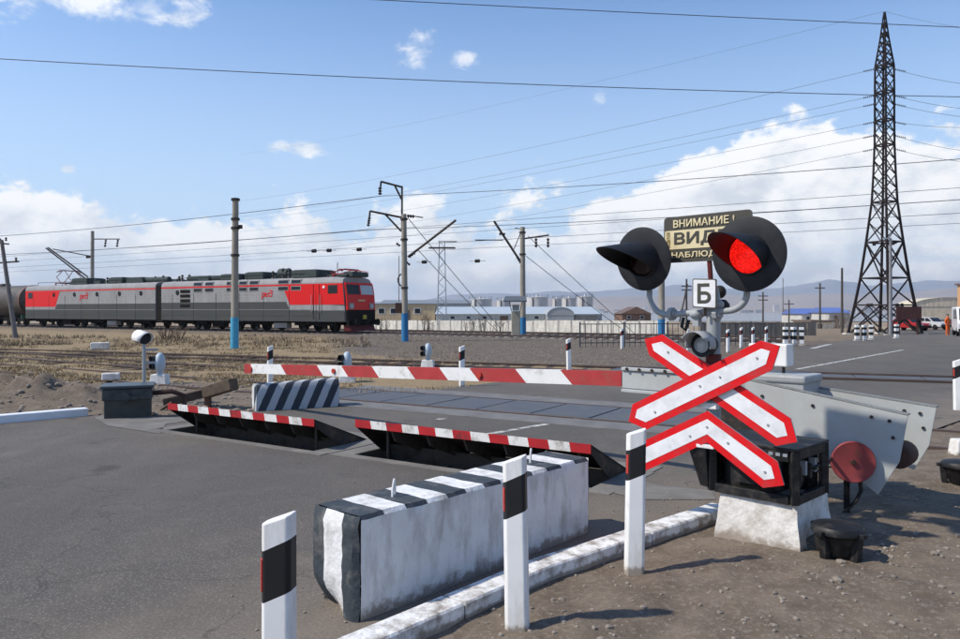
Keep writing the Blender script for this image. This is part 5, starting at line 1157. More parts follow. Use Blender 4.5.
# ------------------------------------------------------------------ poles of the overhead line
def pole(label, px, py_base, py_top, r0, r1, blue, top_px=None, Y=None, m=POLEC, name='line_pole', bh=0.9, rings=()):
    if Y is None: b = G(px, py_base); Y = b.y
    else: b = P(px, HOR, Y); b.z = tz(b.x, b.y)
    b.z = gz(b.x, b.y); tp = P(top_px or px, py_top, Y)
    t = thing(name, label, 'pole', tuple(b))
    mb = MB(); mb.cyl(b - UP * 0.2, tp, r0, r1, n=14); mb.build('shaft', m, t, smooth=True)
    if blue:
        mb = MB(); mb.cyl(b - UP * 0.1, b.lerp(tp, bh / (tp - b).length), r0 + 0.008, r0 + 0.006, n=14); mb.build('painted_base', blue, t, smooth=True)
    for z in rings:
        mb = MB(); c = b.lerp(tp, z); mb.cyl(c - UP * 0.05, c + UP * 0.05, r0 + 0.02, n=14); mb.build('band', STEELD, t)
    return t, b, tp, Y
def insulator(t, p, d, n=3, l=0.45, r=0.10):
    mb = MB(); d = V(d).normalized()
    for k in range(n): mb.lathe(p + d * l * k / n, d, [(0, 0.03), (l / n * 0.4, r), (l / n * 0.6, r), (l / n, 0.03)], 10)
    mb.build('insulator', INSUL, t, smooth=True)
def rods(t, name, segs, r, m=STEELD):
    for a, b in segs: mb = MB(); mb.cyl(a, b, r, n=6); mb.build(name, m, t)
t1, b1, tp1, Y1 = pole('grey concrete pole with turquoise base standing before the locomotive', 234.5, 348, 198, 0.165, 0.13, BLUEL, bh=1.35, top_px=235.5, rings=(0.99, 0.86, 0.80, 0.62))
mb = MB(); mb.box(tp1 - UP * 1.25 + V((0.22, 0, 0)), (0.14, 0.12, 0.16)); mb.build('bracket', STEELD, t1)
t2, b2, tp2, Y2 = pole('concrete line pole with blue base and double hook arms right of the locomotive', 405, 341, 214, 0.18, 0.135, BLUEP, bh=1.5, top_px=404, rings=(0.96, 0.80, 0.42))
def q2(px, py): return P(px, py, Y2)
rods(t2, 'top_bracket', [(q2(402, 226), q2(402, 186)), (q2(402, 187), q2(381, 181.5)), (q2(401.5, 199), q2(394.5, 185)), (q2(381, 181.5), q2(380.5, 187))], 0.055)
insulator(t2, q2(380, 187), (0, 0, -1), 3, 0.42, 0.11)
rods(t2, 'side_bracket', [(q2(402, 217.5), q2(370, 211)), (q2(401, 231), q2(385, 214)), (q2(370, 211), q2(369.5, 217)), (q2(402, 216), q2(402, 232))], 0.055)
insulator(t2, q2(369.5, 217), (-0.15, 0, -1), 4, 0.5, 0.09)
rods(t2, 'cantilever', [(q2(408, 257), q2(456, 220))], 0.065); rods(t2, 'tie', [(q2(407, 215), q2(423, 217.5))], 0.03)
insulator(t2, q2(409, 257), (0.8, 0, 0.6), 3, 0.4, 0.09); insulator(t2, q2(407, 216), (1, 0, -0.05), 3, 0.4, 0.1)
mb = MB(); mb.tube([q2(402 + 4 * math.cos(a), 280 + 6 * math.sin(a)) for a in [k * 0.55 for k in range(12)]], 0.04, 6); mb.build('cable_coil', STEELD, t2, smooth=True)
mb = MB(); mb.cyl(q2(399, 256), q2(399, 302), 0.02, n=6); mb.box(q2(398.5, 308), (0.33, 0.2, 0.55)); mb.build('weight', RUST, t2)
for (px, py) in ((400, 246), (410, 265)): insulator(t2, q2(px, py), (-0.5, 0, 0.4), 2, 0.25, 0.07)
t3, b3_, tp3, Y3 = pole('concrete line pole with blue base beside the grey roofed cabinet', 523, 336, 227, 0.19, 0.15, BLUEP, bh=1.2, top_px=522.5, rings=(0.95, 0.75))
def q3(px, py): return P(px, py, Y3)
rods(t3, 'cantilever', [(q3(494, 221), q3(522, 264))], 0.075); rods(t3, 'side_arm', [(q3(525, 238.5), q3(549, 235))], 0.05); rods(t3, 'registration_arm', [(q3(475, 240), q3(503, 240))], 0.035); rods(t3, 'tie', [(q3(515, 228), q3(521, 229)), (q3(521, 232), q3(514, 249))], 0.03)
for px in (536, 548): insulator(t3, q3(px, 238), (0, 0, -1), 3, 0.6, 0.10)
insulator(t3, q3(521, 263), (-0.5, 0, 0.8), 3, 0.5, 0.11); insulator(t3, q3(499, 234), (0.9, 0, 0), 3, 0.4, 0.1)
t4, b4, tp4, Y4 = pole('concrete line pole with cantilever rising behind the roof of the rear section', 92, 340, 231, 0.24, 0.19, None, Y=88, top_px=92.5)
def q4(px, py): return P(px, py, Y4)
rods(t4, 'cantilever', [(q4(46, 248), q4(86, 279)), (q4(48, 247.5), q4(88, 277))], 0.09); rods(t4, 'side_arm', [(q4(93, 239), q4(120, 239)), (q4(53, 249), q4(90, 256))], 0.06)
for px in (106, 118): insulator(t4, q4(px, 239.5), (-0.15, 0, -1), 3, 0.9, 0.14)
insulator(t4, q4(86, 257), (1, 0, 0.1), 3, 0.7, 0.2)
t5, b5, tp5, Y5 = pole('thin leaning pole at the left edge in front of the tank wagon', 16, 338, 240, 0.14, 0.10, None, top_px=1.5, m=mat('old_grey_pole', (0.17, 0.16, 0.155), 0.9, var=0.2))
rods(t5, 'cross_arm', [(P(-3, 243, Y5), P(9, 244, Y5)), (P(-3, 263, Y5), P(19, 261.5, Y5))], 0.045)
for px, py in ((6, 241), (0, 242), (16, 261)): insulator(t5, P(px, py, Y5), (0, 0, 1), 2, 0.22, 0.07)
t6, b6, tp6, Y6 = pole('concrete pole with blue base half hidden behind the unlit signal lamp', 661.5, 336, 238, 0.22, 0.18, BLUEP, bh=1.1)
# far poles on the right
for px, yt, Y, lb, arms in ((842, 268, 75, 'tall dark wooden pole nearest to the pylon', ()), (820, 283, 95, 'wooden pole between the blue sheds, with one short arm', (288,)), (763, 292, 105, 'wooden pole with cross arm above the dark fence, left of the thin mast', (296, 300)), (789, 300, 120, 'shortest wooden pole above the dark fence', (304,)), (686.5, 279, 85, 'wooden pole with strut and cross arms left of the letter plate', (286, 290)), (783, 278, 260, 'very thin far mast above the lake', ())):
    t_, b_, tp_, _ = pole(lb, px, 330, yt, 0.13 if Y < 200 else 0.16, 0.10, None, Y=Y, m=WOODG, name='wooden_pole')
    for ya in arms: rods(t_, 'cross_arm', [(P(px - 5, ya, Y), P(px + 5, ya, Y))], 0.07, WOODG)
    if px == 686.5: rods(t_, 'strut', [(P(px + 1, 284, Y), P(px - 7, 322, Y))], 0.09, WOODG)
t_, b_, tp_, _ = pole('grey steel lamp post standing inside the legs of the pylon', 890.5, 335, 239, 0.16, 0.11, None, Y=64, m=mat('lamp_post_grey', (0.22, 0.22, 0.23), 0.6), name='lamp_post')
mb = MB(); mb.box(tp_ + V((-0.3, 0, 0.05)), (0.7, 0.2, 0.1)); mb.build('lamp_head', GALV, t_)
# slim lattice mast
lm = thing('lattice_mast', 'slim lattice mast with a small top platform above the yellow warehouse', 'mast', (P(442, HOR, 130).x, 130, tz(P(442, HOR, 130).x, 130)))
c0 = V(lm.location); hM = P(442, 241, 130).z - c0.z; w0, w1 = 0.85, 0.45
for sx in (-1, 1):
    for sy in (-1, 1): mb = MB(); mb.cyl(c0 + V((sx * w0, sy * w0, 0)), c0 + V((sx * w1, sy * w1, hM)), 0.07, n=4); mb.build('leg', GALV, lm)
for k in range(14):
    for sy in (-1, 1):
        z0_, z1_ = hM * k / 14, hM * (k + 1) / 14; f = lambda z: w0 + (w1 - w0) * z / hM
        s_ = 1 if k % 2 else -1; mb = MB(); mb.cyl(c0 + V((s_ * f(z0_), sy * f(z0_), z0_)), c0 + V((-s_ * f(z1_), sy * f(z1_), z1_)), 0.045, n=4); mb.build('brace', GALV, lm)
mb = MB(); mb.box(c0 + V((0, 0, hM - 1.2)), (4.6, 1.6, 0.18)); mb.box(c0 + V((1.0, 0, hM - 0.1)), (3.2, 0.2, 0.15)); mb.build('platform', STEELD, lm)

# ------------------------------------------------------------------ high-voltage pylon
def pylon():
    Y = 69.0; cx = P(884.5, HOR, Y).x; zb_ = tz(cx, Y) - 0.1; c = V((cx, Y, 0)); rot = math.radians(24); ex = V((math.cos(rot), math.sin(rot), 0)); ey = V((-math.sin(rot), math.cos(rot), 0))
    k = 0.76
    lev = [(zb_, 2.85 * k), (P(0, 305, Y).z, 2.30 * k), (P(0, 278, Y).z, 1.86 * k), (P(0, 242, Y).z, 1.42 * k), (P(0, 202, Y).z, 0.98 * k), (P(0, 175, Y).z, 0.86 * k), (P(0, 145, Y).z, 0.76 * k), (P(0, 120, Y).z, 0.74 * k), (P(0, 92, Y).z, 0.74 * k), (P(0, 66, Y).z, 0.72 * k), (P(0, 40, Y).z, 0.36 * k), (P(0, 12, Y).z, 0.04)]
    t = thing('power_pylon', 'tall dark lattice power pylon on the right', 'pylon', (cx, Y, zb_))
    def pt(i, sx, sy): z, w = lev[i]; return c + ex * sx * w + ey * sy * w + UP * z
    def strut(name, a, b, r): mb = MB(); mb.cyl(a, b, r, n=4); mb.build(name, PYL, t)
    for sx in (-1, 1):
        for sy in (-1, 1):
            mb = MB(); mb.tube([pt(i, sx, sy) for i in range(len(lev))], [0.15, 0.14, 0.13, 0.12, 0.11, 0.10, 0.10, 0.10, 0.10, 0.09, 0.07, 0.05], 4); mb.build('leg', PYL, t)
    sides = [((-1, -1), (1, -1)), ((1, -1), (1, 1)), ((1, 1), (-1, 1)), ((-1, 1), (-1, -1))]
    for i in range(len(lev) - 1):
        for s0, s1 in sides:
            # tall panels are split in shorter crossed bays, as on the real tower
            nb = 1 if i < 3 else (2 if i < 9 else 3)
            for q in range(nb):
                f = lambda s_, u: pt(i, *s_).lerp(pt(i + 1, *s_), u)
                u0, u1 = q / nb, (q + 1) / nb; r = 0.075 if i < 3 else 0.05
                strut('brace', f(s0, u0), f(s1, u1), r)
                if i != 1: strut('brace', f(s1, u0), f(s0, u1), r)
            if i in (1, 2, 3, 4, 6, 7, 8, 9): strut('ring_bar', pt(i, *s0), pt(i, *s1), 0.085)
    # secondary bracing in the wide feet
    for s0, s1 in sides:
        m0 = (pt(0, *s0) + pt(1, *s1)) / 2; 
        for s_ in (s0, s1): strut('brace', pt(0, *s_).lerp(pt(1, *s_), 0.5), (pt(1, *s0) + pt(1, *s1)) / 2, 0.045)
        g = (pt(1, *s0) + pt(1, *s1)) / 2; mb = MB(); mb.box(g, (0.34, 0.06, 0.28), 0, (pt(1, *s1) - pt(1, *s0)).normalized()); mb.build('gusset', PYL, t)
        g = (pt(3, *s0) + pt(3, *s1)) / 2; mb = MB(); mb.box(g - UP * 0.1, (0.4, 0.06, 0.3), 0, (pt(3, *s1) - pt(3, *s0)).normalized()); mb.build('gusset', PYL, t)
    for sx in (-1, 1):
        for sy in (-1, 1): mb = MB(); p = pt(0, sx, sy); mb.box(p - UP * 0.05, (0.7, 0.7, 0.5)); mb.build('footing', CONC2, t)
    return t, Y, c
pyl, PY, pc = pylon()

# ------------------------------------------------------------------ wires
def wire(label, a, b, sag, r, grp, n=40, name='overhead_wire'):
    pts = []
    for k in range(n + 1):
        u = k / n; p = a.lerp(b, u); p.z -= sag * 4 * u * (1 - u); pts.append(p)
    mb = MB(); mb.tube(pts, r, 5); o = mb.build(name, WIREM, smooth=True); tagp(o, label, 'wire', grp); return o
wire('uppermost wire crossing the top right of the sky', P(-60, -24, 30), P(1100, 33, 34), 0.10, 0.017, None)
wire('wire crossing the whole upper sky from the left edge', P(-80, 54, 30), P(1100, 99, 34), 0.30, 0.017, None)
a3 = P(380.5, 196, Y2); a4 = P(369.5, 229.5, Y2)
def trk(p, s_): return p + TU * s_
for p, lb, sg, dz in ((a3, 'upper', (0.5, 0.25), 0.15), (a4, 'lower', (0.35, -0.25), 0.0)):
    wire('line wire from the ' + lb + ' hook arm towards the left edge', p, trk(p, 62) + UP * (0.5 if lb == 'upper' else 0.7), sg[0], 0.018, None)
    wire('line wire from the ' + lb + ' hook arm towards the right edge', p, trk(p, -34) + UP * (-0.75 if lb == 'upper' else -0.35), 0.22, 0.014, None)
for i, (y0_, y1_, yr) in enumerate(((68.5, 158, 74), (95, 177, 99), (103.5, 182.5, 107), (121.5, 196, 118), (135, 209, 141), (148.5, 222, 152), (11, 108, 17))):
    a = P(877 if i < 6 else 884.5, y0_, PY); 
    b = P(240, y1_ + (y1_ - y0_) * 0.48, 190)
    nm = ('first', 'second', 'third', 'fourth', 'fifth', 'sixth')[i] if i < 6 else ''
    wire(('%s power conductor from the top, left of the pylon' % nm) if i < 6 else 'thin earth wire from the pylon tip to the left', a, b, 1.2, 0.016 if i < 6 else 0.010, 'power conductors of the pylon', name='power_conductor')
    a = P(892 if i < 6 else 884.5, y0_, PY)
    wire(('%s power conductor from the top, right of the pylon' % nm) if i < 6 else 'thin earth wire from the pylon tip to the right', a, P(1100, yr + (yr - y0_) * 2.0, 60), 0.9, 0.016 if i < 6 else 0.010, 'power conductors of the pylon', name='power_conductor')
    if i < 6:
        for s_, px in ((-1, 877), (1, 892)):
            mb = MB(); p = P(px, y0_, PY)
            for k in range(7): mb.lathe(p + V((s_ * (0.15 + 0.17 * k), 0, -0.03 - 0.012 * k * 3)), (s_, 0, -0.1), [(0, 0.02), (0.03, 0.10), (0.06, 0.02)], 8)
            mb.build('insulator_string', INSUL, pyl, smooth=True)
# contact and catenary wires over the two main tracks
for i, (off, z, r, lb) in enumerate(((0.0, 6.05, 0.012, 'contact wire above the locomotive'), (0.0, 7.2, 0.012, 'catenary wire above the locomotive contact wire'), (5.2, 6.1, 0.012, 'contact wire over the second main line'), (5.2, 7.3, 0.012, 'catenary wire over the second main line'))):
    p = main_pt + TN * off + UP * z; wire(lb, trk(p, -40), trk(p, 150), 0.1, r, 'contact line wires')
# stay wires of the two poles, falling to the right
for a, b, lb in ((q2(408, 218), P(500, 328, 50), 'upper stay wire sloping right from the hook-arm pole'), (q2(418, 250), P(497, 331, 50), 'lower stay wire sloping right from the hook-arm pole'), (q3(528, 236), P(636, 335, 52), 'upper stay wire sloping right from the cabinet pole'), (q3(526, 256), P(630, 335, 52), 'lower stay wire sloping right from the cabinet pole')):
    o = wire(lb, a, b, 0.05, 0.02, 'stay wires of the line poles', name='stay_wire')
for px, py in ((312, 251), (327, 250.5), (357, 249.5), (475, 261), (422, 262)):
    o = MB(); p = P(px, py, 56)
    for k in range(3): o.lathe(p + HD * 0.14 * k, HD, [(0, 0.03), (0.05, 0.14), (0.09, 0.14), (0.14, 0.03)], 10)
    w_ = 0.5
    o.cyl(p - HD * w_, p + HD * (w_ + 0.4), 0.02, n=5); ob = o.build('line_insulator', INSUL, smooth=True)
    tagp(ob, 'brown insulator on a catenary wire, ' + {312: 'leftmost, above the locomotive cab', 327: 'second of the three above the locomotive cab', 357: 'third, above the locomotive nose', 475: 'left of the cabinet pole', 422: 'just right of the hook-arm pole'}[px], 'insulator', 'insulators on the catenary')

# ------------------------------------------------------------------ equipment left of the road
DBOX = mat('drive_box_paint', (0.035, 0.042, 0.048), 0.4, var=0.2, c2=(0.09, 0.09, 0.085), amt=0.35, s2=6, sharp=0.2)
p = G(127, 418.5); e = V((0.93, 0.36, 0)).normalized(); n = V((-e.y, e.x, 0)); t = thing('drive_box', 'black drive box with a lid on a dark plinth beside the left plate', 'drive box', (p.x, p.y, 0))
c = p + n * 0.3
mb = MB(); mb.box(c + UP * 0.11, (0.64, 0.52, 0.34), 0, e, n); mb.build('plinth', mat('plinth_dark', (0.06, 0.062, 0.055), 0.8, var=0.3, bump=0.4), t, bevel=0.01)
mb = MB(); mb.box(c + UP * 0.36, (0.70, 0.56, 0.18), 0, e, n); mb.build('housing', DBOX, t, bevel=0.02)
mb = MB(); mb.box(c + UP * 0.475, (0.75, 0.62, 0.045), 0, e, n); mb.build('lid', mat('drive_box_lid', (0.05, 0.062, 0.072), 0.35, var=0.15), t, bevel=0.015)
mb = MB(); mb.cyl(c + e * -0.02 - n * 0.28 + UP * 0.33, c + e * -0.02 - n * 0.36 + UP * 0.33, 0.06, n=14); mb.box(c + e * 0.08 - n * 0.30 + UP * 0.31, (0.16, 0.05, 0.05), 0, e, n); mb.build('lock', DBOX, t, smooth=True)
mb = MB(); mb.tube([c + e * 0.35 + UP * 0.34, c + e * 0.62 + UP * 0.36, c + e * 0.82 + UP * 0.28, c + e * 0.80 + n * -0.05 + UP * 0.02], 0.04, 8); mb.build('drive_rod', RUST, t, smooth=True)
# hooded lamp on a post
p = G(144, 403); zt_ = P(144, 343, p.y).z; gzp = gz(p.x, p.y); t = thing('hooded_lamp', 'white hooded lamp on a thin grey post behind the black drive box', 'lamp', (p.x, p.y, gzp))
mb = MB(); mb.cyl(V((p.x, p.y, gzp - 0.1)), V((p.x, p.y, zt_ + 0.05)), 0.032, n=10); mb.build('post', GALV, t, smooth=True)
hc = P(143, 338, p.y); hd = V((0.80, -0.58, -0.14)).normalized(); hx = hd.cross(UP).normalized(); hy = hx.cross(hd)
mb = MB(); vs = []; fs = []; nA = 24
for i in range(nA + 1):
    th = math.radians(-125 + 250 * i / nA)
    for s_ in (-0.16, 0.0, 0.17 - 0.10 * (abs(th) / 2.2) ** 2): vs.append(hc + hd * s_ + (hy * math.cos(th) + hx * math.sin(th)) * 0.115)
fs = [(3 * i + j, 3 * i + j + 1, 3 * i + 4 + j, 3 * i + 3 + j) for i in range(nA) for j in range(2)]
mb.add(vs, fs); hv = mb.build('hood', POSTW, t, smooth=True, normals=False); md = hv.modifiers.new('t', 'SOLIDIFY'); md.thickness = 0.008
mb = MB(); mb.lathe(hc - hd * 0.16, hd, [(0, 0.0), (0, 0.11), (0.06, 0.112), (0.24, 0.10), (0.25, 0.0)], 20); mb.build('lamp_body', SIGB, t, smooth=True)
mb = MB(); mb.bar(V((p.x, p.y, zt_ - 0.12)), V((p.x + 0.22, p.y + 0.05, zt_ - 0.12)), 0.04); mb.bar(V((p.x + 0.0, p.y, zt_ - 0.35)), V((p.x + 0.16, p.y + 0.05, zt_ - 0.35)), 0.04); mb.build('side_arm', GALV, t)
# dwarf signals
SIGG = mat('dwarf_signal_grey', (0.42, 0.50, 0.56), 0.45, var=0.08)
def dwarf(label, px, py, first=[None]):
    p = G(px, py); z = gz(p.x, p.y)
    if first[0]: return dup(first[0], (p.x, p.y, z), random.uniform(-0.3, 0.3), label)
    t = thing('dwarf_signal', label, 'signal', (p.x, p.y, z), 0, 'dwarf signals by the tracks'); first[0] = t
    mb = MB(); mb.hexa([V((-.20, -.15, -.1)), V((.20, -.15, -.1)), V((.20, .15, -.1)), V((-.20, .15, -.1)), V((-.16, -.12, .22)), V((.16, -.12, .22)), V((.16, .12, .22)), V((-.16, .12, .22))]); mb.build('base', WHITE, t, local=True, bevel=0.012)
    mb = MB(); mb.ball((0, 0, 0.47), 0.135, 16, 12, sc=(0.85, 1.1, 1.75)); mb.cyl((0, 0, 0.2), (0, 0, 0.3), 0.06, n=10); mb.build('head', SIGG, t, local=True, smooth=True)
    for z_ in (0.40, 0.56):
        mb = MB(); mb.lathe((-0.08, -0.02, z_), (-0.6, -0.8, 0), [(0, 0.075), (0.13, 0.075), (0.13, 0.066), (0.03, 0.066), (0.03, 0)], 14); mb.build('lens_hood', SIGB, t, local=True, smooth=True)
    return t
dwarf('dwarf signal on a white base beside the hooded lamp', 160, 383.5)
dwarf('dwarf signal behind the left third of the barrier boom', 347, 381)
dwarf('dwarf signal behind the middle of the barrier boom, left of a delineator post', 428, 367)
# propped timber beside the left plate
t = thing('timber_prop', 'heavy weathered timber lying raised between the drive box and the plate', 'timber', G(190, 412))
a = P(163, 403, 12.6); b = P(212, 391, 12.9); mb = MB(); mb.bar(a, b, 0.17, 0.15); mb.build('beam', WOOD, t, bevel=0.015)
a2 = P(206, 392.5, 12.7); b2_ = P(234, 384, 12.4); mb = MB(); mb.bar(a2, b2_, 0.20, 0.20); mb.build('beam_head', WOOD, t, bevel=0.02)
mb = MB(); q = P(208, 392, 12.75); mb.bar(V((q.x, q.y, -0.1)), q, 0.09, 0.09); mb.build('support', RUST, t)
mb = MB(); q = P(170, 404, 12.55); mb.bar(V((q.x - 0.1, q.y - 0.1, -0.05)), V((q.x + 0.05, q.y, q.z)), 0.08, 0.10); mb.build('support', WOOD, t)
for px, py, s_, lb in ((111, 381, 0.20, 'pale stone slab lying in the straw behind the drive box'), (100, 349.5, 0.36, 'grey concrete lump beside the rails on the left')):
    q = G(px, py); o = MB(); o.box(q + UP * (0.06 + s_ * 0.2), (s_ * 1.9, s_, s_ * 0.9), 0, V((0.95, 0.3, 0)).normalized(), V((-0.3, 0.95, 0)).normalized()); ob = o.build('stone_slab', CONC2, bevel=0.03); tagp(ob, lb, 'stone')

# ------------------------------------------------------------------ roofed cabinet, railing, bollards
p = G(516, 337.5); z = gz(p.x, p.y); t = thing('relay_cabinet', 'tall beige cabinet under a small grey roof left of the line pole', 'cabinet', (p.x, p.y, z)); Yc = p.y
cab = mat('cabinet_beige', (0.36, 0.34, 0.27), 0.7, var=0.08, c2=(0.25, 0.22, 0.17), amt=0.3, s2=3, sharp=0.2)
w_ = 8.6 / F * Yc; zt_ = P(516, 311, Yc).z
mb = MB(); mb.box((p.x, p.y + 0.25, (z + zt_) / 2), (w_, 0.5, zt_ - z)); mb.build('body', cab, t, bevel=0.02)
mb = MB(); mb.box((p.x, p.y + 0.25, zt_ + 0.2), (w_ * 0.8, 0.42, 0.36)); mb.build('upper_case', GREYP, t, bevel=0.02)
mb = MB(); mb.box((p.x, p.y - 0.006, (z + zt_) / 2), (w_ * 0.82, 0.012, (zt_ - z) * 0.86)); mb.build('door', cab, t)
zr = P(516, 300, Yc).z; mb = MB(); mb.hexa([V((p.x - 0.75, p.y - 0.5, zr - 0.12)), V((p.x + 0.62, p.y - 0.5, zr - 0.12)), V((p.x + 0.66, p.y + 0.9, zr + 0.05)), V((p.x - 0.62, p.y + 0.9, zr + 0.05)), V((p.x - 0.75, p.y - 0.5, zr - 0.04)), V((p.x + 0.62, p.y - 0.5, zr - 0.04)), V((p.x + 0.66, p.y + 0.9, zr + 0.25)), V((p.x - 0.62, p.y + 0.9, zr + 0.25))]); mb.build('roof', mat('slate_grey', (0.10, 0.115, 0.13), 0.6), t)
for sx in (-0.42, 0.42): mb = MB(); mb.bar((p.x + sx * 0.6, p.y + 0.3, zt_), (p.x + sx, p.y + 0.3, zr), 0.04); mb.build('roof_strut', STEELD, t)
t = thing('metal_railing', 'thin dark metal railing along the gravel behind the cross sign', 'railing', G(580, 347))
ra, rb = G(580, 347), G(776, 345); RM = mat('railing_paint', (0.07, 0.075, 0.08), 0.6); L_ = (rb - ra).length; nb = int(L_ / 0.26); rd = (rb - ra).normalized()
for zz in (0.18, 1.02): mb = MB(); mb.bar(ra + UP * zz, rb + UP * zz, 0.035); mb.build('rail', RM, t)
for k in range(nb + 1):
    q = ra + rd * (L_ * k / nb); post_ = k % 8 == 0
    mb = MB(); mb.bar(V((q.x, q.y, -0.1)), q + UP * (1.12 if post_ else 1.02), 0.06 if post_ else 0.022); mb.build('post' if post_ else 'baluster', RM, t)
BOLW = mat('bollard_white', (0.74, 0.74, 0.72), 0.6, var=0.08)
def bollard(label, px, py, h=0.86, first=[None]):
    p = G(px, py) if py > 340 else P(px, HOR, 1232 / (py - HOR)); z = gz(p.x, p.y)
    if first[0]: return dup(first[0], (p.x, p.y, z), random.uniform(-0.4, 0.4), label)
    t = thing('striped_bollard', label, 'bollard', (p.x, p.y, z), 0, 'black and white striped bollards'); first[0] = t
    mb = MB(); s_ = 0.10; lv = [-0.1, 0.10, 0.28, 0.46, 0.62, 0.74, 0.86]
    vs = [V((sx * s_, sy * s_, z_)) for z_ in lv for sx, sy in ((-1, -1), (1, -1), (1, 1), (-1, 1))]
    for i in range(len(lv) - 1):
        for k in range(4): mb.f.append([i * 4 + k, i * 4 + (k + 1) % 4, i * 4 + 4 + (k + 1) % 4, i * 4 + 4 + k]); mb.m.append((i + 1) % 2)
    mb.v = vs; mb.f.append([4 * (len(lv) - 1) + k for k in range(4)]); mb.m.append(0); mb.build('shaft', [BOLW, POSTB], t, local=True, bevel=0.01)
    mb = MB(); mb.box((0, 0, 0.02), (0.30, 0.30, 0.10)); mb.build('foot', CONC2, t, local=True, bevel=0.01)
    return t
for px, lb in ((785.5, 'leftmost'), (793.5, 'middle'), (801.5, 'rightmost')): bollard('%s of the three tall striped bollards at the far road corner' % lb, px, 345.5)
for px, py, lb in ((857, 340.5, 'striped bollard at the left leg of the pylon'), (864, 340.5, 'second striped bollard from the left leg of the pylon'), (871, 339.5, 'third striped bollard from the left leg of the pylon'), (896.5, 338, 'striped bollard at the right end of the row under the pylon')): bollard(lb, px, py)

# ------------------------------------------------------------------ fences and buildings in the background
def base_z(px, Y): return tz((px - 480) / F * Y, Y)
FENW = conc('fence_white', (0.80, 0.77, 0.68)); 
Yf = 118.0; t = thing('panel_fence', 'long off-white concrete panel fence beyond the tracks', 'fence', (P(372, HOR, Yf).x, Yf, base_z(372, Yf)))
xa, xb = P(366, HOR, Yf).x, P(668, HOR, Yf).x; npn = 25; zt_ = P(0, 320.6, Yf).z; zb_ = base_z(500, Yf) - 0.4
for k in range(npn):
    fa = P(366, HOR, 136); fb = P(668, HOR, 112); A_ = fa.lerp(fb, k / npn); B_ = fa.lerp(fb, (k + 1) / npn); dz = random.uniform(-0.06, 0.06); fdir = (B_ - A_).normalized(); fn_ = V((-fdir.y, fdir.x, 0)); M_ = (A_ + B_) / 2; zt_ = P(0, 320.6, M_.y).z
    mb = MB(); mb.box((M_.x, M_.y, (zt_ + zb_) / 2 + dz), ((B_ - A_).length - 0.12, 0.14, zt_ - zb_), 0, fdir, fn_); mb.build('panel', FENW, t)
    mb = MB(); mb.box((A_.x, A_.y, (zt_ + zb_) / 2 + 0.05), (0.22, 0.26, zt_ - zb_ + 0.1), 0, fdir, fn_); mb.build('post', conc('fence_post', (0.50, 0.48, 0.43)), t)
FEND = conc('fence_dark', (0.16, 0.15, 0.135))
Yf = 62.0; t = thing('dark_fence', 'dark grey plank fence before the lake, left of the pylon', 'fence', (P(726, HOR, Yf).x, Yf, base_z(726, Yf)))
for k in range(26):
    x0_ = P(700 + 116 * k / 26, HOR, Yf).x; x1_ = P(700 + 116 * (k + 1) / 26, HOR, Yf).x; xm = (x0_ + x1_) / 2; zb_ = gz(xm, Yf) - 0.2; zt_ = P(0, 322.3 + random.uniform(-0.3, 0.3), Yf).z
    mb = MB(); mb.box((xm, Yf + random.uniform(-0.03, 0.03), (zt_ + zb_) / 2), (x1_ - x0_ - 0.03, 0.06, zt_ - zb_)); mb.build('plank_panel', FEND, t)
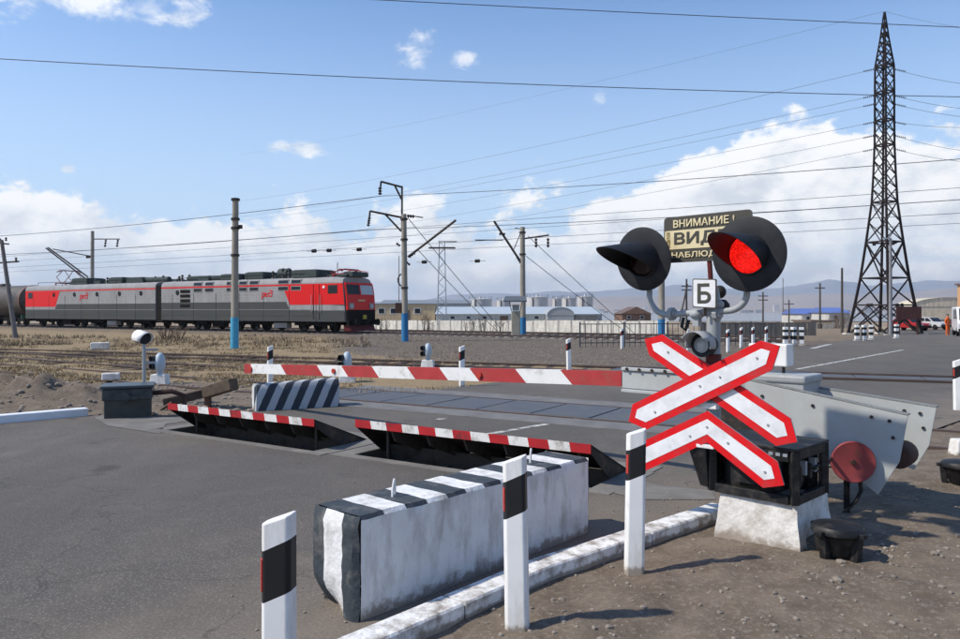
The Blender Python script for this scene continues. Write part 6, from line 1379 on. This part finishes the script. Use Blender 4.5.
def bld(label, px0, px1, py, Y, depth, wallm, roofm, roof='gable', ridge=None, name='warehouse', wins=(), doors=(), cat='building', ywall=0.0):
    xa, xb = P(px0, HOR, Y).x, P(px1, HOR, Y).x; zt_ = P(0, py, Y).z; zb_ = min(base_z(px0, Y), base_z(px1, Y)) - 0.5; t = thing(name, label, cat, ((xa + xb) / 2, Y, zb_)); w = xb - xa; xm = (xa + xb) / 2
    mb = MB(); mb.box((xm, Y + depth / 2, (zt_ + zb_) / 2), (w, depth, zt_ - zb_)); mb.build('wall', wallm, t)
    o = 0.25; zr = P(0, ridge, Y).z if ridge else zt_ + 0.3
    if roof == 'gable':
        mb = MB(); vs = [(xa - o, Y - o, zt_), (xb + o, Y - o, zt_), (xb + o, Y + depth + o, zt_), (xa - o, Y + depth + o, zt_), (xa - o, Y + depth / 2, zr), (xb + o, Y + depth / 2, zr)]; vs = [V(q) + UP * 0.02 for q in vs]
        mb.add(vs, [(0, 1, 5, 4), (2, 3, 4, 5), (0, 4, 3), (1, 2, 5), (3, 2, 1, 0)]); mb.build('roof', roofm, t)
    elif roof == 'gable_x':
        mb = MB(); vs = [(xa - o, Y - o, zt_), (xb + o, Y - o, zt_), (xb + o, Y + depth + o, zt_), (xa - o, Y + depth + o, zt_), (xm, Y - o, zr), (xm, Y + depth + o, zr)]; vs = [V(q) + UP * 0.02 for q in vs]
        mb.add(vs, [(0, 4, 5, 3), (1, 2, 5, 4), (3, 2, 1, 0)], 0); mb.add([vs[0] , vs[1], vs[4]], [(0, 1, 2)], 1); mb.build('roof', [roofm, wallm], t)
    elif roof == 'arch':
        mb = MB(); k = 16; vs = []
        for i in range(k + 1):
            a = math.pi * i / k; x = xm - math.cos(a) * (w / 2 + 0.1); zz = zt_ + 0.02 + math.sin(a) * (zr - zt_); vs += [V((x, Y - 0.15, zz)), V((x, Y + depth + 0.15, zz))]
        mb.add(vs, [(2 * i, 2 * i + 2, 2 * i + 3, 2 * i + 1) for i in range(k)] , 0); mb.add([vs[2 * i] + V((0, 0.1, 0)) for i in range(k + 1)], [tuple(range(k + 1))], 1); mb.build('roof', [roofm, wallm], t, smooth=True)
    else:
        mb = MB(); mb.box((xm, Y + depth / 2, zt_ + 0.12), (w + 0.5, depth + 0.5, 0.22)); mb.build('roof', roofm, t)
    for a, b, ya, yb in wins:
        A, B = P(a, ya, Y), P(b, yb, Y); mb = MB(); mb.box(((A.x + B.x) / 2, Y, (A.z + B.z) / 2), (B.x - A.x, 0.1, A.z - B.z)); wo = mb.build('window', WHITE, t)
        mb = MB(); mb.box(((A.x + B.x) / 2, Y - 0.03, (A.z + B.z) / 2), ((B.x - A.x) * 0.8, 0.08, (A.z - B.z) * 0.8)); mb.build('pane', GLASSD, wo)
    for a, b, ya in doors:
        A, B = P(a, ya, Y), P(b, ya, Y); mb = MB(); mb.box(((A.x + B.x) / 2, Y - 0.03, (A.z + zb_) / 2), (B.x - A.x, 0.1, A.z - zb_)); mb.build('door', mat('door_brown', (0.13, 0.09, 0.06), 0.8), t)
    return t
TAN = conc('tan_wall', (0.56, 0.44, 0.28)); TAN2 = conc('pale_tan_wall', (0.78, 0.68, 0.52)); GRROOF = mat('grey_sheet_roof', (0.20, 0.22, 0.235), 0.5, var=0.1, scale=0.5); LBROOF = mat('pale_blue_roof', (0.42, 0.47, 0.50), 0.45, var=0.06, scale=0.4); GRW = conc('greenish_wall', (0.58, 0.59, 0.53)); GRW2 = mat('ribbed_grey_sheet', (0.34, 0.36, 0.37), 0.5, var=0.12, scale=0.6)
bld('yellow-brown warehouse right of the locomotive, before the lattice mast', 366, 435, 304.5, 165, 14, TAN, GRROOF, 'flat', wins=((378, 385, 308, 314), (390, 397, 308, 314), (414, 421, 308, 314)), doors=((402, 410, 310),))
bld('dark grey roofed hall behind the yellow-brown warehouse', 380, 470, 303.5, 205, 20, GRW2, GRROOF, 'gable', 299.5)
bld('long pale warehouse with light blue-grey roof behind the white fence', 436, 602, 314.2, 150, 26, GRW, LBROOF, 'gable', 306.5, wins=tuple((x, x + 5, 316, 319) for x in (450, 466, 482, 534)), doors=((500, 508, 316),))
bld('grey arched hangar end in the middle of the background', 547.5, 574, 315.5, 146, 18, GRW2, GRW2, 'arch', 307.2, name='arched_hangar')
bld('low dark lean-to beside the arched hangar', 574.5, 597, 315.8, 147, 10, conc('leanto_wall', (0.36, 0.35, 0.33)), GRROOF, 'flat', name='shed')
BRICK = conc('brown_brick', (0.21, 0.13, 0.095)); BRWN = mat('brown_roof', (0.14, 0.10, 0.085), 0.8, var=0.15)
bld('small brown brick hut left of the unlit lamp pole', 622, 651, 314, 140, 8, BRICK, BRWN, 'gable_x', 306.8, name='brick_hut', wins=((627, 631, 315.5, 319), (640, 644, 315.5, 319)))
BLR = mat('blue_sheet_roof', (0.11, 0.17, 0.42), 0.5, var=0.1); WW = conc('white_wall', (0.58, 0.57, 0.53))
bld('white shed with blue roof, left of the tall wooden pole', 802, 826, 314.2, 135, 9, WW, BLR, 'gable', 308.5, name='shed', wins=((806, 810, 316, 320),), doors=((814, 818, 316),))
bld('second white shed with blue roof, touching the tall wooden pole', 829, 850, 313, 128, 9, WW, BLR, 'gable', 307.5, name='shed', wins=((834, 838, 315, 319),))
bld('low cream shed between dark fence and pylon', 812, 832, 322, 100, 6, TAN2, BRWN, 'flat', name='shed', doors=((818, 822, 324),))
bld('cream hangar with curved roof behind the brown board', 912, 985, 306.5, 108, 4, TAN2, conc('cream_roof', (0.62, 0.55, 0.43)), 'arch', 297.5, name='arched_hangar')
bld('narrow orange-tan building cut by the right edge', 972, 1000, 284.5, 98, 3, mat('orange_plaster', (0.52, 0.30, 0.16), 0.85, var=0.08), BRWN, 'flat', name='office_building', wins=((976, 980, 290, 296), (986, 991, 290, 296)))
bld('grey brick shop wall behind the cars', 912, 985, 321, 100, 3, conc('grey_low_wall', (0.40, 0.38, 0.35)), GRROOF, 'flat', name='low_building')
TNK = mat('tank_white', (0.55, 0.55, 0.54), 0.5, var=0.06, c2=(0.36, 0.33, 0.30), amt=0.3, s2=0.25, sharp=0.2, streak=3)
def stank(label, px0, px1, py, Y):
    a, b = P(px0, HOR, Y).x, P(px1, HOR, Y).x; r = (b - a) / 2; x = (a + b) / 2; zt_ = P(0, py, Y).z; zb_ = tz(x, Y) - 0.5; t = thing('storage_tank', label, 'tank', (x, Y, zb_), 0, 'storage tanks behind the warehouses')
    mb = MB(); mb.cyl((x, Y + r, zb_), (x, Y + r, zt_), r, n=28); mb.build('shell', TNK, t, smooth=True)
    mb = MB(); mb.lathe((x, Y + r, zt_), UP, [(0, r + 0.08), (0.15, r + 0.08), (r * 0.12, 0.4), (r * 0.12 + 0.5, 0.35), (r * 0.12 + 0.5, 0)], 28); mb.build('roof', TNK, t, smooth=True)
    mb = MB()
    for k in range(9):
        a = math.pi + math.pi * k / 8; q = V((x + math.cos(a) * r, Y + r + math.sin(a) * r, zt_)); mb.cyl(q, q + UP * 1.0, 0.05, n=4)
    mb.build('rail_posts', STEELD, t)
    mb = MB(); mb.bar((x - r * 0.5, Y - 0.2 + r * 0.14, zb_), (x - r * 0.5, Y - 0.2 + r * 0.14, zt_), 0.4, 0.1); mb.build('ladder', STEELD, t)
for px0, px1, py, Y, lb in ((469, 492, 299.5, 225, 'white storage tank left of the grey roofed cabinet'), (497, 511, 300.5, 240, 'small white storage tank directly behind the roofed cabinet'), (527, 549, 297.5, 225, 'white storage tank right of the line pole'), (553, 562, 299, 245, 'narrow storage tank above the arched hangar'), (563, 577, 298.5, 215, 'left one of the two tanks above the lean-to'), (578.5, 594, 297, 220, 'right one of the two tanks above the lean-to')): stank(lb, px0, px1, py, Y)
# brown board on legs
Yb = 66.0; t = thing('steel_board', 'rusty brown board on two legs right of the pylon', 'board', (P(908, HOR, Yb).x, Yb, base_z(908, Yb)))
A, B = P(896, 306.5, Yb), P(921.5, 319.5, Yb); BRD = mat('board_rust', (0.085, 0.035, 0.030), 0.8, var=0.25, scale=1.5)
for k in range(6): mb = MB(); w_ = (B.x - A.x) / 6; mb.box((A.x + w_ * (k + 0.5), Yb, (A.z + B.z) / 2), (w_ - 0.02, 0.08, A.z - B.z)); mb.build('panel', BRD, t)
for x in (A.x + 0.3, B.x - 0.3): mb = MB(); mb.bar((x, Yb + 0.1, gz(x, Yb) - 0.2), (x, Yb + 0.1, A.z), 0.14); mb.build('leg', RUST, t)

# ------------------------------------------------------------------ vehicles and worker far right
def car(label, px, py_b, Y, colr, rz, van=False, name='car'):
    x = P(px, HOR, Y).x; z = gz(x, Y) + 0.03; t = thing(name, label, 'van' if van else 'car', (x, Y, z), rz)
    body = mat('car_paint_%d' % int(sum(colr) * 1000), colr, 0.25, var=0.03)
    if van: pr = [(-2.4, 0.35), (2.35, 0.35), (2.4, 0.95), (2.2, 1.15), (1.55, 2.0), (1.3, 2.1), (-2.4, 2.1)]; win = [[(1.0, 1.25), (2.0, 1.25), (1.45, 1.95), (1.0, 1.95)], [(-0.9, 1.25), (0.8, 1.25), (0.8, 1.9), (-0.9, 1.9)]]; hw = 0.95
    else: pr = [(-2.1, 0.35), (2.05, 0.35), (2.1, 0.7), (1.9, 0.85), (1.0, 0.95), (0.45, 1.42), (-0.95, 1.45), (-1.65, 0.98), (-2.1, 0.9)]; win = [[(0.05, 0.98), (0.85, 0.98), (0.42, 1.36), (0.05, 1.37)], [(-1.45, 0.98), (-0.05, 0.98), (-0.05, 1.38), (-0.92, 1.38)]]; hw = 0.84
    mb = MB(); mb.prism([V((a, -hw, b)) for a, b in pr], V((0, 2 * hw, 0))); mb.build('body', body, t, local=True, bevel=0.07)
    for w_ in win:
        for s_ in (-1, 1): mb = MB(); mb.prism([V((a, s_ * (hw + 0.012), b)) for a, b in w_], V((0, -s_ * 0.03, 0))); mb.build('side_window', GLASSD, t, local=True)
    (a0, b0), (a1, b1) = ((2.2, 1.17), (1.57, 1.98)) if van else ((1.0, 0.96), (0.46, 1.40)); d = V((a1 - a0, 0, b1 - b0)); nn_ = V((d.z, 0, -d.x)).normalized() * 0.012
    mb = MB(); mb.add([V((a0, -hw + 0.12, b0)) + nn_, V((a0, hw - 0.12, b0)) + nn_, V((a1, hw - 0.15, b1)) + nn_, V((a1, -hw + 0.15, b1)) + nn_], [(0, 1, 2, 3)]); mb.build('windscreen', GLASSD, t, local=True)
    for xx in ((-1.45, 1.5) if van else (-1.3, 1.3)):
        for s_ in (-1, 1): mb = MB(); mb.lathe((xx, s_ * (hw - 0.1), 0.33), (0, s_, 0), [(-0.08, 0.0), (-0.08, 0.31), (0.08, 0.33), (0.11, 0.28), (0.11, 0.2), (0.09, 0.0)], 18); mb.build('wheel', UNDERC, t, local=True, smooth=True)
    for s_ in (-1, 1):
        mb = MB(); fx_ = 2.37 if van else 2.06; mb.box((fx_, s_ * (hw - 0.25), 0.78 if van else 0.68), (0.08, 0.3, 0.16)); mb.build('headlight', LENSW, t, local=True, bevel=0.02)
    mb = MB(); mb.box((2.38 if van else 2.07, 0, 0.47), (0.12, hw * 1.9, 0.18)); mb.build('bumper', UNDERC, t, local=True, bevel=0.03)
    return t
car('white van cut by the right edge, beside the orange worker', 970, 338, 54, (0.72, 0.72, 0.72), math.radians(-118), True, 'delivery_van')
car('red car under the rusty brown board', 909, 332, 82, (0.36, 0.02, 0.02), math.radians(-70))
car('pale grey car between the board and the orange worker', 930, 331, 88, (0.5, 0.5, 0.5), math.radians(-70))
def person(label, px, Y):
    x = P(px, HOR, Y).x; z = gz(x, Y); t = thing('person', label, 'person', (x, Y, z), 0.4)
    J = [(0, 0, .95), (0, 0, 1.15), (0, 0, 1.42), (0, -0.01, 1.53), (0, -0.03, 1.68), (-.20, 0, 1.40), (-.29, .02, 1.12), (-.25, -.12, .90), (.20, 0, 1.40), (.30, .0, 1.13), (.27, -.14, .92), (-.10, 0, .90), (-.12, -.02, .50), (-.13, .03, .07), (-.14, -.14, .03), (.10, 0, .90), (.13, -.06, .50), (.14, .02, .07), (.15, -.14, .03)]
    E = [(0, 1), (1, 2), (2, 3), (3, 4), (2, 5), (5, 6), (6, 7), (2, 8), (8, 9), (9, 10), (0, 11), (11, 12), (12, 13), (13, 14), (0, 15), (15, 16), (16, 17), (17, 18)]
    R_ = [.17, .16, .17, .065, .105, .085, .062, .045, .085, .062, .045, .11, .085, .06, .05, .11, .085, .06, .05]
    me = bpy.data.meshes.new('body'); me.from_pydata(J, E, []); o = bpy.data.objects.new('body', me); COL.objects.link(o); o.parent = t; MATX[o] = MATX[t]
    sk_ = o.modifiers.new('skin', 'SKIN'); o.modifiers.new('sub', 'SUBSURF').levels = 1; o.modifiers['sub'].render_levels = 1
    for i, v in enumerate(me.skin_vertices[0].data): v.radius = (R_[i], R_[i] * 0.85); v.use_root = (i == 0)
    OR = mat('orange_workwear', (0.70, 0.13, 0.025), 0.8, var=0.1); me.materials.append(OR); sk_.use_smooth_shade = True
    mb = MB(); mb.ball((0, -0.035, 1.70), 0.098, 12, 9, sc=(0.85, 1, 1.15)); mb.ball((0, -0.135, 1.68), 0.02, 6, 5); mb.build('head', mat('skin_tone', (0.42, 0.25, 0.18), 0.6), o, local=True, smooth=True)
    mb = MB(); mb.ball((0, -0.02, 1.765), 0.108, 12, 7, sc=(0.95, 1.1, 0.65)); mb.build('cap', mat('cap_dark', (0.04, 0.04, 0.05), 0.8), o, local=True, smooth=True)
    return t
person('person in orange workwear standing left of the white van', 947.5, 64)

# ------------------------------------------------------------------ vegetation, stones
STRAW = mat('straw', (0.29, 0.225, 0.135), 0.9, var=0.3, scale=0.8, c2=(0.22, 0.16, 0.085), amt=0.4, s2=0.6, coords='World')
def blades(name, label, spots, hmin, hmax, m, nbl):
    mb = MB(); vs = mb.v
    for x, y, k in spots:
        z = gz(x, y)
        for b in range(nbl):
            a = random.uniform(0, 6.28); h = random.uniform(hmin, hmax) * k; w = 0.006 + h * 0.035 + y * 0.0003; bx_ = x + random.gauss(0, 0.06); by_ = y + random.gauss(0, 0.06); lx, ly = math.cos(a), math.sin(a); ln = h * random.uniform(0.2, 0.9)
            i = len(vs); vs += [V((bx_ - ly * w, by_ + lx * w, z - 0.01)), V((bx_ + ly * w, by_ - lx * w, z - 0.01)), V((bx_ + lx * ln, by_ + ly * ln, z + h))]
            mb.f.append([i, i + 1, i + 2]); mb.m.append(0)
    return tagp(mb.build(name, m, normals=False), label, 'grass', kind='stuff')
sp = []
while len(sp) < 8000:
    px = random.uniform(-40, 470); py = 337 + 68 * random.random() ** 1.1; q = G(px, py)
    if pip(q.x, q.y, ROAD): continue
    qq = TN.x * q.x + TN.y * q.y - 39.4
    if qq > -2.6: continue
    dn = noise.noise(V((q.x * 0.35, q.y * 0.35, 3))) + 0.35 * noise.noise(V((q.x, q.y, 9)))
    if dn < -0.12 or min((q - G(60, 400)).length / 3.6, (q - G(190, 405)).length / 3.0) < 1: continue
    if px > 330 and random.random() < 0.75: continue
    sp.append((q.x, q.y, 1.0))
blades('dry_grass', 'short dry straw grass on the verge left of the road', sp, 0.02, 0.085, STRAW, 4)
sp = []
while len(sp) < 900:
    px = random.uniform(-20, 370); py = random.uniform(336, 347); q = G(px, py)
    qq = TN.x * q.x + TN.y * q.y - 39.4
    if qq > -2.7 or noise.noise(V((q.x * 0.3, q.y * 0.3, 1))) < 0.0: continue
    sp.append((q.x, q.y, 1.0))
blades('tall_dry_weeds', 'taller dry weeds along the foot of the main line', sp, 0.06, 0.26, mat('weeds', (0.22, 0.17, 0.11), 0.9, var=0.3, scale=0.5, coords='World'), 4)
TWIG = mat('bare_twigs', (0.085, 0.065, 0.052), 0.95, var=0.2)
def shrub(label, px, Y, h, n, m=TWIG, spread=0.35, grp='leafless shrubs by the tracks', z=None):
    x = P(px, HOR, Y).x; zz = gz(x, Y) if z is None else z; t = thing('leafless_shrub', label, 'shrub', (x, Y, zz), 0, grp); rnd = random.Random(px * 7 + Y); mb = MB()
    for k in range(n):
        a = rnd.uniform(0, 6.28); r = rnd.uniform(0, spread); hh_ = h * rnd.uniform(0.55, 1.0); b0 = V((x + math.cos(a) * r * 0.4, Y + math.sin(a) * r * 0.4, zz - 0.05)); p1 = b0 + V((math.cos(a) * r * 0.6, math.sin(a) * r * 0.6, hh_ * 0.5)); p2 = p1 + V((math.cos(a) * r * 0.5 + rnd.gauss(0, .06), math.sin(a) * r * 0.5, hh_ * 0.5))
        mb.tube([b0, p1, p2], [0.022, 0.015, 0.006], 4)
        for j in range(4):
            u = rnd.uniform(0.2, 0.9); q = p1.lerp(p2, u); mb.tube([q, q + V((rnd.gauss(0, .14), rnd.gauss(0, .14), hh_ * rnd.uniform(0.12, 0.3)))], [0.010, 0.004], 4)
    mb.build('twigs', m, t); return t
sh = [(381, 56, 1.1, 7), (386, 57, 0.8, 6), (424, 55, 1.5, 10), (428, 56, 1.2, 9), (433, 57, 1.0, 6), (466, 56, 0.9, 7), (471, 55, 1.1, 8), (478, 57, 1.0, 8), (484, 56, 1.3, 9), (490, 56, 1.3, 5), (500, 54, 1.3, 8), (503, 55, 1.1, 6)]
wh = ['first shrub right of the locomotive nose, before the white fence', 'lower shrub beside the first one right of the locomotive nose', 'tallest of the shrubs between the hook-arm pole and the lattice mast', 'shrub just right of the tallest one near the hook-arm pole', 'small shrub at the foot of the lattice mast', 'leftmost of the shrubs between the lattice mast and the cabinet', 'second shrub right of the lattice mast', 'third shrub right of the lattice mast', 'fourth, bushy shrub right of the lattice mast', 'fifth, thin shrub right of the lattice mast', 'dark shrub left of the grey roofed cabinet', 'last shrub touching the grey roofed cabinet']
for (px, Y, h, n_), lb in zip(sh, wh): shrub('leafless ' + lb, px, Y, h * 1.15, n_, z=gz(P(px, HOR, Y).x, Y))
for px, Y, h, n_, lb in ((836, 120, 3.4, 60, 'brown leafless bush beside the tall wooden pole'), (842, 118, 3.0, 50, 'second brown bush right of the tall wooden pole'), (612, 135, 2.2, 40, 'brown bush left of the brick hut'), (654, 138, 2.6, 50, 'brown bush right of the brick hut'), (668, 138, 2.0, 40, 'low brown bush between the hut and the dark fence'), (166, 41, 0.9, 18, 'dry reddish bush at the foot of the rear locomotive section'), (178, 42, 0.8, 14, 'second dry bush below the locomotive gangway')):
    shrub(lb, px, Y, h, n_, mat('brown_twigs', (0.15, 0.105, 0.075), 0.95, var=0.25), spread=1.4 if Y > 60 else 0.5, grp='brown bushes in the background')
STONE = mat('loose_stone', (0.24, 0.205, 0.17), 0.95, var=0.4, scale=5, coords='World', bump=0.4, bs=40)
ico = [(0, 0, 1), (0.9, 0, 0.4), (0.28, 0.85, 0.45), (-0.72, 0.53, 0.42), (-0.72, -0.53, 0.45), (0.28, -0.85, 0.4), (0.72, 0.53, -0.45), (-0.28, 0.85, -0.4), (-0.9, 0, -0.45), (-0.28, -0.85, -0.4), (0.72, -0.53, -0.45)]
icf = [(0, 1, 2), (0, 2, 3), (0, 3, 4), (0, 4, 5), (0, 5, 1), (1, 6, 2), (2, 6, 7), (2, 7, 3), (3, 7, 8), (3, 8, 4), (4, 8, 9), (4, 9, 5), (5, 9, 10), (5, 10, 1), (1, 10, 6)]
def stones(name, label, n, region, smin, smax, pw):
    mb = MB(); k = 0
    while k < n:
        x, y = region()
        if pip(x, y, ROAD): continue
        s_ = smin + (smax - smin) * random.random() ** pw; a = random.uniform(0, 6.28); ca, sa = math.cos(a), math.sin(a); fx_, fy_, fz_ = random.uniform(0.7, 1.3), random.uniform(0.7, 1.3), random.uniform(0.45, 0.85); z = gz(x, y)
        mb.add([V((x + (px * fx_ * ca - py * fy_ * sa) * s_ * random.uniform(0.85, 1.15), y + (px * fx_ * sa + py * fy_ * ca) * s_, z + s_ * fz_ * (0.2 + pz))) for px, py, pz in ico], icf); k += 1
    return tagp(mb.build(name, STONE, normals=False), label, 'stones', kind='stuff')
def reg1():
    q = G(random.uniform(330, 1000), 405 + 270 * random.random() ** 0.8); return q.x, q.y
stones('gravel_stones', 'small loose stones scattered on the bare earth in the right foreground', 1500, reg1, 0.002, 0.020, 4.5)
def reg2():
    q = G(random.uniform(815, 985), random.uniform(540, 590)); return q.x, q.y
stones('stone_rubble', 'larger rubble along the shaded earth right of the cable pot', 70, reg2, 0.008, 0.035, 2.6)
def stones_on_road():
    mb = MB(); k = 0
    while k < 1100:
        t_ = random.uniform(-3, 9); d_ = -0.1 - abs(random.gauss(0, 0.35)) if random.random() < 0.75 else -random.uniform(0.2, 6); p = Rr(t_, d_)
        if any(pip(p.x, p.y, q) for q in pits): continue
        s_ = 0.0015 + 0.010 * random.random() ** 4; mb.add([V((p.x + a * s_, p.y + b * s_, 0.001 + s_ * 0.6 * (0.5 + c))) for a, b, c in ico], icf); k += 1
    tagp(mb.build('road_grit', STONE, normals=False), 'fine grit gathered on the asphalt along the kerb', 'grit', kind='stuff')
stones_on_road()
def reg3():
    q = G(random.uniform(-20, 340), random.uniform(372, 416)); return q.x, q.y
stones('earth_clods', 'clods of earth and stones on the churned verge', 1500, reg3, 0.008, 0.06, 3.0)
def reg4():
    q = G(random.uniform(330, 720), random.uniform(338, 366)); return q.x, q.y
stones('track_gravel', 'grey gravel between the barrier and the main line', 5000, reg4, 0.010, 0.04, 2.5)
# far town on the opposite shore
mb = MB(); rnd = random.Random(4)
for k in range(260):
    px = rnd.uniform(430, 1060); Y = rnd.uniform(3350, 3900); x = P(px, HOR, Y).x; h = rnd.uniform(5, 16) * (2.2 if rnd.random() < 0.06 else 1); w = rnd.uniform(8, 40); mb.box((x, Y, -11 + h / 2), (w, 12, h + 4), rnd.randrange(3))
for px in (788, 797, 700, 650): x = P(px, HOR, 3800).x; mb.cyl((x, 3800, -12), (x, 3800, rnd.uniform(45, 80)), 3.0, 1.8, n=8, mi=0)
tagp(mb.build('far_town', [conc('far_grey', (0.36, 0.36, 0.36)), conc('far_white', (0.62, 0.60, 0.57)), conc('far_brown', (0.24, 0.18, 0.15))]), 'far town of tiny buildings on the opposite lake shore', 'town', kind='stuff')

# ------------------------------------------------------------------ haze
mb = MB(); mb.box((0, 0, 140), (19000, 19000, 310)); hz_o = mb.build('haze', []); hz_o['kind'] = 'stuff'; hz_o['label'] = 'thin pale haze over the plain'
hm = bpy.data.materials.new('haze_air'); hm.use_nodes = True; nt = hm.node_tree; nt.nodes.clear(); o_ = nt.nodes.new('ShaderNodeOutputMaterial'); pv = nt.nodes.new('ShaderNodeVolumePrincipled'); nt.links.new(pv.outputs[0], o_.inputs['Volume'])
pv.inputs['Color'].default_value = (0.80, 0.88, 1.0, 1); pv.inputs['Density'].default_value = 0.00014; pv.inputs['Anisotropy'].default_value = 0.2
hz_o.data.materials.append(hm)
